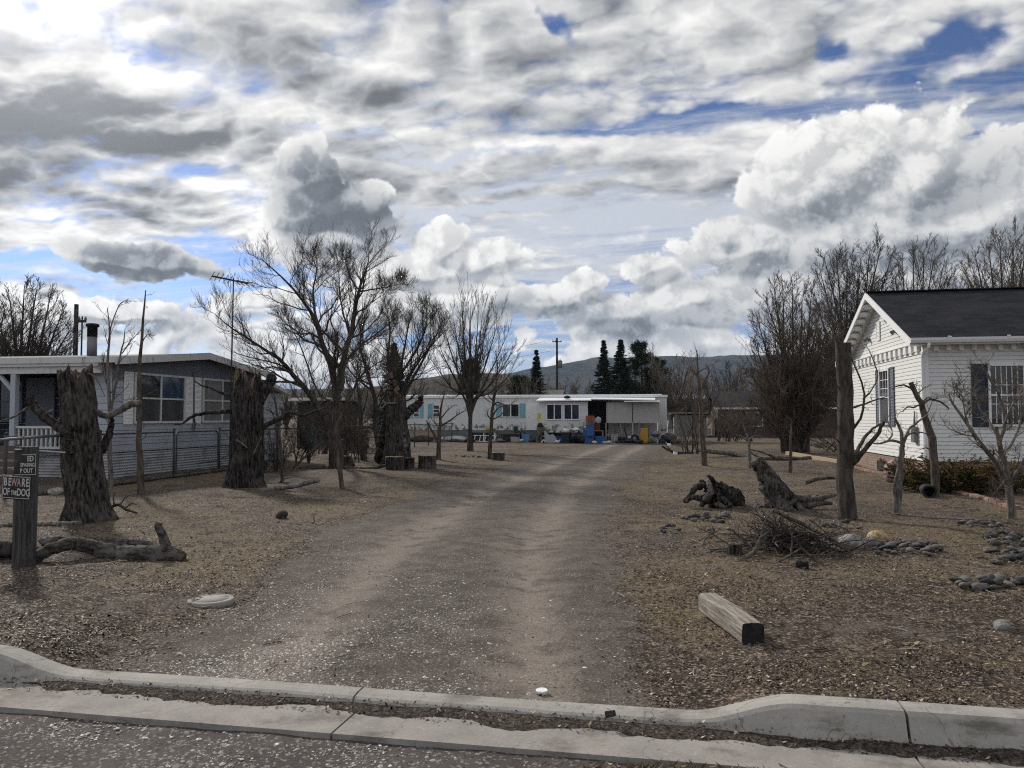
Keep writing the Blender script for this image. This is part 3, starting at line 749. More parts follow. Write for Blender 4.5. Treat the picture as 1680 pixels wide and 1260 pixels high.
# ------------------------------------------------------------------ white clapboard house
def white_house():
    r0, d0 = 6.56, 20.55; L, Wd = 11.0, 7.2; zs, ze, zr = .50, 3.38, 5.22
    t = thing('clapboard_house', 'white clapboard house with black shingle roof, dark shutters and a red brick base', 'house', G(r0, d0, 0), -TH)
    slope = (zr - 3.45) / (Wd/2 + .36)
    m = MB()
    laps(m, (0, 0, 0), (1, 0, 0), (0, -1, 0), L, zs, ze)
    laps(m, (0, Wd, 0), (0, -1, 0), (-1, 0, 0), Wd, zs, ze)
    apex = zr - .03
    def tri(z):
        k = min(1.0, max(.02, (apex - z) / (slope * Wd/2))); return (Wd/2 - Wd/2*k, Wd/2 + Wd/2*k)
    laps(m, (0, Wd, 0), (0, -1, 0), (-1, 0, 0), Wd, ze, apex, width_at=tri)
    m.box((.003, .003, zs), (L, Wd, ze)); m.add([(.003, .01, ze), (.003, Wd-.01, ze), (.003, Wd/2, apex), (L, .01, ze), (L, Wd-.01, ze), (L, Wd/2, apex)], [(0, 2, 1), (3, 4, 5)])
    m.build('wall', M_WHITE, t)
    m = MB(); m.box((.03, .03, -.4), (L, Wd-.03, zs-.012)); m.build('foundation', M_BRICK, t)
    m = MB()
    m.box((-.034, -.034, zs-.01), (.09, -.0205, ze)); m.box((-.034, -.0205, zs-.01), (-.0205, .09, ze)); m.build('corner_trim', M_TRIM, t)
    m = MB(); m.box((-.034, Wd-.09, zs-.01), (-.0205, Wd+.02, ze)); m.build('corner_trim', M_TRIM, t)
    # roof
    m = MB(); ov = .36; x0, x1 = -.42, L + .4; th = .03
    for s in (0, 1):
        ye = -ov if s == 0 else Wd + ov; yr = Wd/2; zE = 3.45
        c = [(x0, ye, zE), (x1, ye, zE), (x1, yr, zr), (x0, yr, zr)]
        if s: c = [c[1], c[0], c[3], c[2]]
        m.hexa([*c, *[(a, b, cc + .05) for a, b, cc in c]])
    ro = m.build('roof', M_SHINGLE, t)
    m = MB()
    m.bar((x0, Wd/2, zr+.07), (x1, Wd/2, zr+.07), .22, .03); m.build('ridge_cap', M_SHINGLE, ro)
    m = MB()                                     # rake boards, soffits, fascia
    for s in (1, -1):
        e = Vector((x0-.012, Wd/2 - s*(Wd/2+ov), 3.45-.05)); a = Vector((x0-.012, Wd/2, zr-.05))
        h = Vector((0, 0, .19)); dx = Vector((.035, 0, 0))
        m.hexa([e-h*.45, e+dx-h*.45, a+dx-h*.45, a-h*.45, e+h*.55, e+dx+h*.55, a+dx+h*.55, a+h*.55] if s > 0 else [a-h*.45, a+dx-h*.45, e+dx-h*.45, e-h*.45, a+h*.55, a+dx+h*.55, e+dx+h*.55, e+h*.55])
        dn = Vector((0, 0, -.035)); k = Vector((.40, 0, 0))
        m.hexa([e+dx+dn, e+dx+k+dn, a+dx+k+dn, a+dx+dn, e+dx+dn*.1, e+dx+k+dn*.1, a+dx+k+dn*.1, a+dx+dn*.1])
    m.box((0, -ov+.02, ze), (x1, -.002, ze+.02)); m.box((x0+.02, -ov, ze-.02), (x1, -ov+.02, ze+.07))
    m.box((x0+.02, -ov+.02, ze-.02), (-.03, .06, ze+.015))
    m.build('rake_board', M_TRIM, t)
    m = MB()                                     # scalloped ornaments under the rakes
    for s in (1, -1):
        e = Vector((-.26, Wd/2 - s*(Wd/2+ov*.4), 3.45+slope*ov*.6)); a = Vector((-.26, Wd/2, zr))
        for i in range(9):
            q = e.lerp(a, (i + .6) / 9.6); m.smooth = True
            m.lathe([(.02, -.13), (.10, -.12), (.15, -.06), (.15, -.0)], 12, q + Vector((0, 0, -.085)))
            m.build('scallop', M_TRIM, t); m = MB()
    m = MB()
    n = 16
    for i in range(n):
        y = .1 + (Wd-.2) * (i + .5) / n; m = MB(); m.box((-.10, y-.11, ze-.14), (-.021, y+.11, ze+.06)); m.build('dentil', M_TRIM, t)
    m = MB(); m.box((-.036, .09, ze-.20), (-.0212, Wd-.09, ze-.15)); m.build('frieze', M_TRIM, t)
    m = MB(); m.box((-.12, .02, ze+.062), (-.0214, Wd-.02, ze+.085)); m.build('cornice', M_TRIM, t)
    for i in range(36):
        x = .25 + .29 * i; m = MB(); m.box((x-.05, -.11, ze-.15), (x+.05, -.021, ze-.001)); m.build('dentil', M_TRIM, t)
    m = MB()                                     # gutter with hangers, downspout at the corner
    prof = [(-ov-.012, 3.52), (-ov-.012, 3.40), (-ov-.10, 3.40), (-ov-.13, 3.46), (-ov-.14, 3.52), (-ov-.12, 3.52), (-ov-.105, 3.46), (-ov-.03, 3.415)]
    m.prism([(x0-.02, a, b) for a, b in prof], (x1-x0+.02, 0, 0))
    for x in (.45, 1.75, 3.05): m.bar((x-.05, -ov-.16, 3.54), (x+.05, -ov+.02, 3.545), .05, .03)
    m.build('gutter', M_TRIM, t)
    m = MB(); m.tube([(-.02, -ov-.07, 3.40), (-.02, -ov-.06, 3.30), (-.06, -.12, 3.16), (-.06, -.075, 3.05), (-.06, -.075, .25), (-.1, -.2, .12)], .038, 8); m.build('downspout', M_TRIM, t)
    # gable window, front windows, shutters
    U, N = (0, -1, 0), (-1, 0, 0)
    window(t, (-.02, 3.67, 0), U, N, .84, 1.42, 2.92, [M_SCREEN, M_GLASS], M_TRIM, 1, 2, (3, 3, 2.17, 2.92))
    louvre('shutter', M_SHUTGREY, t, (-.02, 4.14, 0), U, N, .40, 1.34, 3.0); louvre('shutter', M_SHUTGREY, t, (-.02, 2.76, 0), U, N, .40, 1.34, 3.0)
    U, N = (1, 0, 0), (0, -1, 0)
    for x in (1.47, 5.6):
        window(t, (x, -.02, 0), U, N, .72, 1.42, 2.84, [M_GLASS, M_GLASS], M_TRIM, 1, 2, (6, 3, 1.45, 2.84))
        louvre('shutter', M_NAVY, t, (x-.06-.36, -.02, 0), U, N, .355, 1.36, 2.9); louvre('shutter', M_NAVY, t, (x+.78+.003, -.02, 0), U, N, .355, 1.36, 2.9)
    louvre('gable_vent', M_TRIM, t, (-.02, 3.95, 0), (0, -1, 0), (-1, 0, 0), .34, 3.86, 4.42, slats=10)
    for y, z in ((2.55, 4.32), (4.75, 3.98), (2.0, 3.92)):
        m = MB(); m.box((-.05, y-.05, z-.05), (-.012, y+.05, z+.05)); m.tube([(-.05, y, z), (-.11, y-.02, z+.02), (-.18, y-.04, z-.02)], [.025, .05, .065], 10); m.build('floodlight', M_GREYMETAL, t)
    m = MB(); m.box((-.12, .50, .95), (-.014, .74, 1.35)); m.tube([(-.06, .62, 1.35), (-.06, .62, 1.75)], .022, 8); m.build('electric_meter', M_GREYMETAL, t)
    louvre('foundation_vent', M_BLACK, t, (.02, 4.3, 0), (0, -1, 0), (-1, 0, 0), 1.5, .02, .30, slats=8)
white_house()

# ------------------------------------------------------------------ grey low-roofed house behind the fence
def siding_grey(g):
    p = g.pos(); a = g.noise(g.v('MULTIPLY', p, (1, 1, .3)), 1.6, 5, .65)
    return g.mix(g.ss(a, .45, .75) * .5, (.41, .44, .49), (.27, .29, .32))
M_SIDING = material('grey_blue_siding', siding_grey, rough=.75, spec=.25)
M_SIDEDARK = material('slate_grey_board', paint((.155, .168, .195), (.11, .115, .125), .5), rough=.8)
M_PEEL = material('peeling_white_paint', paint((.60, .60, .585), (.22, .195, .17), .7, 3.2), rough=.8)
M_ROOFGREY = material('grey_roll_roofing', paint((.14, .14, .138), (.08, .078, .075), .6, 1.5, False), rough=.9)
M_PORCHSHADE = material('siding_with_porch_shade', paint((.020, .024, .036), (.035, .038, .045), .4), rough=.85)  # shade of the recessed porch, put into the siding's base colour
def corrugate(g):
    z = g.sep(g.obj())[2]
    a = g.noise(g.pos(), 2.2, 5, .65)
    return {'Base Color': g.mix(g.ss(a, .45, .7) * .7, (.40, .41, .43), (.17, .145, .125))}
M_CORR = material('corrugated_skirting', corrugate, rough=.5, spec=.4)
def corrugated(m, o, u, n, w, z0, z1, pitch=.075, depth=.022):
    o, u, n = Vector(o), Vector(u), Vector(n); k = int((z1 - z0) / pitch * 6); Z = Vector((0, 0, 1)); prev = None
    for i in range(k + 1):
        z = z0 + (z1-z0)*i/k; q = o + n*(depth*.5*math.sin(z/pitch*2*math.pi)+depth*.5) + Z*z
        if prev is not None: m.add([prev, prev+u*w, q+u*w, q], [(0, 1, 2, 3)])
        prev = q
def grey_house():
    r0, d0 = -13.98, 17.85; Ld, W = 15.0, 7.7; zf, ze, zr = .66, 3.06, 3.52
    t = thing('low_roofed_house', 'low grey sided house with a shallow white edged roof, louvred shutters and a dark porch', 'house', G(r0, d0, 0), -TH)
    apex = zr - .05
    m = MB()
    laps(m, (0, 0, 0), (0, 1, 0), (1, 0, 0), W, zf, ze-.5, .19, .022, slot=.016)
    laps(m, (-.75, 0, 0), (1, 0, 0), (0, -1, 0), .75, zf, ze, .19, .022, slot=.016)
    m.box((-Ld, 1.905, zf), (-.755, W, ze)); m.box((-.75, .003, zf), (-.003, W, ze))
    m.build('wall', M_SIDING, t)
    m = MB(); laps(m, (-Ld, 1.9, 0), (1, 0, 0), (0, -1, 0), Ld-.75, zf, ze, .19, .022, slot=.016); m.build('porch_wall', M_PORCHSHADE, t)
    m = MB()
    m.add([(.006, 0, ze-.5), (.006, W, ze-.5), (.006, W, ze), (.006, W/2, apex), (.006, 0, ze), (-.2, 0, ze-.5), (-.2, W, ze-.5), (-.2, W, ze), (-.2, W/2, apex), (-.2, 0, ze)], [(0, 1, 2, 3, 4), (9, 8, 7, 6, 5)])
    for y in (2.6, 5.1): m.box((.006, y-.012, ze-.5), (.018, y+.012, ze+.22))
    m.build('gable', M_SIDEDARK, t)
    m = MB(); corrugated(m, (.0, 0, 0), (0, 1, 0), (1, 0, 0), W, -.15, zf-.02); corrugated(m, (-Ld, -.02, 0), (1, 0, 0), (0, -1, 0), Ld-.02, -.15, zf-.02); m.build('skirting', M_CORR, t)
    # roof
    m = MB(); x0, x1 = -Ld, .34; ov = .36
    for s in (0, 1):
        ye = -ov if s == 0 else W + ov; yr = W/2; zE = ze + .02
        c = [(x0, ye, zE), (x1, ye, zE), (x1, yr, zr), (x0, yr, zr)]
        if s: c = [c[1], c[0], c[3], c[2]]
        m.hexa([*c, *[(a, b, cc + .06) for a, b, cc in c]])
    ro = m.build('roof', M_ROOFGREY, t)
    m = MB()
    for s in (1, -1):
        e = Vector((x1, W/2 - s*(W/2+ov), ze+.02)); a = Vector((x1, W/2, zr)); dx = Vector((.03, 0, 0)); l = Vector((0, 0, -.13)); h = Vector((0, 0, .075))
        q = [e+l, e+dx+l, a+dx+l, a+l, e+h, e+dx+h, a+dx+h, a+h]
        m.hexa(q if s > 0 else [q[3], q[2], q[1], q[0], q[7], q[6], q[5], q[4]])
    m.box((x0, -ov-.03, ze-.06), (x1+.03, -ov, ze+.095))
    m.build('fascia', M_PEEL, ro)
    for x, y, rr, h, cap in ((-2.6, 2.4, .15, 1.0, True), (-5.6, 1.9, .17, .95, False)):
        m = MB(); z = ze + .02 + (zr-ze) * (y+ov)/(W/2+ov)
        m.tube([(x, y, z-.1), (x, y, z+h*.62)], rr*.92, 14); sp = m.build('stovepipe', M_GREYMETAL, ro)
        m = MB(); m.lathe([(rr*.96, 0), (rr*.96, h*.30), (rr*1.25, h*.30), (rr*1.25, h*.38), (rr*.8, h*.40)], 14, (x, y, z+h*.62)); m.build('pipe_cap', M_BLACK if cap else M_GREYMETAL, sp)
    # windows and louvred shutters on the gable
    U, N = (0, 1, 0), (1, 0, 0); ox = .022
    window(t, (ox, .86, 0), U, N, 2.18, 1.48, 2.76, [M_SCREEN, M_SCREEN, M_GLASS, M_CURT], M_PEEL, 2, 2, fr=.06)
    window(t, (ox, 4.08, 0), U, N, 2.1, 1.48, 2.76, [M_BLIND, M_BLIND, M_BLIND, M_SCREEN], M_PEEL, 2, 2, fr=.06)
    for y in (.40, 3.14, 3.58, 6.28): louvre('shutter', M_TRIM, t, (ox, y, 0), U, N, .36, 1.40, 2.82, slats=34)
    m = MB(); m.box((ox, 3.511, 1.2), (ox+.05, 3.569, 2.98)); m.build('conduit', M_SIDEDARK, t)
    # porch along the street side
    m = MB(); m.box((-Ld, -.3, 2.74), (-.15, -.2, 2.98)); m.box((-Ld, -.36, 2.92), (-.15, -.301, 3.0)); m.box((-Ld, -.2, 2.86), (-.76, 1.88, 2.9)); m.build('porch_beam', M_PEEL, t)
    m = MB(); m.box((-Ld, -.15, zf-.06), (-.76, 1.89, zf)); m.build('porch_floor', M_SIDEDARK, t)
    for x in (-2.75, -6.2):
        m = MB(); m.box((x-.075, -.29, zf), (x+.075, -.15, 2.74)); m.bar((x, -.22, 2.25), (x-.5, -.22, 2.73), .09, .09); m.build('porch_post', M_SIDING, t)
    m = MB(); m.box((-2.66, -.26, 1.30), (-1.2, -.18, 1.36)); m.box((-2.66, -.25, .76), (-1.2, -.19, .82))
    for i in range(11): m.box((-2.60+.138*i, -.24, .82), (-2.56+.138*i, -.20, 1.30))
    m.build('porch_railing', M_PEEL, t)
    window(t, (-2.7, 1.88, 0), (1, 0, 0), (0, -1, 0), 1.5, 1.5, 2.6, [M_GLASS], M_SIDEDARK, 2, 2)
    window(t, (-6.0, 1.88, 0), (1, 0, 0), (0, -1, 0), 1.5, 1.5, 2.6, [M_GLASS], M_SIDEDARK, 2, 2)
    m = MB(); m.box((-4.3, 1.83, zf), (-3.35, 1.88, 2.75)); dr = m.build('door', M_SIDEDARK, t)
    m = MB(); m.lathe([(.0, -.03), (.03, -.02), (.03, .02), (0, .03)], 10, (-3.45, 1.80, 1.7)); m.build('handle', M_GREYMETAL, dr)
    # lean-to behind
    m = MB(); laps(m, (-.12, W+.01, 0), (0, 1, 0), (1, 0, 0), 1.75, .4, 2.5, .19, .022, slot=.016); m.box((-6, W+.01, 0), (-.123, W+1.75, 2.5)); m.build('lean_to', M_SIDING, t)
    m = MB()
    m.hexa([(-6, W+.37, 2.80), (.12, W+.37, 2.80), (.12, W+2.0, 2.44), (-6, W+2.0, 2.44), (-6, W+.37, 2.93), (.12, W+.37, 2.93), (.12, W+2.0, 2.57), (-6, W+2.0, 2.57)]); m.build('lean_to_roof', M_PEEL, t)
grey_house()
q0 = G(-13.98, 17.85)
def GH(x, y, z): return G(-13.98 + x, 17.85 + y, z)

# ------------------------------------------------------------------ mobile home across the end of the drive
def ribbed(g):
    x, y, z = g.sep(g.obj())
    st = g.noise(g.xyz(x * 2.2, y * 2.2, z * .25), 1.6, 5, .7); sp = g.noise(g.obj(), 3.5, 5, .75)
    low = g.ss(z, 1.45, .85)
    c = g.mix(g.ss(st, .46, .72) * .45, (.64, .65, .64), (.42, .41, .40))
    c = g.mix(g.ss(sp + low * .10, .56, .66) * (low * .85 + .10), c, (.10, .085, .07))
    rib = g.m('SINE', (x + y) * 42.0)
    return {'Base Color': c, 'Normal': g.bump(rib, .5, .01)}
M_RIB = material('ribbed_white_metal', ribbed, rough=.55, spec=.35)
M_ROOFWHITE = material('white_roof_edge', paint((.80, .81, .81), (.5, .48, .45), .25), rough=.4)
M_TEAL = material('pale_teal_shutter', paint((.19, .40, .46), (.30, .40, .42), .35), rough=.6)
M_PANEL = material('weathered_grey_panel', paint((.40, .39, .365), (.27, .25, .225), .5), rough=.8)
M_INDIGO = material('indigo_blind_behind_glass', glass_fn((.012, .014, .035), (.022, .026, .06), 3), rough=.1, spec=.55)
M_GREYBLOCK2 = material('grey_green_skirting', paint((.15, .165, .165), (.07, .065, .06), .6), rough=.85)
M_TAN = material('tan_board', paint((.34, .27, .185), (.2, .16, .12), .4), rough=.85)
def mobile_home():
    d0 = 49.7; t = thing('mobile_home', 'long white mobile home with pale teal shutters across the end of the dirt drive', 'mobile home', G(0, d0, 0), -TH)
    x0, x1, W = -17.2, .72, 3.6
    m = MB(); m.box((x0, 0, .72), (x1, W, 2.86)); m.build('wall', M_RIB, t)
    m = MB(); m.box((x0-.06, -.07, 2.86), (x1+.06, W+.07, 3.00)); m.box((x0+.3, .3, 3.0), (x1-.3, W-.3, 3.06)); m.build('roof', M_ROOFWHITE, t)
    m = MB(); m.box((x0+.02, .03, -.1), (-14.4, .06, .72)); m.build('skirting', M_TAN, t)
    m = MB(); m.box((-14.4, .03, -.1), (-7.3, .06, .72)); m.box((x0+.03, .07, -.1), (x1-.03, W, .3)); m.build('skirting', M_GREYBLOCK2, t)
    U, N = (1, 0, 0), (0, -1, 0)
    window(t, (-16.0, 0, 0), U, N, .36, 1.62, 2.36, [M_GLASS], M_TRIM, 1, 3, fr=.04)
    window(t, (-14.62, 0, 0), U, N, .40, 1.62, 2.36, [M_SCREEN], M_TRIM, 1, 3, fr=.04)
    window(t, (-9.88, 0, 0), U, N, 1.06, 1.62, 2.42, [M_SCREEN, M_GLASS], M_TRIM, 2, 1, fr=.05)
    for x, w in ((-16.34, .28), (-15.60, .28), (-15.0, .30), (-10.32, .36), (-8.75, .36)):
        louvre('shutter', M_TEAL, t, (x, -.004, 0), U, N, w, 1.56, 2.48, slats=12)
    m = MB(); m.box((-8.25, -.035, .74), (-7.42, -.003, 2.50)); m.box((-8.31, -.03, .74), (-8.255, -.004, 2.56)); m.box((-7.415, -.03, .74), (-7.36, -.004, 2.56)); dd = m.build('door', M_TRIM, t)
    m = MB(); m.lathe([(0, -.03), (.035, 0), (0, .03)], 8, (-8.15, -.06, 1.6)); m.build('handle', M_GREYMETAL, dd)
    # enclosed porch built on the front
    f = -1.5
    m = MB(); m.box((-7.25, f, .62), (-4.16, -.04, 2.56)); m.build('porch_room', M_RIB, t)
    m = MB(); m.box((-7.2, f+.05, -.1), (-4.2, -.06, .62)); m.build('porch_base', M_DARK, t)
    window(t, (-6.72, f, 0), U, N, .90, 1.47, 2.36, [M_INDIGO], M_TRIM, 2, 1, fr=.06); window(t, (-5.62, f, 0), U, N, .90, 1.47, 2.36, [M_INDIGO], M_TRIM, 2, 1, fr=.06)
    m = MB(); m.hexa([(-7.4, f-.3, 2.585), (-3.9, f-.3, 2.60), (-3.9, -.075, 2.80), (-7.4, -.075, 2.80), (-7.4, f-.3, 2.64), (-3.9, f-.3, 2.67), (-3.9, -.075, 2.85), (-7.4, -.075, 2.85)])
    m.hexa([(-3.95, f-.34, 2.68), (.0, f-.34, 2.60), (.0, -.075, 2.76), (-3.95, -.075, 2.86), (-3.95, f-.34, 2.74), (.0, f-.34, 2.66), (.0, -.075, 2.82), (-3.95, -.075, 2.858)])
    m.hexa([(-1.9, f-.5, 2.52), (.28, f-.5, 2.52), (.28, f-.05, 2.57), (-1.9, f-.05, 2.57), (-1.9, f-.5, 2.56), (.28, f-.5, 2.56), (.28, f-.05, 2.60), (-1.9, f-.05, 2.60)])
    m.build('porch_roof', M_ROOFWHITE, t)
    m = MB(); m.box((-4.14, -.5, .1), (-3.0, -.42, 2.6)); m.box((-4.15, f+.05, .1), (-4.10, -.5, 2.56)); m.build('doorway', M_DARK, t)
    for a, b in ((-3.0, -1.42), (-1.36, .24)):
        m = MB(); m.box((a, f, 1.26), (b, f+.06, 2.5)); m.box((a, f-.02, 1.24), (a+.05, f-.001, 2.5)); m.box((b-.05, f-.02, 1.24), (b, f-.001, 2.5)); m.box((a+.05, f-.02, 1.22), (b-.05, f-.001, 1.27)); m.build('porch_panel', M_PANEL, t)
    for x in (-4.12, -3.03, -1.39, .27):
        m = MB(); m.box((x-.04, f-.0, -.05), (x+.04, f+.08, 1.25)); m.build('porch_post', M_TAN if x < -3 else M_PANEL, t)
    m = MB(); m.box((-2.95, -.36, .05), (.2, -.34, 2.5)); m.build('back_panel', M_PANEL, t)
    m = MB(); m.lathe([(.1, 0), (.22, .05), (.22, .12), (.06, .2)], 14, (-5.5, -1.1, 2.76)); m.build('roof_vent', M_BLACK, t)
mobile_home()
def MH(x, y, z=0.0): return G(x, 49.7 + y, z)

# ------------------------------------------------------------------ smaller buildings
def shed(name, label, r, d, w, dep, h, wall, roofm, rz=0, gable=0, door=None, eave=None, cat='shed', win=()):
    t = thing(name, label, cat, G(r, d, 0), -TH + rz)
    m = MB(); m.box((0, 0, -.3), (w, dep, h))
    if gable: m.add([(0, 0, h), (0, dep, h), (0, dep/2, h+gable), (w, 0, h), (w, dep, h), (w, dep/2, h+gable)], [(0, 2, 1), (3, 4, 5)])
    m.build('wall', wall, t)
    m = MB(); o = .3
    if gable:
        k = gable * (dep/2 + o) / (dep/2); zE = h - gable * o / (dep/2) + .01
        for s in (0, 1):
            ye = -o if not s else dep + o
            c = [(-o, ye, zE), (w+o, ye, zE), (w+o, dep/2, h+gable+.01), (-o, dep/2, h+gable+.01)]
            if s: c = [c[1], c[0], c[3], c[2]]
            m.hexa([*c, *[(a, b, z+.12) for a, b, z in c]])
    else: m.hexa([(-o, -o, h+.12), (w+o, -o, h+.12), (w+o, dep+o, h+.01), (-o, dep+o, h+.01), (-o, -o, h+.22), (w+o, -o, h+.22), (w+o, dep+o, h+.11), (-o, dep+o, h+.11)])
    ro = m.build('roof', roofm, t)
    if eave:
        m = MB(); zz = (h - gable * o / (dep/2)) if gable else h + .13
        m.box((-o-.02, -o-.06, zz-.05), (w+o+.02, -o-.005, zz+.10)); m.build('fascia', eave, ro)
    if door:
        m = MB(); m.box((door[0], -.05, 0), (door[0]+door[1], -.004, door[2])); m.build('door', door[3], t)
    for x, z0, ww, z1 in win: window(t, (x, 0, 0), (1, 0, 0), (0, -1, 0), ww, z0, z1, [M_GLASS], M_TRIM, 2, 1)
    return t
M_DKWOOD = material('dark_brown_boards', paint((.034, .029, .026), (.065, .056, .048), .5), rough=.9)
M_TEALDK = material('faded_teal_paint', paint((.045, .085, .085), (.03, .04, .04), .5), rough=.8)
M_GREYBLOCK = material('grey_block', paint((.20, .195, .185), (.13, .12, .11), .5), rough=.9)
M_REDBROWN = material('reddish_brown_wall', paint((.085, .062, .052), (.06, .048, .042), .5), rough=.9)
q = P(487, 735)
shed('shed', 'dark brown flat roofed shed behind the bare trees beside the grey house', *rd(q.x, q.y), 2.4, 2.2, 2.35, M_DKWOOD, M_ROOFGREY, door=(.3, 1.6, 1.15, M_TEALDK), eave=M_PEEL)
q = P(1178, 717)
shed('brick_house', 'low reddish brown house with a dark roof and pale gutter beyond the dry yard', *rd(q.x, q.y), 9, 8, 2.35, M_REDBROWN, M_SHINGLE, gable=1.3, eave=M_TRIM, cat='house', win=((2.2, .9, 1.2, 1.9),))
q = P(1106, 716)
shed('outbuilding', 'plain grey outbuilding beside the end of the white mobile home', *rd(q.x, q.y), 2.6, 3, 1.75, M_GREYBLOCK, M_GREYBLOCK)
far = [(826, 84, 6, 3.0, 1.5, M_WHITE, M_ROOFGREY, 'distant white gabled house showing over the mobile home roof'),
       (655, 92, 8, 2.8, 1.4, M_GREYBLOCK, M_ROOFWHITE, 'distant grey house with a pale roof behind the thin crowned trees'),
       (912, 130, 9, 3.6, .7, M_REDBROWN, M_ROOFWHITE, 'distant brown building with a long white roof by the power pole'),
       (1078, 100, 6, 3.9, .5, M_GREYBLOCK, M_ROOFWHITE, 'distant low building with a white roof behind the end of the mobile home'),
       (1205, 140, 12, 5.2, 1.0, M_GREYBLOCK, M_TEAL, 'distant building with a pale teal roof under the hillside')]
for px, D, w, h, gb, a, b, lb in far:
    q = Q(px, 684, D); shed('house', lb, *rd(q.x, q.y), w, 7, h, a, b, gable=gb, cat='house')
# ------------------------------------------------------------------ trees
def bark_fn(c0, c1, sc=1.0, furrow=14.0, lichen=None):
    def fn(g):
        p = g.new('ShaderNodeTexCoord', out=3)
        a = g.noise(g.v('MULTIPLY', p, (1, 1, .22)), furrow * sc, 5, .65); b = g.noise(p, 3.0 * sc, 4, .6)
        c = g.mix(g.ss(a + (b - .5) * .4, .36, .64), c0, c1)
        if lichen: c = g.mix(g.ss(g.noise(p, 5 * sc, 4, .6), .60, .70) * .6, c, lichen)
        return {'Base Color': c, 'Normal': g.bump(a, .7, .02)}
    return fn
M_BARK = material('grey_brown_bark', bark_fn((.040, .033, .028), (.098, .084, .072)), rough=.95, spec=.1)
M_TWIG = material('twig_bark', lambda g: g.mix(g.rand(), (.055, .045, .037), (.085, .069, .056)), rough=.9, spec=.15)
M_TWIGRED = material('brown_willow_twigs', lambda g: g.mix(g.ss(g.noise(g.pos(), 1.2, 3), .35, .65), (.082, .064, .051), (.160, .124, .098)), rough=.9, spec=.15)
M_TWIGTAN = material('pale_tan_twigs', lambda g: g.mix(g.ss(g.noise(g.pos(), .6, 3), .35, .65), (.12, .098, .080), (.21, .172, .140)), rough=.9, spec=.1)
M_DEAD = material('weathered_dead_wood', bark_fn((.085, .075, .066), (.205, .185, .165), 1.2, 18, (.28, .26, .235)), rough=.9, spec=.15)
M_DEADBROWN = material('brown_dead_wood', bark_fn((.052, .040, .032), (.130, .105, .085), 1.2, 18), rough=.9, spec=.15)

def resample(pts, rad, n, rg=None, wig=0.0):
    """smooth a hand drawn limb into n points"""
    pts = np.array([list(p) for p in pts], float); m = len(pts)
    t = np.linspace(0, m - 1, n); i = np.clip(t.astype(int), 0, m - 2); u = (t - i)[:, None]
    g = lambda k: pts[np.clip(k, 0, m - 1)]
    p0, p1, p2, p3 = g(i - 1), g(i), g(i + 1), g(i + 2)
    q = .5 * (2*p1 + (p2-p0)*u + (2*p0-5*p1+4*p2-p3)*u**2 + (3*p1-p0-3*p2+p3)*u**3)
    r = np.interp(np.linspace(0, 1, n), np.linspace(0, 1, len(rad)), rad)
    if wig and rg is not None: q[1:-1] += rg.normal(0, wig, (n - 2, 3)) * r[1:-1, None]
    return q, r
def kids(P_, Rr, rg, k, ratio, spread=.9, t0=.25, lift=.25, rmul=.6, tip=.0025, wig=.06, n=5, minlen=.08, tup=0.0, lenpow=.6):
    N, m, _ = P_.shape
    L = np.linalg.norm(np.diff(P_, axis=1), axis=2).sum(1)
    t = t0 + (1 - t0) * (np.arange(k)[None] + rg.rand(N, k)) / k; t = np.clip(t, 0, .995)
    x = t * (m - 1); i = np.minimum(x.astype(int), m - 2); u = (x - i)[..., None]; b = np.arange(N)[:, None]
    pos = P_[b, i] * (1 - u) + P_[b, i + 1] * u; tan = P_[b, i + 1] - P_[b, i]; tan = tan / (np.linalg.norm(tan, axis=2, keepdims=True) + 1e-9)
    pr = Rr[b, i] * (1 - u[..., 0]) + Rr[b, i + 1] * u[..., 0]
    rv = rg.normal(0, 1, (N, k, 3)); side = np.cross(tan, rv); side /= np.linalg.norm(side, axis=2, keepdims=True) + 1e-9
    ang = spread * rg.uniform(.55, 1.25, (N, k, 1))
    d = tan * np.cos(ang) + side * np.sin(ang); d[..., 2] += tup; d /= np.linalg.norm(d, axis=2, keepdims=True)
    ln = np.maximum(L[:, None] * ratio * (1.05 - lenpow * t) * rg.uniform(.6, 1.25, (N, k)), minlen)
    s = np.linspace(0, 1, n)
    pts = pos[:, :, None] + d[:, :, None] * (ln[:, :, None] * s)[..., None]
    pts[..., 2] += (lift * ln)[:, :, None] * s ** 2
    w = rg.normal(0, 1, (N, k, n, 3)) * (wig * ln)[:, :, None, None]; w[:, :, 0] = 0
    pts = pts + np.cumsum(w, 2) * .6
    r0 = np.minimum(pr * rmul, ln * .035); r0 = np.maximum(r0, tip * 1.3)
    rad = r0[:, :, None] * (1 - s) + tip * s
    return pts.reshape(-1, n, 3), rad.reshape(-1, n)
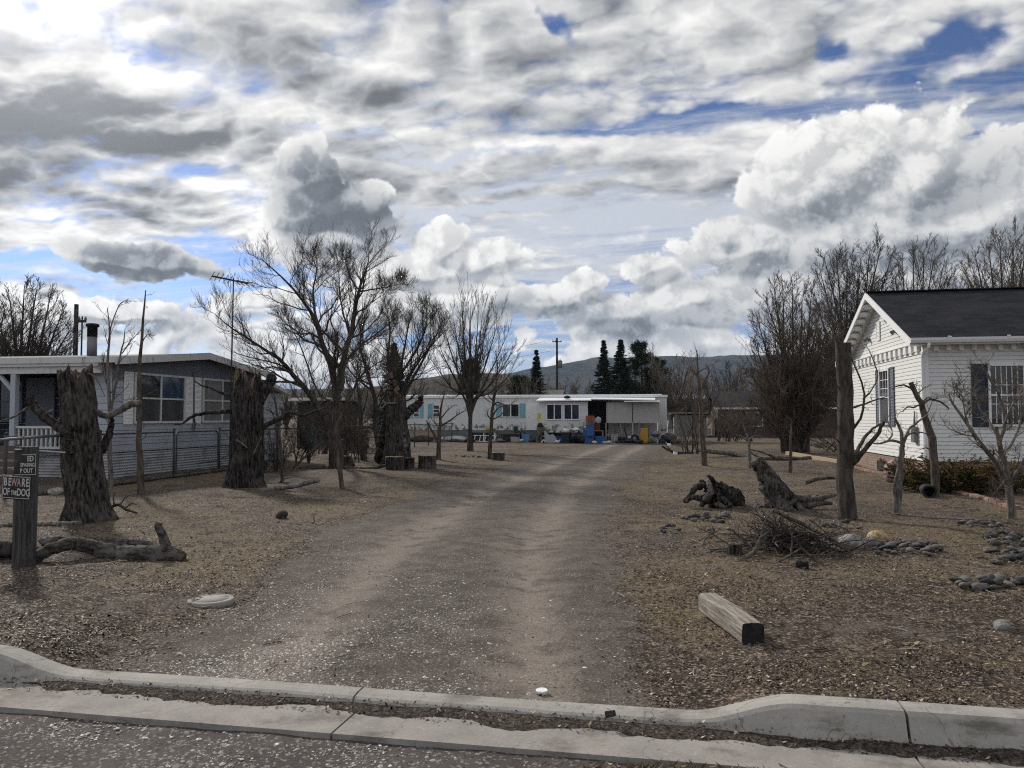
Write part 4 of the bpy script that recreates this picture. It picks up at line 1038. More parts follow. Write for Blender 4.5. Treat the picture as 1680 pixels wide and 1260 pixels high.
def tree(name, label, cat, base, limbs, levels, seed, bark=None, twig=None, group=None, sides=9, nl=14, wig=.25, buds=0, own=()):
    """base: world point; limbs: [(points, radii)] in world space; levels: kwargs for kids()"""
    bark = bark or M_BARK; twig = twig or M_TWIG
    rg = np.random.RandomState(seed); b = np.array(base)
    LP, LR = [], []
    for pts, rad in limbs:
        q, r = resample(pts, rad, nl, rg, wig); LP.append(q - b); LR.append(r)
    LP, LR = np.array(LP), np.array(LR)
    t = thing(name, label, cat, base, 0, group)
    v, f = tubes_np(LP, LR, sides); me = mesh_np('trunk', v, f); smooth(me); link('trunk', me, bark, t)
    V, F, off = [], [], 0; P_, R_ = LP, LR; src = [(LP, LR)]
    for kw in levels:
        kw = dict(kw); frm = kw.pop('frm', -1); sd_ = kw.pop('sides', 3)
        P_, R_ = src[frm]; P_, R_ = kids(P_, R_, rg, **kw); src.append((P_, R_))
        v, f = tubes_np(P_, R_, sd_); V.append(v); F.append(f + off); off += len(v)
    if V:
        me = mesh_np('crown', np.concatenate(V), np.concatenate(F)); link('crown', me, twig, t)
    return t
def px(D, *pts, dz=None):
    """limb through photo pixels at a depth, depth offsets optional third value"""
    return [Q(p[0], p[1], D + (p[2] if len(p) > 2 else 0)) for p in pts]

# big many stemmed tree by the drive
D = P(550, 770).y
B = PG(550, 770)
big = [(px(D, (556, 776), (553, 720, .1), (554, 674, .2), (549, 617, 0), (531, 571, -.4), (520, 531, -.7), (503, 503, -.9), (480, 472, -1.2), (454, 447, -1.4), (428, 424, -1.6)), [0.149, 0.105, 0.0434, 0.0096]),
       (px(D, (550, 776, .2), (551, 700, .3), (553, 640, .6), (566, 589, .9), (574, 554, 1), (582, 510, 1), (589, 480, 1), (595, 455, 1.2), (603, 436, 1.2), (606, 412, 1.4)), [0.124, 0.093, 0.0496, 0.0096]),
       (px(D, (545, 775), (542, 720, -.3), (522, 665, -.5), (491, 626, -.9), (474, 606, -1.2), (454, 586, -1.5), (429, 571, -1.8), (400, 551, -2.2), (375, 535, -2.4), (352, 515, -2.6)), [0.118, 0.0744, 0.0372, 0.008]),
       (px(D, (560, 640, .3), (569, 592, .8), (594, 566, 1.5), (623, 543, 2), (650, 520, 2.4)), [0.062, 0.0434, 0.0248, 0.008]),
       (px(D, (530, 569, -.4), (518, 520, .3), (514, 474, .6), (519, 442, .9), (508, 414, 1)), [0.0496, 0.0372, 0.0217, 0.0072]),
       (px(D, (590, 478, 1), (617, 474, 1.8), (640, 470, 2.4), (664, 464, 2.8)), [0.031, 0.0217, 0.016, 0.0064]),
       (px(D, (553, 690), (575, 650, -.6), (590, 620, -1.1), (612, 600, -1.6), (640, 585, -2)), [0.0496, 0.0372, 0.0186, 0.0064]),
       (px(D, (548, 660), (520, 640, .8), (490, 560, 1.6), (470, 530, 2)), [0.0434, 0.031, 0.0186, 0.0064]),
       (px(D, (574, 552, 1), (560, 500, 1.8), (556, 450, 2.2), (560, 424, 2.5)), [0.0372, 0.0279, 0.0155, 0.0064])]
TW = dict(spread=.70, lift=.22, wig=.06, tup=.22)
tree('bare_tree', 'tall bare tree with several leaning stems between the grey house and the dirt drive', 'tree', B, big,
     [dict(k=17, ratio=.38, t0=.26, spread=.85, lift=.14, rmul=.55, tip=.005, n=6, wig=.07, lenpow=.80), dict(k=8, ratio=.48, t0=.12, **TW, tip=.003, minlen=.25), dict(k=5, ratio=.54, t0=.12, **TW, tip=.0022, minlen=.18), dict(k=2, ratio=.5, t0=.2, **TW, tip=.0024, n=3, minlen=.10)], 11)
# its neighbour behind the broken trunk
D = 28.5; B = PG(636, 756); B = Vector((Q(636, 756, D).x, D, 0)); B.z = gz(B.x, B.y)
nb = [(px(D, (622, 752), (618, 700), (612, 650, -.3), (603, 612, -.6), (594, 580, -.8), (592, 550, -1), (600, 522, -1.2)), [0.124, 0.0806, 0.0434, 0.0096]),
      (px(D, (632, 752), (640, 690, .2), (650, 645, .2), (660, 590, .3), (668, 545, .4), (678, 505, .6)), [0.112, 0.0744, 0.0372, 0.0096]),
      (px(D, (640, 752), (650, 700), (663, 636, -.4), (680, 603, -.8), (706, 569, -1.2), (733, 540, -1.6)), [0.105, 0.0682, 0.031, 0.008]),
      (px(D, (645, 700), (672, 630, .6), (700, 580, 1), (718, 545, 1.3), (726, 522, 1.6)), [0.0744, 0.0496, 0.0248, 0.008]),
      (px(D, (636, 700), (640, 640, .8), (636, 590, 1.2), (640, 540, 1.5), (634, 505, 1.8)), [0.0806, 0.0558, 0.031, 0.008]),
      (px(D, (655, 620, .3), (690, 560, .2), (700, 530, 0), (697, 500, 0)), [0.0496, 0.0372, 0.0186, 0.0072]),
      (px(D, (610, 640, -.3), (585, 620, 0), (560, 590, .5), (548, 560, .8)), [0.0496, 0.031, 0.0186, 0.0072])]
tree('bare_tree', 'spreading bare tree with a dense twiggy crown standing behind the broken trunk', 'tree', B, nb,
     [dict(k=14, ratio=.40, t0=.24, spread=.75, lift=.18, rmul=.55, tip=.005, n=6, wig=.07, lenpow=.88), dict(k=7, ratio=.50, t0=.12, **TW, tip=.003, minlen=.28), dict(k=5, ratio=.54, t0=.12, **TW, tip=.0024, minlen=.2), dict(k=2, ratio=.5, t0=.2, **TW, tip=.0026, n=3, minlen=.1)], 12)
# vase shaped tree before the mobile home
B = PG(772, 741); D = B.y
rg0 = np.random.RandomState(5); vs = []
for i, (tx, ty) in enumerate([(716, 555), (726, 530), (742, 512), (757, 500), (772, 498), (786, 496), (802, 506), (818, 522), (832, 548), (842, 575), (846, 604), (708, 590), (770, 520), (792, 512)]):
    sx = 772 + (tx - 772) * .06; k = (i * 37 % 11 - 5) * .35
    vs.append((px(D, (773 if i % 2 else 770, 746), (771, 705), (sx, 672 - (i % 4) * 9, k * .1), (772 + (tx-772)*.38, 672 - (672-ty)*.36, k * .5), (772 + (tx-772)*.72, 672 - (672-ty)*.68, k), (tx, ty, k * 1.2)), [.13 if i < 2 else .09, .075, .05, .03, .006]))
vt = dict(spread=.42, lift=.22, wig=.035)
tree('bare_tree', 'slender vase shaped bare tree in front of the mobile home window', 'tree', B, vs,
     [dict(k=9, ratio=.34, t0=.48, spread=.45, lift=.2, rmul=.5, tip=.005, n=6, wig=.04), dict(k=7, ratio=.42, t0=.12, **vt, tip=.0036), dict(k=4, ratio=.42, t0=.15, **vt, tip=.0034, n=4)], 13, nl=12)

# small dead and young trees about the yard
def small(label, limbs, seed, levels=None, bark=None, twig=None, name='bare_sapling', cat='tree', base=None, D=None, group=None):
    b0 = limbs[0][0][0]; B = PG(*b0[:2]) if base is None else base; d = B.y if D is None else D
    return tree(name, label, cat, B, [(px(d, *p), [s * S_at(d) for s in r]) for p, r in limbs],
                levels if levels is not None else [dict(k=7, ratio=.28, t0=.25, spread=.9, lift=.1, rmul=.5, tip=.004, n=5, wig=.09), dict(k=4, ratio=.4, t0=.3, spread=.7, tip=.003, n=4)], seed, bark, twig, nl=12, wig=.2, group=group)
small('thin grey sapling leaning apart in two beside the sawn round', [([(719, 755), (721, 715), (722, 690), (724, 668), (729, 645)], [4.5, 2.62, 1.88, 0.75]), ([(718, 724), (708, 706, .2), (699, 690, .3)], [2.62, 1.5, 0.75]), ([(722, 700), (738, 690, -.2), (752, 680, -.3), (766, 672, -.3)], [1.5, 1.12, 0.525]), ([(722, 688), (730, 678), (738, 670), (746, 664)], [1.2, 0.9, 0.45])], 21, bark=M_DEADBROWN)
small('dark crooked little tree beside the low stump by the drive', [([(803, 753), (805, 715), (807, 680), (810, 655), (814, 630), (816, 600), (813, 575)], [3.6, 2.88, 2.16, 1.44, 0.576]), ([(807, 685), (815, 672), (824, 666)], [1.44, 1.08, 0.504]), ([(808, 668), (815, 660), (822, 662), (828, 664)], [1.44, 1.01, 0.432]), ([(806, 690), (800, 680), (801, 672)], [1.3, 0.864, 0.432]), ([(812, 645), (822, 634), (834, 625)], [1.3, 0.864, 0.36]), ([(809, 658), (802, 650), (800, 640)], [1.08, 0.72, 0.36])], 22)
small('tall thin dead pole of a tree by the chain link fence', [([(231, 812), (229, 760), (228, 700), (229, 640), (231, 580), (235, 520), (239, 476)], [6, 4.88, 3.75, 3, 1.95, 0.75]), ([(229, 655), (240, 648), (256, 640)], [1.35, 0.75, 0.375]), ([(229, 672), (222, 664), (214, 654)], [1.2, 0.75, 0.375]), ([(234, 560), (242, 548), (246, 552)], [0.9, 0.6, 0.3])], 23,
      levels=[dict(k=10, ratio=.12, t0=.2, spread=1.2, lift=-.1, rmul=.3, tip=.003, n=5, wig=.1), dict(k=4, ratio=.5, t0=.2, spread=.7, tip=.002, n=4)], bark=M_DEADBROWN)
small('pale slender sapling with upright shoots behind the twisted thick stump', [([(182, 800), (180, 740), (180, 690), (178, 640), (176, 590), (180, 550), (176, 505)], [4, 3.2, 2.6, 1.8, .6]), ([(180, 690), (188, 640), (196, 590), (203, 560), (205, 540)], [2.4, 1.8, 1.2, .5]), ([(178, 640), (170, 600), (172, 580)], [1.6, 1, .5]), ([(200, 580), (214, 560), (228, 545)], [1, .8, .4]), ([(178, 560), (184, 530), (196, 500), (208, 492)], [1.2, .8, .4])], 24, bark=M_DEAD, twig=M_TWIGTAN)
small('dead pole tree with a forked top and brushy shoots at its foot', [([(1156, 765), (1153, 720), (1150, 680), (1147, 640), (1145, 605), (1143, 574)], [5.07, 4.29, 3.51, 2.03, 0.624]), ([(1149, 645), (1156, 625), (1163, 612), (1161, 600)], [2.03, 1.56, 0.78]), ([(1147, 622), (1140, 612), (1134, 605)], [1.56, 1.09, 0.546]), ([(1153, 700), (1146, 690), (1136, 665)], [1.25, 0.78, 0.39])], 25, bark=M_DEADBROWN)
small('spindly sapling among the cut branches near the leaning stump', [([(1231, 768), (1229, 742), (1227, 720), (1222, 705), (1216, 690)], [3, 2.4, 1.6, .7]), ([(1228, 722), (1238, 715), (1250, 716)], [1.4, 1, .5]), ([(1228, 725), (1216, 716), (1204, 712)], [1.4, 1, .5])], 26, bark=M_DEAD)
small('bare reddish stake of a young tree behind the leaning stump', [([(1296, 775), (1297, 745), (1297, 720), (1299, 690)], [3.2, 2.6, 2, .7])], 27, bark=M_DEADBROWN)
small('slim grey sapling behind the cut trunk with dark branches', [([(463, 792), (461, 740), (457, 700), (452, 660), (446, 630)], [3, 2.4, 1.8, 0.75]), ([(459, 720), (452, 690), (440, 665)], [1.5, 1.05, 0.45]), ([(457, 695), (468, 670), (473, 640)], [1.35, 0.9, 0.375])], 28, bark=M_DEADBROWN)
small('thin forked sapling by the woodpile and sawn log', [([(561, 800), (556, 760), (550, 730), (552, 700), (560, 680), (575, 650), (592, 625)], [4, 3.2, 2.4, 1.76, 0.64]), ([(551, 718), (546, 690), (548, 660)], [1.6, 1.12, 0.48]), ([(560, 682), (556, 660), (560, 640)], [1.28, 0.88, 0.4])], 29, bark=M_DEADBROWN)
small('short dark trunk standing between the two bare trees', [([(597, 757), (594, 720), (592, 690), (590, 650), (584, 620)], [5, 4, 3.4, 2.4, 1]), ([(592, 690), (600, 660), (604, 640)], [1.8, 1.2, .6])], 30)

# trunks and twisty little trees in the side yard
D = P(1390, 847).y
small('straight dark trunk sawn off at the top before the white house', [([(1391, 850), (1389, 800), (1388, 740), (1387, 680), (1385, 620), (1383, 562)], [15.3, 13.5, 13.5, 12.6, 12.2, 12.6]),
      ([(1396, 764), (1404, 755, -.1), (1421, 736, -.3), (1443, 706, -.5), (1451, 692, -.6)], [4.5, 4.14, 3.24, 1.8]), ([(1398, 752), (1408, 735, .2), (1420, 716, .5), (1433, 703, .7), (1446, 695, .8)], [3.6, 3.06, 2.34, 1.26]),
      ([(1396, 708), (1413, 684, -.2), (1418, 652, -.3), (1415, 632, -.3), (1402, 600, -.3), (1390, 572, -.2)], [2.34, 1.8, 1.44, 0.72]), ([(1396, 670), (1414, 664, .3), (1434, 657, .5), (1456, 650, .6)], [2.16, 1.62, 1.26, 0.63]),
      ([(1416, 655, -.3), (1430, 640, -.2), (1440, 615, 0), (1428, 580, 0), (1420, 565, 0)], [1.26, 0.99, 0.72, 0.36]), ([(1380, 690), (1368, 676, .2), (1352, 668, .3), (1340, 650, .4)], [1.8, 1.35, 0.9, 0.45]), ([(1379, 640), (1366, 625, 0), (1350, 618, 0)], [1.44, 0.99, 0.45]), ([(1381, 730), (1366, 716, -.3), (1348, 712, -.4)], [1.44, 0.99, 0.45])], 31,
      levels=[dict(k=5, ratio=.16, t0=.35, spread=.9, lift=.05, rmul=.4, tip=.0028, n=6, wig=.09), dict(k=4, ratio=.5, t0=.2, spread=.7, tip=.002, n=4)], name='sawn_tree', bark=M_BARK)
small('pale forked sapling in front of the house corner', [([(1472, 841), (1474, 800), (1478, 760), (1481, 730)], [7, 6, 5, 4]), ([(1481, 732), (1478, 706), (1470, 690), (1467, 676)], [3.4, 2.6, 2, 1]), ([(1481, 732), (1488, 712, .1), (1492, 704, .2), (1508, 690, .3), (1523, 679, .4)], [3, 2.4, 1.8, .8]), ([(1479, 727), (1462, 722, -.1), (1444, 728, -.2), (1428, 726, -.2)], [2.4, 1.8, .8]), ([(1487, 716), (1496, 711), (1510, 709), (1520, 712)], [1.8, 1.3, .6]), ([(1455, 725), (1464, 712), (1458, 695), (1456, 684)], [1.6, 1.1, .5]), ([(1472, 838), (1467, 812), (1470, 780), (1476, 762)], [3, 2.4, 1.4])], 32,
      levels=[dict(k=5, ratio=.22, t0=.2, spread=.9, rmul=.4, tip=.0028, n=5, wig=.1), dict(k=3, ratio=.5, t0=.2, spread=.7, tip=.002, n=4)], bark=M_DEAD, twig=M_TWIG)
small('crooked dark dead trunk leaning in front of the white house corner', [([(1533, 815), (1534, 770), (1530, 725), (1522, 695), (1513, 668), (1505, 650), (1494, 628)], [6.97, 6.56, 6.15, 4.92, 4.1, 3.69]), ([(1498, 640), (1484, 632, -.1), (1470, 634, -.2), (1464, 638, -.2)], [1.8, 1.31, 0.656]), ([(1509, 664), (1499, 668, -.1), (1488, 668, -.2), (1481, 676, -.2)], [1.64, 1.31, 0.656]), ([(1513, 665), (1524, 656, .1), (1540, 658, .2), (1550, 664, .2), (1557, 671, .2)], [1.97, 1.64, 0.984]), ([(1503, 648), (1512, 640), (1520, 634)], [1.31, 0.902, 0.41]), ([(1497, 637), (1500, 632), (1502, 630)], [1.48, 1.15, 0.656]), ([(1512, 662), (1522, 652), (1532, 655), (1545, 652)], [1.31, 0.902, 0.41]), ([(1532, 742), (1520, 735), (1508, 738)], [1.31, 0.82, 0.41])], 33,
      levels=[dict(k=4, ratio=.20, t0=.3, spread=.95, rmul=.35, tip=.003, n=5, wig=.12), dict(k=3, ratio=.5, t0=.2, spread=.7, tip=.002, n=4)], bark=M_DEADBROWN, name='dead_tree')
small('twiggy pale grey tree with curling branches by the front window', [([(1660, 852), (1657, 815), (1653, 785), (1646, 755), (1640, 725), (1634, 700)], [6.8, 5.95, 4.76, 3.82, 2.55]), ([(1654, 795), (1637, 765, -.2), (1615, 735, -.4), (1597, 710, -.6), (1585, 692, -.6), (1562, 660, -.6), (1557, 645, -.6)], [4.67, 3.91, 3.06, 2.04, 0.765]), ([(1656, 800), (1672, 770, -.2), (1690, 740, -.3), (1712, 716, -.3)], [3.91, 3.06, 2.04, 0.85]), ([(1640, 725), (1648, 690), (1640, 650), (1618, 612), (1611, 605)], [2.89, 2.38, 2.04, 1.87]), ([(1644, 750), (1668, 712, .3), (1676, 670, .4), (1668, 630, .5)], [2.72, 2.04, 1.53, 0.68]), ([(1640, 720), (1622, 690, .3), (1606, 668, .4), (1600, 640, .5)], [2.21, 1.7, 1.19, 0.51]), ([(1652, 780), (1640, 800, -.3), (1628, 812, -.4)], [1.87, 1.36, 0.595]), ([(1590, 700, -.6), (1582, 672, -.6), (1576, 640, -.5)], [1.53, 1.02, 0.425]), ([(1646, 700), (1664, 660, -.2), (1690, 640, -.3)], [2.04, 1.36, 0.595])], 34,
      levels=[dict(k=8, ratio=.42, t0=.25, spread=1.0, lift=.1, rmul=.45, tip=.0035, n=7, wig=.10), dict(k=6, ratio=.42, t0=.2, spread=.9, tip=.003, n=6, wig=.10), dict(k=4, ratio=.45, t0=.2, spread=.8, tip=.0022, n=4, wig=.1)], bark=M_DEAD, twig=M_TWIGTAN, name='twiggy_tree')

# thicket trees beside and behind the white house
def fan(name, label, base, D, tops, seed, r0, levels, bark=None, twig=None, group=None, w=10, drop=0):
    rg = np.random.RandomState(seed); L = []
    for i, (tx, ty) in enumerate(tops):
        bx = base[0] + rg.uniform(-w, w); k = rg.uniform(-1, 1) * D * .05; ty = ty + drop
        by = base[1]; mx = bx + (tx - bx) * .30; my = by - (by - ty) * .42
        L.append((px(D, (bx, by, k * .2), ((bx*2+mx)/3, (by*1.2+my)/2.2, k * .3), (mx, my, k * .6), (bx + (tx-bx)*.66, by - (by-ty)*.74, k), (tx, ty, k * 1.2)), [r0, r0*.7, r0*.4, .008 + D * .00008]))
    b = Vector((Q(base[0], 684, D).x, D, 0)); b.z = gz(b.x, b.y)
    return tree(name, label, 'tree', b, L, levels, seed, bark, twig, group, sides=7, nl=11)
ft = lambda tip: [dict(k=24, ratio=.42, t0=.16, spread=.6, lift=.16, rmul=.5, tip=tip*1.4, n=5, wig=.07, lenpow=.88), dict(k=9, ratio=.46, t0=.12, spread=.6, lift=.15, wig=.07, tip=tip*1.1), dict(k=5, ratio=.48, t0=.15, spread=.6, lift=.1, wig=.07, tip=tip, n=4)]
fan('bare_tree', 'dense brown multi stemmed bare tree spreading beside the white house', (1303, 742), 34, [(1236, 640), (1228, 590), (1238, 540), (1242, 500), (1256, 470), (1270, 450), (1284, 446), (1300, 450), (1316, 458), (1332, 452), (1350, 470), (1372, 500), (1388, 540), (1396, 600), (1262, 560), (1290, 520), (1320, 520), (1350, 540), (1245, 610), (1370, 620)], 41, .11, ft(.0045), twig=M_TWIGRED, w=22, drop=22)
fan('bare_tree', 'tall thin crowned bare tree rising right over the ridge of the white house gable', (1400, 716), 46, [(1345, 420), (1352, 400), (1372, 398), (1390, 402), (1408, 430), (1336, 460), (1426, 392), (1445, 384), (1412, 405), (1462, 400), (1330, 500), (1440, 440)], 42, .15, ft(.006), twig=M_TWIG, w=14, drop=22)
fan('bare_tree', 'bare tree with an even fan of twigs behind the middle of the black roof', (1505, 716), 50, [(1468, 430), (1480, 402), (1498, 388), (1516, 386), (1534, 394), (1550, 404), (1560, 430), (1474, 460), (1545, 450)], 43, .15, ft(.006), w=14, drop=22)
fan('bare_tree', 'broad bare tree with olive tinged twigs behind the far end of the black roof', (1650, 716), 44, [(1575, 450), (1582, 420), (1600, 398), (1622, 384), (1640, 372), (1662, 366), (1684, 380), (1700, 400), (1720, 430), (1608, 440), (1660, 420), (1690, 450)], 44, .17, ft(.006), twig=M_TWIGRED, w=14, drop=20)
fan('bare_tree', 'broad bare tree behind the stovepipes of the grey house', (38, 712), 42, [(-20, 520), (-8, 480), (14, 455), (40, 442), (62, 440), (84, 455), (104, 480), (118, 510), (124, 545), (20, 500), (60, 490), (90, 520)], 45, .17, ft(.006), w=10, drop=26)
fan('bare_tree', 'bare tree cut by the picture edge behind the grey house roof', (-46, 712), 46, [(-90, 470), (-60, 440), (-30, 436), (-6, 450), (10, 480), (16, 520)], 46, .17, ft(.006), w=10, drop=26)
fan('bramble_bush', 'tangled dark bramble bush at the back corner of the grey house', (500, 760), 25, [(470, 690), (480, 676), (495, 660), (510, 668), (525, 680), (534, 700), (505, 690), (488, 700)], 47, .025, [dict(k=9, ratio=.4, t0=.1, spread=.9, rmul=.5, tip=.004, n=5, wig=.12), dict(k=7, ratio=.45, t0=.1, spread=.9, tip=.003, n=5, wig=.12), dict(k=4, ratio=.45, t0=.1, spread=.9, tip=.0025, n=4, wig=.1)], w=18)
fan('bramble_bush', 'pale tan brush growing round the foot of the dead pole tree', (1135, 745), 31, [(1100, 690), (1106, 660), (1114, 640), (1124, 620), (1136, 650), (1146, 670), (1092, 710), (1166, 690)], 48, .03, [dict(k=8, ratio=.4, t0=.1, spread=.6, rmul=.5, tip=.005, n=5, wig=.06), dict(k=6, ratio=.45, t0=.1, spread=.6, tip=.004, n=4, wig=.08)], twig=M_TWIGTAN, w=14)
fan('bramble_bush', 'reddish brown brush in front of the low brown house', (1200, 722), 48, [(1175, 690), (1188, 680), (1200, 676), (1212, 684), (1225, 690), (1238, 684), (1250, 696)], 49, .03, [dict(k=8, ratio=.4, t0=.1, spread=.6, rmul=.5, tip=.006, n=5, wig=.06), dict(k=6, ratio=.45, t0=.1, spread=.6, tip=.005, n=4, wig=.08)], twig=M_TWIGRED, w=30)

fan('bramble_bush', 'tall grey brush growing in front of the dark brown shed', (545, 745), 31, [(500, 660), (516, 640), (530, 655), (545, 630), (560, 650), (578, 640), (590, 665), (508, 690), (575, 690), (600, 690)], 50, .035, [dict(k=10, ratio=.42, t0=.1, spread=.7, rmul=.5, tip=.005, n=5, wig=.1), dict(k=7, ratio=.45, t0=.1, spread=.7, tip=.004, n=5, wig=.1), dict(k=4, ratio=.5, t0=.1, spread=.7, tip=.003, n=4, wig=.1)], twig=M_TWIG, w=45)
fan('bramble_bush', 'grey brown brush hiding the wall of the low brown house', (1215, 724), 50, [(1160, 670), (1176, 650), (1190, 640), (1206, 655), (1222, 645), (1240, 650), (1256, 668), (1270, 660), (1180, 690), (1230, 690)], 51, .05, [dict(k=10, ratio=.42, t0=.1, spread=.65, rmul=.5, tip=.008, n=5, wig=.08), dict(k=7, ratio=.45, t0=.1, spread=.65, tip=.006, n=4, wig=.08), dict(k=4, ratio=.5, t0=.1, spread=.7, tip=.005, n=3, wig=.08)], twig=M_TWIGTAN, w=55)
fan('bramble_bush', 'straggly bare shrubs along the far side of the dry yard under the thicket tree', (1340, 742), 36, [(1290, 690), (1320, 670), (1350, 660), (1375, 670), (1395, 690), (1410, 700), (1300, 710), (1380, 710)], 52, .035, [dict(k=10, ratio=.42, t0=.1, spread=.7, rmul=.5, tip=.006, n=5, wig=.09), dict(k=7, ratio=.45, t0=.1, spread=.7, tip=.005, n=4, wig=.09), dict(k=3, ratio=.5, t0=.1, spread=.7, tip=.004, n=3, wig=.09)], twig=M_TWIGRED, w=55)

fan('bramble_bush', 'tangle of dark shoots by the slim grey sapling at the house corner', (452, 780), 22, [(430, 720), (440, 700), (452, 690), (466, 700), (478, 715), (490, 735), (445, 735)], 53, .02, [dict(k=8, ratio=.45, t0=.1, spread=.8, rmul=.5, tip=.004, n=5, wig=.12), dict(k=6, ratio=.45, t0=.1, spread=.9, tip=.003, n=5, wig=.12), dict(k=3, ratio=.5, t0=.1, spread=.9, tip=.0025, n=4, wig=.1)], w=20)
fan('bramble_bush', 'thin brush of bare shoots between the leaning stems and the broken trunk', (592, 758), 27, [(570, 690), (580, 665), (592, 650), (604, 668), (616, 690), (585, 700), (606, 705)], 54, .02, [dict(k=8, ratio=.45, t0=.1, spread=.7, rmul=.5, tip=.004, n=5, wig=.1), dict(k=6, ratio=.45, t0=.1, spread=.8, tip=.003, n=5, wig=.1), dict(k=3, ratio=.5, t0=.1, spread=.8, tip=.0025, n=4, wig=.1)], w=16)

# bare trees in the distance: two grown crowns, copied
rgd = np.random.RandomState(9)
def far_tree(seed, twig):
    D = 80.0
    L = []
    for i in range(9):
        a = rgd.uniform(0, 6.28); s = rgd.uniform(.3, 1.0); h = rgd.uniform(.75, 1) * 8
        L.append(([Vector((0, D, 0)), Vector((.3*math.cos(a)*s, D+.3*math.sin(a)*s, 2.0)), Vector((1.3*math.cos(a)*s, D+1.3*math.sin(a)*s, h*.55)), Vector((2.8*math.cos(a)*s, D+2.8*math.sin(a)*s, h))], [.14, .10, .06, .015]))
    return tree('bare_tree', 'x', 'tree', Vector((0, D, 0)), L, [dict(k=9, ratio=.36, t0=.2, spread=.6, lift=.15, rmul=.5, tip=.014, n=5), dict(k=7, ratio=.42, t0=.1, spread=.6, tip=.011, n=4), dict(k=4, ratio=.45, t0=.1, spread=.6, tip=.009, n=3)], seed, twig=twig, sides=5, nl=8, group='bare trees in the distance')
kinds = [far_tree(61, M_TWIGTAN), far_tree(62, M_TWIGTAN), far_tree(63, M_TWIGRED), far_tree(64, M_TWIG)]
spots = [(690, 78, .62, 0, 0), (740, 88, .66, 1, 0), (800, 80, .60, 2, 0), (846, 92, .62, 0, 0), (866, 76, .66, 1, 0), (900, 88, .70, 0, 0), (930, 96, .75, 2, 0), (960, 84, .66, 1, 0), (1086, 86, .92, 0, 1), (1106, 78, .96, 1, 1), (1068, 92, .80, 2, 1), (1130, 88, .86, 0, 1), (1150, 96, .80, 1, 1), (1172, 82, .74, 2, 1), (1196, 90, .98, 3, 1), (1222, 84, .86, 0, 1), (1250, 90, .9, 1, 1), (620, 70, .62, 0, 0), (580, 64, .66, 2, 0), (520, 60, .66, 1, 0), (470, 64, .6, 3, 0), (1290, 84, .9, 2, 1), (1340, 80, .9, 3, 1)]
LB = {0: 'greyish bare tree in the far row behind the mobile home roof', 1: 'pale bare tree in the far brush between the conifers and the brown house'}
used = set()
for i, (a, D, s, k, z) in enumerate(spots):
    o = kinds[k] if k not in used else copy_tree(kinds[k]); used.add(k)
    o['label'] = LB[z]; o['group'] = 'distant bare trees behind the mobile home' if z == 0 else 'distant bare trees by the conifers'
    w = Q(a, 684, D); o.location = (w.x, D, gz(w.x, D)); o.rotation_euler.z = rgd.uniform(0, 6.28); o.scale = (s * rgd.uniform(.95, 1.3), s * rgd.uniform(.95, 1.3), s)

# ------------------------------------------------------------------ conifers
M_NEEDLE = material('dark_spruce_needles', lambda g: g.mix(g.ss(g.noise(g.pos(), .9, 4, .7) + (g.island() - .5) * .5, .3, .75), (.014, .023, .017), (.042, .058, .036)), rough=.9, spec=.1)
M_PINE = material('dark_pine_needles', lambda g: g.mix(g.island(), (.012, .020, .010), (.040, .052, .024)), rough=.9, spec=.1)
def needles(P_, R_, rg, per, size):
    N, n, _ = P_.shape
    t = rg.rand(N, per) * (n - 1.001); i = t.astype(int); u = (t - i)[..., None]; b = np.arange(N)[:, None]
    p = (P_[b, i] * (1 - u) + P_[b, i + 1] * u).reshape(-1, 3); m = len(p)
    a = rg.normal(0, 1, (m, 3)); a /= np.linalg.norm(a, axis=1)[:, None]; a[:, 2] = a[:, 2] * .5 - .15
    c = np.cross(a, rg.normal(0, 1, (m, 3))); c /= np.linalg.norm(c, axis=1)[:, None] + 1e-9
    s = size * rg.uniform(.6, 1.3, (m, 1))
    v = np.stack([p - c * s * .22, p + c * s * .22, p + a * s], 1).reshape(-1, 3)
    return v, np.arange(m * 3).reshape(-1, 3)
def spruce(label, pxb, D, top, width, seed, group=None, dens=1.0):
    rg = np.random.RandomState(seed); w = Q(pxb, 684, D); h = Q(pxb, top, D).z; wd = width * S_at(D) / 2 * 1.5
    t = thing('spruce', label, 'tree', (w.x, D, gz(w.x, D)), 0, group)
    m = MB(); m.tube([(0, 0, -.2), (0, 0, h * .5), (0, 0, h)], [.20, .11, .015], 8); m.build('trunk', M_BARK, t)
    N = int(430 * dens); z = np.sort(rg.rand(N) ** .85) * h * .96 + h * .05; z = np.minimum(z, h * .985)
    a = rg.rand(N) * 6.283; L = wd * 1.45 * (1 - z / h) ** 1.0 * rg.uniform(.55, 1.15, N) + .04
    s = np.linspace(0, 1, 5)
    P_ = np.stack([np.cos(a)[:, None] * L[:, None] * s, np.sin(a)[:, None] * L[:, None] * s, z[:, None] - L[:, None] * .22 * s + L[:, None] * .18 * s ** 3], -1)
    v, f = tubes_np(P_, np.full((N, 5), .012), 3)
    sub, _ = kids(P_, np.full((N, 5), .012), rg, 7, .34, spread=.8, t0=.2, lift=-.12, n=3, tip=.006)
    nv, nf = needles(sub, None, rg, 12, .17)
    nv2, nf2 = needles(P_, None, rg, 18, .18)
    me = mesh_np('crown', np.concatenate([v, nv, nv2]), [f, np.concatenate([nf + len(v), nf2 + len(v) + len(nv)])]); link('crown', me, M_NEEDLE, t)
    return t
spruce('small pointed spruce beside the tall power pole', 880, 86, 573, 28, 71)
spruce('narrow pointed spruce at the power pole side of the conifer clump', 991, 78, 557, 34, 72)
spruce('widest spruce in the middle of the conifer clump', 1019, 76, 556, 44, 73, dens=1.3)
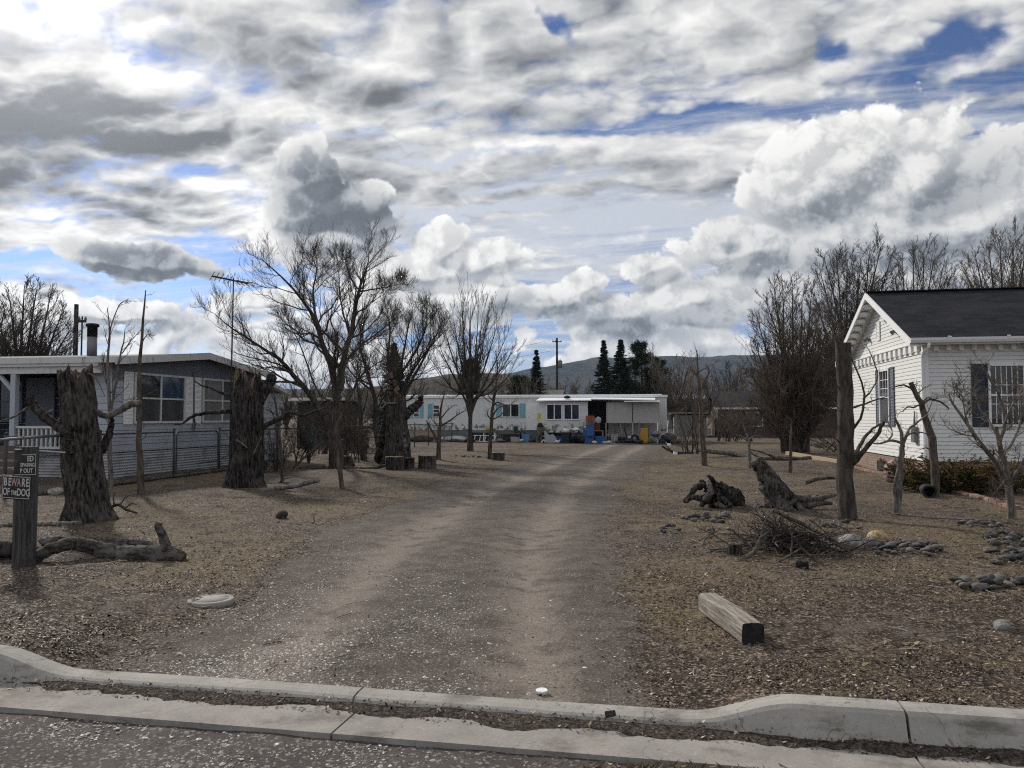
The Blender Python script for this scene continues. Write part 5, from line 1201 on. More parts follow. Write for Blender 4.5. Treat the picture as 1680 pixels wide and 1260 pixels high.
spruce('dark spruce seen through the crown behind the broken trunk', 646, 62, 562, 44, 74)
def pine(label, pxb, D, top, width, seed):
    rg = np.random.RandomState(seed); w = Q(pxb, 684, D); h = Q(pxb, top, D).z; wd = width * S_at(D) / 2
    t = thing('pine_tree', label, 'tree', (w.x, D, gz(w.x, D)))
    m = MB(); m.tube([(0, 0, -.2), (.1, 0, h * .5), (.05, 0, h * .92)], [.24, .15, .03], 8); m.build('trunk', M_BARK, t)
    N = 70; z = h * rg.uniform(.30, .98, N); a = rg.rand(N) * 6.283; L = wd * np.sqrt(np.clip(1 - ((z / h - .55) / .5) ** 2, .05, 1)) * rg.uniform(.5, 1.1, N)
    s = np.linspace(0, 1, 5); P_ = np.stack([np.cos(a)[:, None] * L[:, None] * s, np.sin(a)[:, None] * L[:, None] * s, z[:, None] + L[:, None] * .25 * s], -1)
    v, f = tubes_np(P_, np.full((N, 5), .03), 3)
    sub, sr = kids(P_, np.full((N, 5), .02), rg, 6, .38, spread=.9, t0=.35, lift=.2, n=4, tip=.008)
    c = sub[:, -1]; k = 46; p = (c[:, None] + rg.normal(0, .17, (len(c), k, 3))).reshape(-1, 1, 3)
    nv, nf = needles(np.repeat(p, 2, 1), None, rg, 1, .17)
    me = mesh_np('crown', np.concatenate([v, nv]), [f, nf + len(v)]); link('crown', me, M_PINE, t)
pine('round headed dark pine next to the spruces', 1052, 80, 562, 44, 75)
pine('dark pine seen through the vase shaped bare tree', 771, 60, 592, 34, 76)
pine('low dark pine half hidden behind the rounded conifer', 1080, 88, 590, 40, 77)
pine('bushy dark pine on the near slope behind the mobile home', 852, 84, 618, 40, 78)

# juniper under the front window
def juniper():
    rg = np.random.RandomState(81); B = Vector((Q(1572, 800, 16.6).x, 16.6, 0)); B.z = gz(B.x, B.y)
    t = thing('juniper_bush', 'low spreading juniper with rusty green tips under the front window of the white house', 'bush', B)
    N = 300; a = rg.rand(N) * 6.283; L = rg.uniform(.45, 1.2, N); s = np.linspace(0, 1, 6)
    ox, oy = rg.uniform(-.68, .85, N), rg.uniform(-.4, .4, N); e = rg.uniform(.05, .85, N)
    P_ = np.stack([ox[:, None] + np.cos(a)[:, None] * L[:, None] * s, oy[:, None] + np.sin(a)[:, None] * L[:, None] * s * .55, .02 + e[:, None] * L[:, None] * s ** .7 * (1.1 - .35 * s)], -1)
    v, f = tubes_np(P_, np.full((N, 6), .007) * (1.2 - s), 4); me = mesh_np('stem', v, f); link('stem', me, M_DEADBROWN, t)
    sub, sr = kids(P_, np.full((N, 6), .006), rg, 9, .30, spread=.7, t0=.25, lift=.2, n=4, tip=.003)
    nv, nf = needles(sub, None, rg, 26, .055); nv2, nf2 = needles(P_, None, rg, 26, .06)
    me = mesh_np('foliage', np.concatenate([nv, nv2]), [np.concatenate([nf, nf2 + len(nv)])])
    link('foliage', me, material('juniper_foliage', lambda g: g.ramp(g.ss(g.noise(g.pos(), 3.0, 4, .7) + (g.island() - .5) * .4 + g.sep(g.obj())[2] * .35, .30, .85), [(0, (.016, .024, .010)), (.5, (.050, .052, .020)), (.85, (.12, .080, .028)), (1, (.20, .115, .045))]), rough=.85, spec=.15), t)
juniper()
# ------------------------------------------------------------------ big stumps, logs and roots
M_STUMP = material('furrowed_bark', bark_fn((.016, .014, .013), (.105, .093, .083), 1.0, 24, (.14, .13, .12)), rough=.95, spec=.1)
M_STUMPDARK = material('dark_furrowed_bark', bark_fn((.010, .009, .009), (.080, .070, .063), 1.0, 24), rough=.95, spec=.1)
M_HEART = material('broken_heartwood', lambda g: g.mix(g.ss(g.noise(g.v('MULTIPLY', g.obj(), (14, 14, 2)), 3, 4), .35, .65), (.045, .030, .022), (.175, .125, .085)), rough=.9)
M_SAWN = material('sawn_wood_face', lambda g: g.mix(g.ss(g.m('SINE', g.m('SQRT', g.m('ADD', g.m('POWER', g.sep(g.obj())[0], 2), g.m('POWER', g.sep(g.obj())[1], 2))) * 160.0), -.6, .8), (.20, .155, .11), (.33, .27, .20)), rough=.9)
def ridged(th, z, f, fz, seed):
    p = np.stack([np.cos(th) * f + seed, np.sin(th) * f, z * fz], -1)
    return 1 - 2 * np.abs(pnoise(p)) - .35 * np.abs(pnoise(p * 2.3 + 5)) * 2
def log_fn(c0, c1):
    def fn(g):
        p = g.obj(); a = g.noise(g.v('MULTIPLY', p, (.28, 1, 1)), 26, 5, .68); b = g.noise(p, 4.5, 5, .65); c = g.noise(p, 60, 3, .7)
        col = g.mix(g.ss(a + (b - .5) * .7, .36, .64), c0, c1); col = g.mix(g.ss(b, .56, .68) * .7, col, (.20, .185, .165)); col = g.mix(g.ss(b, .42, .32) * .7, col, (.022, .019, .017))
        return {'Base Color': col, 'Normal': g.bump(a * .7 + c * .3, .9, .02)}
    return fn
M_LOG = material('weathered_log_bark', log_fn((.030, .026, .023), (.125, .112, .099)), rough=.92, spec=.12)
def stump(name, label, cat, base, h, r0, r1, lean, seed, mat, twist=.0, jag=.12, amp=.13, hollow=.25, nth=240, nz=90, flare=.35, group=None, top=None, fz=1.1, f=5.5):
    t = thing(name, label, cat, base, 0, group)
    th = np.linspace(0, 2*np.pi, nth, endpoint=False); s = np.linspace(0, 1, nz)
    TH_, SS = np.meshgrid(th, s)
    q = np.stack([np.cos(th) * 1.3, np.sin(th) * 1.3, th * 0 + seed * 3.1], -1); q2 = q * 3.3
    ht = h * (1 + jag * (fbm(q, 2) * 2 + .7 * pnoise(q2 * 1.7)))
    Z = SS * ht[None] - .12 * (1 - SS)
    thw = TH_ + twist * Z
    R_ = r0 + (r1 - r0) * np.clip(SS * 1.15, 0, 1) ** .8
    R_ = R_ + r0 * flare * np.exp(-np.maximum(Z, 0) / (h * .10)) * (.55 + .45 * np.sin(TH_ * 4 + seed))
    lob = fbm(np.stack([np.cos(thw) * 1.1 + seed, np.sin(thw) * 1.1, Z * .6], -1), 2) * .28
    rd_ = ridged(thw, Z, f, fz, seed) * .6 + ridged(thw, Z, f * 2.3, fz * 1.8, seed + 9) * .28
    R_ = R_ * (1 + lob + amp * (rd_ - .35))
    cx = lean[0] * SS; cy = lean[1] * SS
    v = np.stack([cx + np.cos(TH_) * R_, cy + np.sin(TH_) * R_, Z], -1).reshape(-1, 3)
    i = np.arange((nz - 1) * nth); a = i; b = i // nth * nth + (i % nth + 1) % nth
    f1 = np.stack([a, b, b + nth, a + nth], 1)
    e = (nz - 1) * nth; rings = [(.80, -.01), (.62, -hollow * .5), (.35, -hollow), (.04, -hollow * 1.05)]
    vs = [v]; fs2 = []; prev = e; off = len(v)
    top_ = v[e:]; c = np.array([lean[0], lean[1], 0])
    for k, (u, dz) in enumerate(rings):
        nv = (top_ - c) * np.array([u, u, 1]) + c; nv[:, 2] = top_[:, 2] * u + h * .98 * (1 - u) + dz * h * .5 + rd_[-1] * .02
        vs.append(nv); j = np.arange(nth); j2 = (j + 1) % nth
        fs2.append(np.stack([prev + j, prev + j2, off + j2, off + j], 1)); prev = off; off += nth
    me = mesh_np('trunk', np.concatenate(vs), np.concatenate([f1] + fs2)); smooth(me)
    me.materials.append(mat); me.materials.append(top or M_HEART)
    mi = np.zeros(len(me.polygons), np.int32); mi[len(f1):] = 1; me.polygons.foreach_set('material_index', mi)
    o = bpy.data.objects.new('trunk', me); COL.objects.link(o); o.parent = t
    return t
def wood(pts, rad, sides=18, n=46, amp=.12, f=2.2, seed=0, fz=.5, flat=1.0, taperend=False, wig=.0):
    rg = np.random.RandomState(seed); q, r = resample(pts, rad, n, rg, wig)
    v, fc = tubes_np(q[None], r[None], sides); v = v.reshape(n, sides, 3)
    d = v - q[:, None]; L = np.concatenate([[0], np.cumsum(np.linalg.norm(np.diff(q, axis=0), axis=1))])
    th = np.arange(sides) * 2*np.pi/sides; TH_, ZZ = np.meshgrid(th, L / max(r.mean(), .02) * .12)
    k = 1 + amp * (ridged(TH_, ZZ, f, fz, seed) - .3) + amp * 1.2 * fbm(np.stack([np.cos(TH_), np.sin(TH_), ZZ * 1.2 + seed], -1), 2)
    v = q[:, None] + d * k[..., None]
    base = v.reshape(-1, 3); c0, c1 = q[0], q[-1]
    V = np.concatenate([base, [c0, c1]]); j = np.arange(sides); j2 = (j + 1) % sides; e = (n - 1) * sides
    caps = np.concatenate([np.stack([j2, j, np.full(sides, len(base))], 1), np.stack([e + j, e + j2, np.full(sides, len(base) + 1)], 1)])
    return V, [fc, caps]
def wood_obj(name, pts, rad, mat, parent=None, origin=None, **kw):
    o = Vector(origin) if origin is not None else Vector((0, 0, 0))
    v, f = wood([Vector(p) - o for p in pts], rad, **kw); me = mesh_np(name, v, f); smooth(me)
    ob = link(name, me, mat, parent)
    if parent is None: ob.location = o
    return ob
def limb(t, mat, D, pts, rpx, seed=0, name='branch', **kw):
    b = t.location
    return wood_obj(name, [p - b for p in px(D, *pts)], [r * S_at(D) for r in rpx], mat, t, None, seed=seed, **{**dict(sides=10, n=26, amp=.10, wig=.12), **kw})
# twisted thick stump by the sign
B = PG(148, 856); D = B.y
st1 = stump('tree_stump', 'thick twisted grey brown stump with the top sawn flat beside the warning signs', 'stump', B, Q(125, 612, D).z - B.z, .285, .235, (Q(125, 612, D).x - B.x, -.05), 1.3, M_STUMP, twist=.55, jag=.06, amp=.17, hollow=.08, flare=.50)
limb(st1, M_STUMPDARK, D - .2, [(118, 712), (100, 702), (82, 690), (62, 672), (50, 660), (52, 650)], [9, 8, 7, 7, 8, 5], 3)
limb(st1, M_DEAD, D - .2, [(55, 662), (40, 672), (20, 685), (-6, 692)], [3, 2, 1.6, .8], 4); limb(st1, M_DEAD, D - .2, [(72, 682), (80, 676), (87, 672)], [2.5, 2, 1], 5)
limb(st1, M_DEAD, D + .1, [(150, 672), (166, 680), (180, 682), (192, 676), (205, 668), (218, 662), (230, 661)], [6, 5.5, 5, 5, 6, 6, 4], 6)
limb(st1, M_STUMPDARK, D - .25, [(120, 742), (112, 728), (116, 712), (122, 700)], [10, 9, 8, 5], 7)
limb(st1, M_STUMPDARK, D + .15, [(165, 742), (176, 720), (182, 700), (184, 684)], [8, 6, 5, 3], 8)
limb(st1, M_TWIGTAN, D - .3, [(146, 612), (158, 622), (166, 636), (172, 650)], [1.2, 1, .8, .5], 9)
# tall ragged stump
B = PG(403, 798); D = B.y
st2 = stump('tree_stump', 'tall thick stump with a ragged hollow top standing before the grey house fence', 'stump', B, Q(403, 624, D).z - B.z, .38, .35, (.02, 0), 4.1, M_STUMPDARK, twist=.08, jag=.15, amp=.17, hollow=.30, flare=.40)
limb(st2, M_STUMPDARK, D - .1, [(380, 674), (360, 676), (335, 678), (316, 683), (300, 694), (284, 697)], [4, 3.5, 3, 2.6, 1.6, .8], 3)
limb(st2, M_STUMPDARK, D - .1, [(316, 682), (320, 695), (318, 708)], [1.6, 1.2, .6], 13)
limb(st2, M_STUMPDARK, D, [(378, 648), (362, 644), (345, 636), (330, 632), (318, 624)], [3, 2.4, 2, 1.4, .7], 4)
limb(st2, M_STUMPDARK, D, [(428, 705), (445, 693), (462, 685), (475, 676), (496, 682), (512, 676), (534, 668)], [4.5, 4, 4, 3, 2.4, 2, .8], 5)
limb(st2, M_STUMP, D, [(424, 660), (434, 640), (446, 622), (440, 614)], [10, 9, 8, 4], 6)
limb(st2, M_DEAD, D - .4, [(388, 722), (398, 728), (406, 735)], [2, 1.6, .8], 7); limb(st2, M_DEAD, D - .4, [(416, 745), (424, 728), (430, 716)], [1.2, 1, .5], 8)
# broken hollow trunk
B = PG(652, 766); D = B.y
st3 = stump('broken_tree', 'broken hollow trunk with a burnt split top among the bare trees', 'stump', B, Q(650, 655, D).z - B.z, .42, .31, (-.05, 0), 7.7, M_STUMP, twist=-.1, jag=.10, amp=.16, hollow=.3, flare=.20)
limb(st3, M_DEADBROWN, D, [(640, 690), (643, 660), (642, 635), (640, 614)], [9, 8, 6, 4], 3); limb(st3, M_HEART, D - .1, [(648, 670), (652, 645), (646, 625)], [7, 6, 3], 4)
limb(st3, M_STUMPDARK, D, [(655, 690), (668, 678), (679, 668), (688, 660), (690, 651)], [9, 8, 7, 6, 5], 5)
limb(st3, M_DEAD, D - .3, [(650, 662), (636, 662), (626, 670)], [2, 1.6, .8], 6)
limb(st3, M_STUMPDARK, D + .6, [(620, 758), (628, 720), (634, 690), (636, 665)], [9, 8, 7, 5], 7); limb(st3, M_DEAD, D - .2, [(664, 760), (663, 730), (660, 700)], [5, 4.5, 3], 8)
# rounds and low stumps
def round_(label, pxc, pyb, w, h, seed, top=M_SAWN, mat=M_STUMP, cat='stump', name='sawn_round'):
    B = PG(pxc, pyb); s = S_at(B.y); return stump(name, label, cat, B, h * s, w * s / 2 * .95, w * s / 2, (0, 0), seed, mat, jag=.015, amp=.07, hollow=.0, nth=60, nz=14, flare=.05, top=top)
round_('pale topped sawn round on the ground near the thin leaning sapling', 701, 768, 29, 21, 2.2)
round_('dark weathered low stump with a reddish broken side below the broken trunk', 648, 770, 32, 21, 3.3, M_HEART, M_STUMPDARK)
round_('small dark round standing against the reddish low stump', 672, 768, 16, 18, 3.9, M_HEART, M_STUMPDARK)
round_('wide low stump at the foot of the dark crooked little tree', 817, 754, 20, 12, 4.4)
round_('narrow sawn round with a pale top beside the thin forked sapling', 568, 766, 13, 18, 5.2)
# root stump
B = PG(1170, 832); D = B.y; t = thing('root_stump', 'upturned dark root stump with curling roots and a pale splintered point', 'stump', B)
b = B; W = lambda pts, r, s, mat=M_STUMPDARK, nm='root', am=.16: wood_obj(nm, [p - b for p in px(D, *pts)], [q * S_at(D) for q in r], mat, t, None, seed=s, sides=14, n=30, amp=am, f=1.8, wig=.06)
W([(1172, 826), (1170, 806), (1165, 790), (1163, 779)], [17, 14, 9, 3], 1, nm='trunk', am=.28)
W([(1178, 800), (1190, 808), (1204, 816), (1216, 826)], [12, 13, 12, 7], 2); W([(1162, 798), (1150, 796), (1140, 801), (1134, 810), (1122, 824)], [4, 5, 5, 4, 3], 3)
W([(1166, 815, -.15), (1150, 818, -.2), (1136, 816, -.2), (1126, 823, -.2)], [6, 5, 4, 3], 4); W([(1180, 815, -.2), (1188, 822, -.25), (1200, 830, -.3)], [7, 6, 4], 5)
W([(1168, 808, -.2), (1156, 822, -.3), (1150, 830, -.3)], [6, 5, 3], 6); W([(1200, 812), (1210, 806), (1214, 812), (1220, 818)], [6, 5, 4, 3], 7); W([(1160, 784, -.1), (1164, 796, -.2), (1168, 812, -.25)], [2, 4, 4], 8, M_DEAD)
W([(1148, 800, .1), (1152, 793, .1), (1150, 790, .1)], [5, 5, 4], 9); W([(1190, 806, .2), (1202, 826, .3), (1216, 832, .3)], [9, 7, 4], 10); W([(1176, 826, -.35), (1186, 832, -.4), (1192, 833, -.4)], [5, 4, 3], 11, M_DEADBROWN)
# leaning cut stump
B = PG(1290, 834); D = B.y; t = thing('leaning_stump', 'leaning cut stump with long grey roots trailing over the yard', 'stump', B); b = B
M_ROOT = material('grey_root_wood', bark_fn((.036, .031, .028), (.135, .120, .106), 1.1, 20), rough=.9, spec=.12)
W([(1290, 832), (1276, 812), (1262, 788), (1250, 770), (1240, 754)], [27, 22, 17, 13, 10], 1, M_STUMP, 'trunk', .08)
W([(1290, 818), (1308, 818), (1330, 820), (1352, 816), (1372, 812)], [9, 7, 5, 4, 2], 2, M_ROOT); W([(1296, 826), (1316, 830), (1342, 826), (1366, 826)], [9, 6, 5, 2], 3, M_ROOT); W([(1282, 826, -.2), (1294, 836, -.4), (1306, 842, -.5)], [10, 7, 4], 4, M_ROOT)
W([(1268, 826, -.1), (1258, 832, -.1), (1246, 834, -.1)], [8, 6, 3], 5, M_ROOT); W([(1300, 822), (1318, 838, -.3), (1338, 842, -.4)], [7, 5, 3], 6, M_ROOT)
# fallen logs and branches
def down(name, label, pts, rpx, seed, mat=M_DEAD, D=None, group=None, stubs=(), cat='log', **kw):
    kw = {**dict(amp=.2), **kw}
    d = D or P(*pts[0][:2]).y; Pp = px(d, *pts); c = Pp[len(Pp)//2].copy(); c.z = gz(c.x, c.y)
    t = thing(name, label, cat, c, 0, group)
    wood_obj('trunk', [p - c for p in Pp], [r * S_at(d) for r in rpx], mat, t, None, seed=seed, **{**dict(sides=20, n=64, amp=.12, wig=.09), **kw})
    for k, (p, r) in enumerate(stubs): wood_obj('branch', [q - c for q in px(d, *p)], [x * S_at(d) for x in r], mat, t, None, seed=seed+k+1, sides=10, n=18, amp=.15)
    return t
down('fallen_log', 'curved grey fallen log with an upright stub lying behind the sign post', [(14, 948, -.3), (40, 932, -.25), (70, 908, -.15), (98, 896, -.1), (128, 891), (160, 900), (194, 909), (234, 911), (272, 910), (304, 916)], [3, 7, 9, 10, 10.5, 12, 13.5, 14, 16, 7], 3, M_LOG, 8.55, stubs=[([(272, 896), (267, 878), (260, 864), (262, 857)], [9, 6.5, 6, 5.5])])
down('fallen_log', 'darker straight log lying close behind the curved fallen log', [(70, 889), (110, 888), (160, 889), (210, 891), (250, 894)], [8, 7, 7, 7, 5], 5, M_LOG, 9.2)
down('fallen_branch', 'long pale split branch on the ground by the tall ragged stump', [(425, 805), (455, 801), (480, 798), (512, 790), (524, 789)], [3, 3.4, 3.4, 4, 2], 6, M_DEAD)
down('fallen_branch', 'long dark bowed branch lying beyond the tall ragged stump', [(432, 780), (456, 786), (490, 788), (525, 786)], [2.4, 3, 2.4, 1.4], 7, M_DEADBROWN)
down('fallen_log', 'grey fallen log running toward the reddish low stump', [(490, 769), (530, 767), (570, 768), (605, 769), (632, 764)], [3, 3.4, 3.6, 3, 2], 8, M_LOG)
down('fallen_branch', 'thin pole leaning up out of the brambles', [(478, 770), (500, 750), (522, 732), (530, 724)], [1.6, 1.6, 1.4, .8], 9, M_DEADBROWN)
down('fallen_branch', 'slanted split plank propped against the narrow sawn round', [(560, 722), (566, 742), (578, 764)], [3, 4, 5], 10, M_DEADBROWN, 25)
down('fallen_log', 'pale barkless log lying along the far edge of the side yard', [(1146, 738), (1180, 742), (1208, 746), (1235, 752)], [3, 4, 4, 2], 11, M_DEAD, 31)
down('fallen_branch', 'long forked grey branch lying beside the pale barkless log', [(1240, 757), (1275, 752), (1310, 753), (1340, 748)], [4, 4, 3, 2], 12, M_LOG, 29, stubs=[([(1275, 752), (1250, 742), (1225, 736)], [2, 1.4, .6]), ([(1260, 754), (1240, 748), (1228, 738)], [2, 1.5, .7])])
down('fallen_branch', 'dark dead branch across the edge of the drive', [(1086, 732), (1106, 742), (1130, 744), (1150, 745)], [1.4, 2, 2.4, 2], 13, M_STUMPDARK, 33, stubs=[([(1106, 742), (1098, 736), (1092, 728)], [1, .8, .4])])
down('fallen_branch', 'brown branches on the ground left of the leaning stump', [(1322, 792), (1340, 786), (1362, 784), (1376, 786)], [3, 3, 2.4, 1.2], 14, M_LOG, 16.5)
down('fallen_branch', 'thin pale stick lying flat near the kerb', [(1270, 1093), (1290, 1092), (1330, 1095)], [1.6, 2, 1.2], 15, M_DEAD, cat='stick', sides=8, n=16)
down('fallen_branch', 'short white stick in the leaf litter of the side yard', [(1478, 1044), (1490, 1050), (1504, 1058)], [2, 2, 1], 16, M_DEAD, cat='stick', sides=8, n=16)
down('fallen_branch', 'weathered pale pole on the ground behind the sign post', [(-10, 862), (60, 860), (132, 858)], [3, 3.4, 3.4], 17, M_DEAD, 11.2)
q = PG(1523, 816); t = thing('hollow_log', 'short hollow log with a charred black mouth by the crooked dead trunk', 'log', q)
m = MB(); m.smooth = True; ax = Vector((-.30, -.80, 0)).normalized()
def ringp(r, k): return [tuple(Vector((0, 0, .12)) + ax * k + (ax.cross(Vector((0, 0, 1))) * math.cos(a) + Vector((0, 0, 1)) * math.sin(a)) * r * (1 + .08 * math.sin(3*a))) for a in [i*math.pi/12 for i in range(24)]]
rg_ = [ringp(.13, -.22), ringp(.135, 0), ringp(.13, .2), ringp(.095, .2), ringp(.085, -.1), ringp(.01, -.1)]
m.add([p for r in rg_ for p in r], [[i*24+k, i*24+(k+1)%24, (i+1)*24+(k+1)%24, (i+1)*24+k] for i in range(5) for k in range(24)]); m.build('trunk', M_BLACK, t)

down('fallen_branch', 'broken twiggy branch at the foot of the thick twisted stump', [(176, 838), (192, 828), (208, 836), (226, 842)], [2.6, 2.4, 2, 1.2], 21, M_LOG, 12.3, stubs=[([(188, 830), (186, 816), (190, 806)], [1.4, 1, .5]), ([(205, 834), (216, 826), (224, 828)], [1.2, .9, .5]), ([(196, 831), (204, 818), (214, 812)], [1.2, .9, .4])])
down('fallen_branch', 'grey dead branch lying against the base of the tall ragged stump', [(432, 792), (450, 795), (475, 793), (498, 797)], [2, 2.4, 2, 1], 22, M_LOG, stubs=[([(455, 794), (466, 786), (478, 783)], [1.3, 1, .5])])
down('fallen_branch', 'bent pale twig standing out of the grassy yard beside the drive', [(511, 858), (516, 855), (514, 848), (517, 844)], [1, 1, .9, .5], 23, M_DEAD, cat='stick', sides=8, n=16)
# brush pile: one stick per object
rgb = np.random.RandomState(31); C = PG(1290, 912)
sticks = [([(1268, 838), (1322, 863), (1370, 890), (1410, 912), (1448, 931)], [3, 4.4, 5, 5, 3], 9.2), ([(1210, 926), (1224, 914), (1240, 903), (1248, 884), (1262, 873)], [6, 5.5, 5, 4, 2.4], 8.5),
          ([(1249, 880), (1252, 862), (1262, 845), (1276, 834), (1304, 836)], [2.6, 2.2, 2, 1.6, .6], 8.9), ([(1300, 874), (1299, 895), (1296, 915), (1286, 936)], [1.8, 2, 1.8, .8], 8.4), ([(1303, 880), (1316, 900), (1338, 920), (1362, 935)], [2, 2, 1.8, .8], 8.5),
          ([(1264, 930), (1284, 918), (1306, 905), (1316, 898)], [3, 3, 2.6, 1.4], 8.4), ([(1248, 882), (1225, 878), (1200, 876), (1176, 876)], [2.2, 2, 1.6, .8], 9), ([(1254, 878), (1275, 880), (1296, 868), (1310, 862)], [2.4, 2.4, 2, 1], 9), ([(1200, 868), (1216, 884), (1240, 906)], [1.4, 1.6, 1], 8.9),
          ([(1244, 800), (1268, 828), (1290, 850), (1320, 868)], [1.4, 1.6, 1.8, 1.4], 10.2), ([(1258, 876), (1256, 850), (1250, 838)], [1.8, 1.4, .6], 9)]
gl = 'branches heaped in the brush pile'
for k, (p_, r_, D) in enumerate(sticks):
    o = wood_obj('stick', px(D, *p_), [q * .7 * S_at(D) for q in r_], M_ROOT if k % 3 else M_DEADBROWN, None, px(D, p_[1])[0], seed=k, sides=8, n=22, amp=.10, wig=.15)
    tag(o, ['long dark branch slanting down across the brush pile', 'thick curved grey branch at the near edge of the brush pile', 'bent twiggy branch standing up from the brush pile'][k] if k < 3 else 'thin grey branch tangled in the brush pile', 'branch', gl)
protos = []
for k in range(6):
    L = rgb.uniform(.5, .95); pts = [Vector((L * (u - .5), rgb.normal(0, .035), .02 + rgb.normal(0, .03))) for u in (0, .25, .5, .75, 1)]; r = rgb.uniform(.004, .010)
    v, f = wood(pts, [r, r, r*.9, r*.7, r*.35], 7, 14, .12, seed=k); me0 = mesh_np('stick', v, f); smooth(me0)
    ch, cr = kids(*[a[None] for a in resample(pts, [r, r*.4], 6)], rgb, 9, .45, spread=.8, tip=.0016, n=5); v2, f2 = tubes_np(ch, cr, 3)
    me = mesh_np('stick', np.concatenate([v, v2]), [f[0], f[1], f2 + len(v)]); smooth(me); me.materials.append([M_DEADBROWN, M_STUMPDARK, M_ROOT][k % 3]); protos.append(me)
for k in range(90):
    a = rgb.uniform(0, 6.28); rr = abs(rgb.normal(0, .30)); x = C.x + .02 + math.cos(a) * rr * 1.25; y = C.y + .25 + math.sin(a) * rr * .9
    o = bpy.data.objects.new('stick', protos[k % 6]); COL.objects.link(o); hh = max(0, .26 * (1 - rr / .8)) * rgb.uniform(.1, 1)
    o.location = (x, y, gz(x, y) + .03 + hh); o.rotation_euler = (rgb.normal(0, .3), rgb.normal(0, .42), rgb.uniform(0, 6.28)); tag(o, 'thin dark stick heaped in the brush pile', 'branch', 'sticks in the middle of the brush pile')
round_('short dark log butt lying at the edge of the brush pile', 1206, 912, 22, 17, 6.1, M_HEART, M_STUMPDARK, 'log', 'log_butt')
round_('blackened chunk of wood under the near side of the brush pile', 1316, 936, 20, 10, 6.6, M_BLACK, M_BLACK, 'log', 'log_butt')

# ------------------------------------------------------------------ stones
M_ROCK = material('grey_river_rock', lambda g: {'Base Color': g.mix(g.ss(g.noise(g.obj(), 6, 5, .65) + (g.rand() - .5) * .5, .3, .7), (.048, .046, .046), (.150, .138, .126)), 'Normal': g.bump(g.noise(g.obj(), 14, 5, .7), .5, .02)}, rough=.85, spec=.25)
M_PALEROCK = material('pale_rock', lambda g: {'Base Color': g.mix(g.ss(g.noise(g.obj(), 5, 6, .7), .35, .65), (.20, .185, .165), (.44, .42, .385)), 'Normal': g.bump(g.noise(g.obj(), 9, 6, .75), .8, .04)}, rough=.9)
M_OCHRE = material('ochre_rock', lambda g: {'Base Color': g.mix(g.ss(g.noise(g.obj(), 5, 6, .7), .35, .62), (.30, .17, .065), (.56, .44, .28)), 'Normal': g.bump(g.noise(g.obj(), 9, 6, .75), .8, .04)}, rough=.9)
def ico(sub):
    import bmesh
    bm = bmesh.new(); bmesh.ops.create_icosphere(bm, subdivisions=sub, radius=.5)
    v = np.array([q.co[:] for q in bm.verts]); f = np.array([[q.index for q in fc.verts] for fc in bm.faces]); bm.free(); return v, f
iv, iff = ico(3)
rock_me = []
for k in range(7):
    n = fbm(iv * 1.7 + k * 11, 3) * .34 + fbm(iv * 5 + k, 2) * .06
    n = n + .10 * np.round(fbm(iv * 2.6 + k * 5, 2) * 4) / 4; v = iv * (1 + n)[:, None] * np.array([1, [.8, .62, .9, .66, .75, .55, .85][k], [.52, .40, .6, .34, .5, .42, .36][k]]); me = mesh_np('rock', v, iff); smooth(me); me.materials.append(M_ROCK); rock_me.append(me)
rgr = np.random.RandomState(77)
def rock(x, y, s, label, group=None, mat=None, z=0.0, k=None):
    me = rock_me[rgr.randint(7) if k is None else k]
    if mat: me = me.copy(); me.materials[0] = mat
    o = bpy.data.objects.new('rock', me); COL.objects.link(o); o.location = (x, y, gz(x, y) + s * .20 + z); o.scale = (s, s, s * rgr.uniform(.8, 1.2)); o.rotation_euler = (rgr.normal(0, .25), rgr.normal(0, .25), rgr.uniform(0, 6.28))
    return tag(o, label, 'rock', group)
for cx, cy, rx, ry, n, spx, hp, lb in (
    (1160, 850, 44, 8, 26, 15, .07, 'grey river rock in the low heap in front of the root stump'), (1098, 870, 21, 8, 15, 13, .09, 'dark slaty rock in the small pile at the drive edge'), (1164, 878, 9, 6, 7, 12, .05, 'dark rock in the tiny pile between the rock heap and the brush pile'),
    (1384, 864, 34, 8, 18, 15, .05, 'grey rock in the flat heap at the foot of the sawn dark trunk'), (1490, 906, 66, 11, 36, 21, .07, 'grey river rock in the row beside the ochre rock'), (1608, 860, 38, 5, 18, 15, .05, 'blue grey rock in the farthest heap of the side yard'),
    (1645, 886, 44, 14, 36, 18, .10, 'grey river rock in the broad heap under the twiggy pale tree'), (1655, 918, 46, 14, 32, 19, .08, 'grey river rock in the heap between the broad heap and the front row'), (1622, 966, 84, 9, 28, 24, .04, 'rounded rock in the front row nearest the street'),
    (1335, 822, 26, 6, 10, 13, .03, 'pale grey rock among the trailing roots'), (775, 750, 30, 4, 12, 7, .03, 'small grey rock around the foot of the vase shaped tree')):
    for i in range(int(n * 1.2)):
        a = rgr.uniform(0, 6.28); r = math.sqrt(rgr.rand()); q = P(cx + rx * r * math.cos(a), cy + ry * r * math.sin(a)); s = spx * S_at(q.y) * rgr.uniform(.36, .95)
        rock(q.x, q.y, s, lb, 'stones: ' + lb.split(' in the ')[-1] if ' in the ' in lb else 'stones: ' + lb, None, hp * (1 - r) * rgr.uniform(.2, 1))
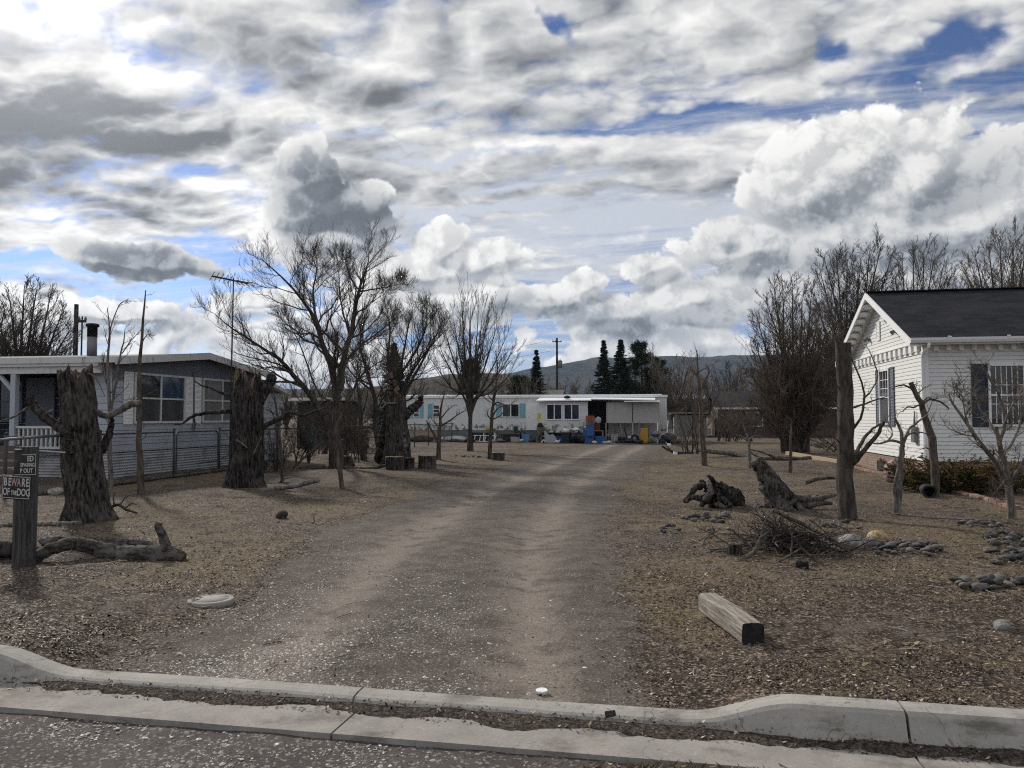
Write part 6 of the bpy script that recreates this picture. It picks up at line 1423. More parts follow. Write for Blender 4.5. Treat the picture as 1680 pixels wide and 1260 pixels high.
for a, b, s, lb, mt in ((1440, 893, 34, 'ochre and cream rock at the head of the rock row', M_OCHRE), (1398, 901, 40, 'large pale angular rock by the end of the long dark branch', M_PALEROCK), (1428, 899, 26, 'smooth dark rounded rock leaning on the ochre rock', None), (1352, 903, 26, 'dull reddish rock at the edge of the brush pile', M_HEART),
                        (1645, 1047, 30, 'rough pale boulder in the leaf litter near the raised kerb', M_PALEROCK), (90, 810, 26, 'white stone on the ground behind the sign post', M_PALEROCK), (1196, 872, 9, 'small white stone near the tiny dark rock pile', M_PALEROCK), (1160, 900, 7, 'small white chip of stone on bare dirt by the brush pile', M_PALEROCK),
                        (462, 850, 20, 'dark mossy clod beside the drive on the grassy yard', M_STUMPDARK)):
    q = P(a, b); rock(q.x, q.y, s * S_at(q.y), lb, None, mt, 0, k=2)

# ------------------------------------------------------------------ railway tie
M_TIE = material('weathered_timber', lambda g: {'Base Color': g.mix(g.ss(g.noise(g.v('MULTIPLY', g.obj(), (3, 40, 40)), 1.2, 5, .65), .32, .68), (.150, .135, .112), (.40, .37, .32)), 'Normal': g.bump(g.noise(g.v('MULTIPLY', g.obj(), (2, 40, 40)), 1.5, 5, .7), .9, .02)}, rough=.9, spec=.15)
a, b = P(1236, 1072), P(1162, 1013); L = (b - a).length; nx = 44; ns = 28
v = []; w2, h2 = .078, .155
for i in range(nx):
    x = L * i / (nx - 1)
    for k in range(ns):
        t_ = k / ns * 4; sd_ = int(t_); u = t_ - sd_
        yy, zz = [(-w2 + 2*w2*u, 0), (w2, h2*u), (w2 - 2*w2*u, h2), (-w2, h2 - h2*u)][sd_]
        rr = 1 - .10 * max(0, (abs(yy) / w2) ** 6 * (abs(zz - h2/2) / (h2/2)) ** 6)
        n = float(fbm(np.array([[x * 2.2, yy * 30, zz * 30]]), 3)[0]) * .010; gr = -.010 * max(0, 1 - abs(x - L * .80) / .015) if sd_ in (1, 3, 2) else 0
        sag = .008 * math.sin(x * 5)
        v.append((x, (yy) * rr * (1 + n * 8 + gr * 8), h2/2 + (zz - h2/2) * rr * (1 + n * 6) + sag))
f = [(i*ns+k, i*ns+(k+1) % ns, (i+1)*ns+(k+1) % ns, (i+1)*ns+k) for i in range(nx-1) for k in range(ns)]
me = bpy.data.meshes.new('railway_tie'); me.from_pydata(v, [], f + [tuple(range(ns))[::-1], tuple((nx-1)*ns+k for k in range(ns))])
me.materials.append(M_TIE); me.materials.append(M_BLACK); me.update()
for p in me.polygons:
    if max(v[i][0] for i in p.vertices) < .018: p.material_index = 1
tie = bpy.data.objects.new('railway_tie', me); COL.objects.link(tie); tie.location = (a.x, a.y, gz(a.x, a.y) - .015); tie.rotation_euler.z = math.atan2(b.y - a.y, b.x - a.x)
tag(tie, 'weathered grey timber with a black charred end beside the drive', 'timber')

# ------------------------------------------------------------------ sign post
def text(body, size, parent, loc, mat, name='lettering', sx=1.0, bold=.0, align='CENTER'):
    c = bpy.data.curves.new(name, 'FONT'); c.body = body; c.size = size; c.extrude = .0012; c.align_x = align; c.align_y = 'CENTER'; c.offset = bold; c.materials.append(mat)
    tmp = bpy.data.objects.new(name, c); COL.objects.link(tmp); bpy.context.view_layer.update(); me = bpy.data.meshes.new_from_object(tmp); bpy.data.objects.remove(tmp)
    o = bpy.data.objects.new(name, me); COL.objects.link(o); o.parent = parent; o.location = loc; o.rotation_euler = (math.pi/2, 0, 0); o.scale = (sx, 1, 1); return o
M_SIGNBLK = material('black_sign_board', paint((.012, .012, .014), (.05, .048, .046), .3, 6), rough=.4, spec=.4)
M_SIGNLET = material('faded_white_paint', paint((.50, .49, .47), (.22, .2, .19), .5, 14), rough=.6)
M_SIGNPINK = material('faded_pink_paint', paint((.42, .27, .27), (.3, .2, .2), .4, 10), rough=.6)
M_POST = material('grey_post_timber', lambda g: {'Base Color': g.mix(g.ss(g.noise(g.v('MULTIPLY', g.obj(), (30, 30, 2.2)), 1.4, 5, .65), .32, .68), (.030, .029, .029), (.105, .099, .093)), 'Normal': g.bump(g.noise(g.v('MULTIPLY', g.obj(), (30, 30, 2.2)), 1.4, 5, .7), .8, .02)}, rough=.9, spec=.15)
B = P(39, 934); D = B.y; t = thing('sign_post', 'thick grey square timber post standing by the curved fallen log', 'post', (B.x, B.y, gz(B.x, B.y)), -TH)
top = Q(40, 738, D).z
m = MB(); m.box((-.080, -.080, -.15), (.080, .080, top), bev=0); m.build('post', M_POST, t, bevel=.008)
SZ = lambda py: Q(30, py, D).z - t.location.z
s1 = thing('warning_sign', 'black sign reading BEWARE OF THE DOG nailed to the grey post', 'sign', t.matrix_world @ Vector((0, 0, 0)), -TH)
bpy.context.view_layer.update(); mw = t.matrix_world
s1.location = mw @ Vector((-.035, -.087, (SZ(780) + SZ(817)) / 2)); s1.rotation_euler = (0, R(2.2), -TH)
hw, hh = .172, .122
m = MB(); m.box((-hw, -.003, -hh), (hw, .003, hh)); m.build('board', M_SIGNBLK, s1)
m = MB()
for (x0, x1, z0, z1) in ((-hw+.008, hw-.008, hh-.014, hh-.008), (-hw+.008, hw-.008, -hh+.008, -hh+.014), (-hw+.008, -hw+.014, -hh+.014, hh-.014), (hw-.014, hw-.008, -hh+.014, hh-.014)): m.box((x0, -.0045, z0), (x1, -.0031, z1))
m.build('border', M_SIGNLET, s1)
for ch, lx, mt in zip('BEWARE', (-.131, -.080, -.026, .032, .086, .133), (M_SIGNLET, M_SIGNLET, M_SIGNPINK, M_SIGNPINK, M_SIGNLET, M_SIGNLET)): text(ch, .115, s1, (lx, -.0045, .050), mt, sx=.60, bold=.003)
text('OF', .105, s1, (-.115, -.0045, -.052), M_SIGNLET, sx=.62, bold=.002); text('THE', .062, s1, (-.022, -.0045, -.060), M_SIGNLET, sx=.62, bold=.002); text('DOG', .105, s1, (.092, -.0045, -.052), M_SIGNLET, sx=.66, bold=.002)
s2 = thing('warning_sign', 'torn black keep out sign above the dog warning on the grey post', 'sign', mw @ Vector((.055, -.087, (SZ(744) + SZ(779)) / 2)), -TH); s2.rotation_euler = (0, R(-1.5), -TH)
m = MB(); m.prism([(-.045, .003, .115), (-.145, .003, -.115), (.15, .003, -.115), (.15, .003, .115)], (0, -.006, 0)); m.build('board', M_SIGNBLK, s2)
m = MB()
for (x0, x1, z0, z1) in ((-.03, .142, .101, .107), (-.125, .142, -.107, -.101), (.136, .142, -.101, .101)): m.box((x0, -.0045, z0), (x1, -.0031, z1))
m.build('border', M_SIGNLET, s2)
text('ED', .078, s2, (.115, -.0045, .060), M_SIGNLET, sx=.8, bold=.002, align='RIGHT'); text('SPASING', .056, s2, (.128, -.0045, -.004), M_SIGNLET, sx=.80, bold=.001, align='RIGHT'); text('P OUT', .062, s2, (.105, -.0045, -.064), M_SIGNLET, sx=.85, bold=.0015, align='RIGHT')
m = MB(); m.bar(Q(28, 737, D - .12), Q(104, 742, D + .6), .05, .012); o = m.build('metal_strip', material('bright_metal_strip', paint((.62, .62, .61), (.4, .38, .35), .3), rough=.5), None); tag(o, 'pale metal strip laid over the top of the grey sign post', 'strip')
m = MB(); m.tube([Q(-40, 726, 10.6), Q(20, 720, 11.0), Q(102, 714, 11.6)], .022, 10); o = m.build('pipe_rail', M_GREYMETAL); tag(o, 'grey pipe rail running into the side of the twisted thick stump', 'rail')
# pallet propped behind the sign
c = PG(12, 792); t = thing('wooden_pallet', 'brown slatted wooden pallet stood on edge behind the sign post', 'pallet', c, -TH)
M_PALLET = material('old_brown_planks', paint((.135, .098, .07), (.07, .055, .045), .6, 2), rough=.9)
for i in range(5):
    z = .02 + .19 * i; m = MB(); m.box((-.55, -.02, z), (.31, .0, z + .135)); m.build('slat', M_PALLET, t)
for x in (-.5, -.12, .25):
    m = MB(); m.box((x-.02, .001, .0), (x+.02, .09, .95)); m.build('bearer', M_PALLET, t)
c = PG(2, 925); o = wood_obj('fallen_log', [c + Vector((-1.2, .2, .1)), c + Vector((-.5, .1, .12)), c + Vector((.12, .05, .10))], [.10, .10, .09], M_STUMPDARK, None, c, seed=5, sides=16, n=24); tag(o, 'stubby dark log end lying against the foot of the sign post', 'log')

# ------------------------------------------------------------------ small things on the drive
q = PG(346, 990); t = thing('utility_cover', 'round pale concrete utility cover set in the ground beside the drive', 'cover', (q.x, q.y, max(gz(q.x + .19 * math.cos(a), q.y + .19 * math.sin(a)) for a in range(6)) - .014), .4)
m = MB(); m.lathe([(.19, -.08), (.19, .004), (.183, .009), (.150, .010), (.148, .004), (.143, .004), (.141, .009), (.02, .010)], 40); m.build('lid', M_GUT, t)
q = PG(889, 1137); t = thing('tin', 'small round tin with a white lid lying on the drive by the kerb', 'tin', (q.x, q.y, q.z))
m = MB(); m.lathe([(.032, 0), (.034, .003), (.034, .013)], 28); m.build('can', material('dark_tin_side', lambda g: g.mix(g.ss(g.noise(g.obj(), 60, 2), .5, .55), (.03, .035, .04), (.5, .5, .5)), rough=.4), t)
m = MB(); m.lathe([(.035, .012), (.035, .023), (.033, .0255), (.029, .0245), (.004, .0248)], 28); m.build('lid', M_TRIM, t)
q = PG(1000, 1185); o = wood_obj('wood_chunk', [q + Vector((-.02, 0, .03)), q + Vector((.03, .01, .035))], [.018, .016], M_STUMPDARK, None, q, seed=2, sides=8, n=8)
tag(o, 'small dark chunk of wood in the gutter', 'wood chunk'); o.location.z = .01

# ------------------------------------------------------------------ edging beside the white house
def edging():
    n = 62; a, b = P(1396, 766), P(1668, 834); t = thing('brick_edging', 'line of low reddish edging bricks between the dirt yard and the white house', 'edging', a, math.atan2(b.y-a.y, b.x-a.x)); L = (b - a).length
    m = MB(); rg = random.Random(3)
    for i in range(n):
        x = L * i / n; z = gz(*(a.lerp(b, i / n)).xy); m.box((x+.004, -.09+rg.uniform(-.012, .012), z-.08), (x+L/n-.006, .09+rg.uniform(-.012, .012), z+.05+rg.uniform(-.008, .008)))
    m.build('bricks', material('edging_brick', lambda g: g.mix(g.island(), (.19, .105, .078), (.30, .20, .16)), rough=.9), t, bevel=.006)
edging()
a, b = P(1292, 746), P(1394, 765); m = MB(); m.bar(a + Vector((0, 0, .07)), b + Vector((0, 0, .07)), .16, .15); o = m.build('edging_timber', M_TAN); tag(o, 'long pale edging timber continuing beyond the low reddish bricks', 'timber')
q = Q(1492, 778, 18.2); t = thing('propane_tank', 'rusty pink propane tank by the corner of the white house', 'tank', (q.x, 18.9, 0))
m = MB(); m.lathe([(.12, .0), (.21, .03), (.24, .12), (.24, .36), (.20, .46), (.09, .52), (.07, .57), (.02, .57)], 24); m.build('tank', material('faded_pink_enamel', paint((.30, .20, .185), (.16, .10, .08), .6, 2), rough=.5), t)

# ------------------------------------------------------------------ poles, antenna
def pole(label, pxx, D, top, r, arms=(), can=None, name='utility_pole'):
    w = Q(pxx, 684, D); h = Q(pxx, top, D).z; t = thing(name, label, 'pole', (w.x, D, -.2)); m = MB(); m.tube([(0, 0, 0), (0, 0, h * .5), (0, 0, h)], [r, r*.85, r*.7], 10); m.build('post', M_STUMPDARK, t)
    for z, w_ in arms:
        m = MB(); m.bar((-w_/2, -.12, h-z), (w_/2, -.12, h-z), .09, .11); am = m.build('crossarm', M_STUMPDARK, t)
        for k in (-.45, -.15, .45):
            m = MB(); m.lathe([(.05, 0), (.07, .06), (.03, .12), (.05, .16)], 8, (w_*k, -.12, h-z+.06)); m.build('insulator', M_GREYMETAL, am)
    if can:
        m = MB(); m.lathe([(.25, 0), (.30, .05), (.30, .85), (.22, .95), (.06, 1.0), (.06, 1.15), (0.02, 1.2)], 16, (can[0], -.1, h-can[1])); m.box((can[0]*.2, -.14, h-can[1]+.4), (can[0]*.7, -.06, h-can[1]+.5)); m.build('transformer', M_GREYMETAL, t)
    return t
pole('tall dark power pole with a grey transformer can behind the mobile home', 914, 100, 552, .19, ((.5, 1.2),), (.40, 3.9))
pole('thick dark pole sticking up behind the grey house roof', 121, 34, 492, .13)
pole('thin pole with a small bracket behind the grey house roof', 131, 36, 512, .05, ((.25, .5),))
def wire(a, b, sag, label):
    m = MB(); n = 16; m.tube([a.lerp(b, i/n) - Vector((0, 0, sag * 4 * (i/n) * (1-i/n))) for i in range(n+1)], .018, 4, False); tag(m.build('power_line', M_BLACK), label, 'wire')
pt = Q(914, 557, 100)
wire(pt + Vector((-.5, 0, 0)), Q(560, 610, 108), .6, 'upper power line running from the power pole toward the bare trees')
wire(pt + Vector((-.3, 0, -1.4)), Q(540, 620, 100), .6, 'lower power line running from the power pole toward the bare trees')
def antenna():
    bpos = GH(.35, 4.9, 0); k = math.hypot(0, 0); D = bpos.y; w = Q(378.5, 684, D); t = thing('tv_antenna', 'tall television antenna mast beside the second window of the grey house', 'antenna', (w.x, D, 0))
    h = Q(379, 461, D).z; m = MB(); m.tube([(0, 0, -.1), (0, 0, h * .5), (.02, 0, h + .1)], [.032, .028, .022], 8); m.build('mast', M_DKMETAL, t)
    a = Q(348, 453, D) - t.location; b = Q(407, 465, D + .5) - t.location; m = MB(); m.bar(a, b, .05, .05); m.build('boom', M_DKMETAL, t)
    ed = (b - a).normalized(); per = ed.cross(Vector((0, 0, 1))).normalized()
    for i in range(9):
        c = a.lerp(b, i / 8); l = .85 - .05 * i; m = MB(); m.tube([c - per * l + ed * .25 * (i > 4), c + Vector((0, 0, .01)), c + per * l + ed * .25 * (i > 4)], .012, 5); m.build('element', M_DKMETAL, t)
    for k in (-.1, .2): m = MB(); m.tube([a + ed*.05, a + ed*.05 + Vector((.02, 0, -.14))], .008, 5); 
    return t
antenna()

# ------------------------------------------------------------------ chain link fence
def fence():
    r = -12.5; d0, d1 = 13.0, 47.0; o0 = G(r, d0, 0); t = thing('chain_link_fence', 'dark chain link fence running back along the grey house yard', 'fence', o0, math.pi/2 - TH)
    H = 1.2; gate = (5.35, 7.5)           # along-fence metres
    def post(x, h=H + .06, rr=.03): m = MB(); m.tube([(x, 0, -.2), (x, 0, h)], rr, 8); m.lathe([(rr*1.15, 0), (rr*1.1, .03), (.004, .045)], 8, (x, 0, h)); m.build('post', M_DKMETAL, t)
    for x in [0, 2.6, gate[0], gate[1], 8.6] + [11 + 2.5*i for i in range(10)]: post(x)
    for a, b in ((0, gate[0]), (gate[1], d1 - d0)):
        m = MB(); m.tube([(a, 0, H), (b, 0, H)], .02, 8); m.build('top_rail', M_DKMETAL, t)
    def mesh(a, b, z0, z1, parent, nm, y=.0, p=.075):
        h = z1 - z0; n = int((b - a + h) / p); P1 = []
        for s in (0, 1):
            for i in range(n):
                x = a - h + i * p; x0, x1 = (x, x + h) if s == 0 else (x + h, x); za, zb = z0, z1
                lo, hi = max(0, (a - min(x0, x1)) / h), min(1, (b - min(x0, x1)) / h)
                if hi <= lo + .02: continue
                if s == 0: P1.append([[x0 + h*lo, y, z0 + h*lo], [x0 + h*hi, y, z0 + h*hi]])
                else: P1.append([[x1 + h*lo, y+.004, z1 - h*lo], [x1 + h*hi, y+.004, z1 - h*hi]])
        v, f = tubes_np(np.array(P1), np.full((len(P1), 2), .0016), 3); link(nm, mesh_np(nm, v, f), M_DKMETAL, parent)
    mesh(0, gate[0], .06, H, t, 'wire_mesh'); mesh(gate[1], 11, .06, H, t, 'wire_mesh'); mesh(11, d1 - d0, .06, H, t, 'wire_mesh', p=.11)
    m = MB(); 
    for z in (.30, .55, .80, 1.02): m.tube([(0, .01, z), (d1-d0, .01, z)], .0035, 4, False)
    m.build('strand', M_DKMETAL, t)
    g0, g1 = gate[0] + .09, gate[1] - .09; m = MB()
    m.tube([(g0, -.01, .1), (g0, -.01, H-.1), (g0+.1, -.01, H), (g1-.1, -.01, H), (g1, -.01, H-.1), (g1, -.01, .1), (g0, -.01, .1)], .02, 8, False); ga = m.build('gate', M_DKMETAL, t)
    mesh(g0, g1, .12, H, ga, 'gate_mesh')
    m = MB(); m.tube([(0, -.06, .02), (3, -.07, .04), (gate[1], -.05, .05), (9.5, -.05, .04)], .045, 8); m.build('base_timber', M_ROOT, t)
fence()
a = GH(1.0, 5.45, .0); m = MB(); m.bar(a, GH(.12, 4.75, 1.35), .09, .03); tag(m.build('leaning_board', M_TAN), 'tan board leaning on the wall between the fence and the grey house', 'board')
m = MB(); m.tube([GH(.9, 2.4, .25), GH(.8, 3.6, .27), GH(.9, 4.9, .55)], .022, 8); tag(m.build('pale_pole', M_DEAD), 'pale bent pole lying behind the chain link gate', 'pole')
# chair on the porch
def chair():
    t = thing('spindle_chair', 'pale spindle backed chair on the dark porch', 'chair', GH(-2.35, .9, .66), -TH + .35)
    m = MB(); m.lathe([(.20, .43), (.21, .45), (.20, .47)], 20); m.build('seat', M_PEEL, t)
    for x, y in ((-.15, -.15), (.15, -.15), (-.15, .15), (.15, .15)): m = MB(); m.tube([(x, y, .44), (x*1.35, y*1.35, 0)], .016, 8); m.build('leg', M_PEEL, t)
    hoop = [Vector((.21 * math.cos(a), .19 + .06 * math.sin(a), .46 + .50 * math.sin(a))) for a in [i*math.pi/14 for i in range(15)]]
    m = MB(); m.tube(hoop, .014, 8); bk = m.build('backrest', M_PEEL, t)
    for i in range(1, 8):
        x = -.18 + .045 * i; zz = .46 + .50 * math.sqrt(max(0, 1 - (x/.21)**2)); m = MB(); m.tube([(x*.75, .19, .46), (x, .25, zz)], .007, 6); m.build('spindle', M_PEEL, bk)
chair()

# ------------------------------------------------------------------ clutter in front of the mobile home
M_BLUE = material('blue_plastic', paint((.035, .115, .30), (.05, .09, .16), .25), rough=.4, spec=.4)
M_LBLUE = material('light_blue_plastic', paint((.12, .27, .50), (.1, .2, .35), .25), rough=.45)
M_GREENBLK = material('dark_green_plastic', paint((.008, .022, .022), (.02, .025, .025), .3), rough=.4, spec=.4)
M_BAG = material('black_bin_bag', lambda g: {'Base Color': (.010, .010, .013, 1), 'Normal': g.bump(g.noise(g.obj(), 9, 5, .7), 1, .05)}, rough=.3, spec=.5)
M_WBAG = material('white_plastic_bag', lambda g: {'Base Color': (.62, .62, .63, 1), 'Normal': g.bump(g.noise(g.obj(), 10, 4, .7), 1, .05)}, rough=.5)
M_YEL = material('yellow_plastic', paint((.40, .22, .022), (.22, .13, .03), .4), rough=.5)
M_ORANGE = material('orange_plastic', paint((.33, .12, .04), (.2, .09, .04), .4), rough=.5)
M_REDP = material('dull_red_plastic', paint((.22, .06, .04), (.12, .05, .04), .4), rough=.6)
M_TYRE = material('tyre_rubber', paint((.014, .014, .015), (.05, .046, .04), .4), rough=.85)
M_OLIVE = material('olive_canvas', paint((.10, .095, .065), (.06, .055, .045), .5), rough=.9)
M_FOAM = material('grey_foam', paint((.36, .37, .385), (.25, .25, .25), .4), rough=.8)
def JP(pxx, pyy):
    if pyy < 712 or pyy > 730: return PG(pxx, pyy)
    u = (pxx - 840) / FPX; d = (47.55 if pxx > 880 else 48.9) + (723 - pyy) * .12; r_ = (cT * u - sT) * d / (cT + sT * u); q = G(r_, d); q.z = gz(q.x, q.y); return q
def at(pxx, pyy): q = JP(pxx, pyy); return q, S_at(q.y)
def tub(name, label, cat, pxx, pyy, w, h, mat, lid=None, z=0, dep=.7, taper=.86, contents=None, rz=0.0, D=None):
    q, s = at(pxx, pyy)
    if D is not None: q = Q(pxx, 700, D); q.z = 0; s = S_at(D)
    t = thing(name, label, cat, (q.x, q.y, q.z + z), -TH + rz); W, H, Dp = w*s, h*s, w*s*dep; a = taper; e = .02
    m = MB(); o = [(-W/2*a, -Dp/2*a), (W/2*a, -Dp/2*a), (W/2*a, Dp/2*a), (-W/2*a, Dp/2*a)]; u = [(-W/2, -Dp/2), (W/2, -Dp/2), (W/2, Dp/2), (-W/2, Dp/2)]; k = 1 - 2*e/W
    v = [(x, y, 0) for x, y in o] + [(x, y, H) for x, y in u] + [(x*k, y*k, H) for x, y in u] + [(x*k, y*k, .03) for x, y in o]
    m.add(v, [(3, 2, 1, 0)] + [(i, (i+1)%4, 4+(i+1)%4, 4+i) for i in range(4)] + [(4+i, 4+(i+1)%4, 8+(i+1)%4, 8+i) for i in range(4)] + [(8+i, 8+(i+1)%4, 12+(i+1)%4, 12+i) for i in range(4)] + [(12, 13, 14, 15)]); m.build('body', mat, t, bevel=.012)
    m = MB(); r_ = .025
    for i in range(4):
        a0, b0 = Vector((*u[i], H - .02)), Vector((*u[(i+1)%4], H - .02)); m.bar(a0, b0, r_, .035)
    m.build('rim', mat, t)
    if lid is not None:
        m = MB(); m.box((-W/2-.02, -Dp/2-.02, H+.001), (W/2+.02, Dp/2+.02, H+.045)); m.box((-W/2*.8, -Dp/2*.8, H+.045), (W/2*.8, Dp/2*.8, H+.065)); m.build('lid', lid, t, bevel=.01)
    return t
def lump(name, label, cat, pxx, pyy, w, h, mat, seed, z=0, dep=.8, tie=False, D=None):
    q, s = at(pxx, pyy)
    if D is not None: q = Q(pxx, 700, D); q.z = 0; s = S_at(D)
    v = iv.copy(); n = fbm(v * 2.1 + seed * 7, 3); v = v * (1 + n * .5)[:, None] * np.array([w*s, w*s*dep, h*s]); v[:, 2] = np.maximum(v[:, 2], -h*s*.42)
    if tie: k = np.clip((v[:, 2] / (h*s) - .28) * 4, 0, 1); v[:, :2] *= (1 - .7*k)[:, None]
    me = mesh_np(name, v, iff); smooth(me); o = link(name, me, mat); o.location = (q.x, q.y, q.z + z + h*s*.42); return tag(o, label, cat)
tub('storage_tote', 'tall blue plastic tub heaped with white bags before the open doorway', 'tub', 966, 725, 19, 22, M_BLUE)
lump('plastic_bag', 'white plastic bag on the tall blue tub', 'bag', 966, 725, 15, 8, M_WBAG, 2, z=.82)
tub('storage_tote', 'low blue tub beside the tall blue tub under the open doorway', 'tub', 985, 723, 17, 11, M_BLUE, dep=.8)
tub('storage_tote', 'small blue lidded tub standing behind the tall blue tub', 'tub', 968, 716, 13, 17, M_BLUE, lid=M_BLUE, z=.45, D=46.9)
tub('storage_tote', 'dark green bin at the end of the black bag row', 'tub', 928, 726, 14, 17, M_GREENBLK, dep=.9)
lump('plastic_bag', 'crumpled white bag on the dark green bin', 'bag', 928, 726, 13, 9, M_WBAG, 3, z=.58)
lump('bin_bag', 'fat black bin bag right beside the dark green bin', 'bag', 941, 726, 16, 20, M_BAG, 4, tie=True); lump('bin_bag', 'black bin bag in the middle of the bag row', 'bag', 949, 725, 15, 21, M_BAG, 5, tie=True); lump('bin_bag', 'black bin bag against the tall blue tub', 'bag', 956, 726, 11, 18, M_BAG, 6, tie=True)
lump('plastic_bag', 'white torn bag on top of the black bin bags', 'bag', 944, 725, 14, 7, M_WBAG, 7, z=.70)
q, s = at(904, 728); t = thing('foam_slab', 'pale grey foam slab slumped on the ground beside the dark green bin', 'slab', q, -TH + .15)
m = MB(); m.prism([(-.38, -.1, 0), (.42, -.1, 0), (.44, -.1, .25), (.10, -.1, .52), (-.10, -.1, .46), (-.36, -.1, .74), (-.42, -.1, .70)], (0, .22, 0)); m.build('slab', M_FOAM, t, bevel=.02)
m = MB(); m.bar((-.62, -.25, .03), (-.45, -.2, .20), .05, .05); m.bar((-.45, -.2, .2), (-.40, -.16, .08), .05, .05); m.bar((.40, -.25, .04), (.55, -.2, .20), .05, .05); m.build('frame', M_TRIM, t)
tub('cooler', 'light blue cooler box on the dirt in front of the plain white door', 'cooler', 863, 722, 14, 10, M_LBLUE, lid=M_LBLUE, taper=.93, dep=.75)
q, s = at(836, 723); t = thing('low_table', 'low black trestle table with a reddish top under the teal shuttered window', 'table', q, -TH)
m = MB(); m.box((-.62, -.35, .50), (.70, .35, .56)); m.build('tabletop', M_REDP, t)
m = MB(); m.box((-.40, -.28, .02), (.50, .28, .49)); m.build('skirt', M_GREENBLK, t)
for x in (-.58, .64):
    for y in (-.3, .3): m = MB(); m.box((x-.03, y-.03, -.05), (x+.03, y+.03, .499)); m.build('leg', M_DKMETAL, t)
def achair(label, pxx, pyy, mat, z=0, rz=0.0):
    q, s = at(pxx, pyy); t = thing('patio_chair', label, 'chair', (q.x, q.y, q.z + z), -TH + rz)
    m = MB(); m.box((-.24, -.24, .40), (.24, .24, .44)); m.build('seat', mat, t)
    m = MB(); m.hexa([(-.26, .20, .44), (.26, .20, .44), (.26, .24, .44), (-.26, .24, .44), (-.24, .33, .95), (.24, .33, .95), (.24, .37, .95), (-.24, .37, .95)]); m.build('backrest', mat, t)
    for x in (-.22, .22):
        for y in (-.22, .22): m = MB(); m.box((x-.02, y-.02, 0), (x+.02, y+.02, .399)); m.build('leg', mat, t)
    for x in (-.27, .27): m = MB(); m.box((x-.025, -.22, .60), (x+.025, .22, .64)); m.box((x-.02, -.22, .44), (x+.02, -.18, .60)); m.build('armrest', mat, t)
achair('black plastic chair turned sideways at the end of the low black table', 853, 722, M_GREENBLK, 0, 1.2)
q, s = at(790, 726); t = thing('metal_rack', 'white tubular rack lying on its side beside the vase shaped tree', 'rack', q, -TH)
for x0, z0, x1, z1 in ((-.6, .05, 1.0, .02), (-.55, .42, 1.05, .40)): m = MB(); m.bar((x0, 0, z0), (x1, -.2, z1), .035, .035); m.build('rail', M_TRIM, t)
for x in (-.5, -.15, .2, .85): m = MB(); m.bar((x, 0, .05), (x + .12, -.06, .41), .04, .04); m.build('rung', M_TRIM, t)
q, s = at(800, 719); t = thing('workbench', 'cluttered grey workbench with a yellow roll behind the white rack', 'table', q, -TH)
m = MB(); m.box((-1.1, -.3, .62), (.55, .3, .67)); m.build('tabletop', M_GREYBLOCK, t)
for x in (-1.0, -.2, .5): m = MB(); m.box((x-.03, -.25, -.05), (x+.03, .25, .619)); m.build('leg', M_TRIM if x > -.5 else M_DKMETAL, t)
m = MB(); m.tube([(-.1, -.1, .80), (.45, -.12, .80)], .10, 12); tag(m.build('yellow_roll', material('mustard_cloth', paint((.30, .23, .03), (.2, .16, .05), .4), rough=.8), None, t.location), 'mustard yellow roll lying on the grey workbench', 'roll')
lump('scrap_heap', 'heap of pale scrap boards and rags behind the leaning sapling', 'scrap', 748, 727, 36, 10, M_FOAM, 9); lump('scrap_heap', 'dark scrap heap at the fence by the broken trunk', 'scrap', 690, 728, 42, 11, M_STUMPDARK, 10)
lump('plastic_bag', 'small white ball of plastic by the leaning sapling', 'bag', 726, 722, 5, 5, M_WBAG, 11, z=.1)
for k, (a, b, c, e) in enumerate(((735, 728, 772, 722), (742, 729, 770, 727), (800, 730, 830, 727))):
    m = MB(); m.bar(JP(a, b) + Vector((0, 0, .06)), JP(c, e) + Vector((0, 0, .09)), .18, .03); tag(m.build('scrap_board', M_DEAD), ['pale scrap board lying behind the vase shaped tree', 'second pale scrap board lying under the first behind the vase shaped tree', 'pale flat board on the dirt in front of the low black table'][k], 'board')
# upright bundle by the door
q, s = at(885, 722); t = thing('golf_bag', 'tall upright olive bag with yellow and black ends leaning by the plain white door', 'bag', q, -TH)
m = MB(); m.lathe([(.17, 0), (.18, .05), (.17, .6), (.20, .92), (.17, .95)], 16); m.tube([(.0, -.18, .2), (-.02, -.24, .5), (0, -.19, .7)], [.05, .09, .05], 10); m.build('bag', M_OLIVE, t)
m = MB(); m.lathe([(.18, .951), (.2, 1.0), (.12, 1.2), (.02, 1.22)], 12, (.04, 0, 0)); m.build('cap', M_BLACK, t)
m = MB(); m.tube([(-.06, 0, .95), (-.10, 0, 1.45), (-.04, 0, 1.72)], [.02, .02, .05], 8); m.box((-.12, -.05, 1.45), (.10, .05, 1.82)); m.build('handle', material('yellow_vinyl', paint((.5, .44, .10), (.3, .28, .1), .3), rough=.6), t)
for x in (-.2, .2): m = MB(); m.bar((x, -.15, 0), (x*.3, 0, .8), .03, .03); m.build('leg', M_GREYMETAL, t)
q, s = at(893, 720); t = thing('side_table', 'small pale table between the tall olive bag and the foam slab', 'table', q, -TH)
m = MB(); m.box((-.3, -.25, .36), (.35, .25, .40)); m.build('tabletop', M_FOAM, t)
for x in (-.27, .31):
    for y in (-.2, .2): m = MB(); m.box((x-.02, y-.02, -.05), (x+.02, y+.02, .359)); m.build('leg', M_DKMETAL, t)
tub('storage_tote', 'open dark blue tub pushed in beside the foam slab', 'tub', 918, 727, 12, 10, material('dark_blue_plastic', paint((.02, .05, .13), (.03, .05, .08), .3), rough=.45), dep=.8)
tub('storage_tote', 'shallow grey tub of scraps under the low black table end', 'tub', 845, 727, 14, 8, M_FOAM, dep=.7)
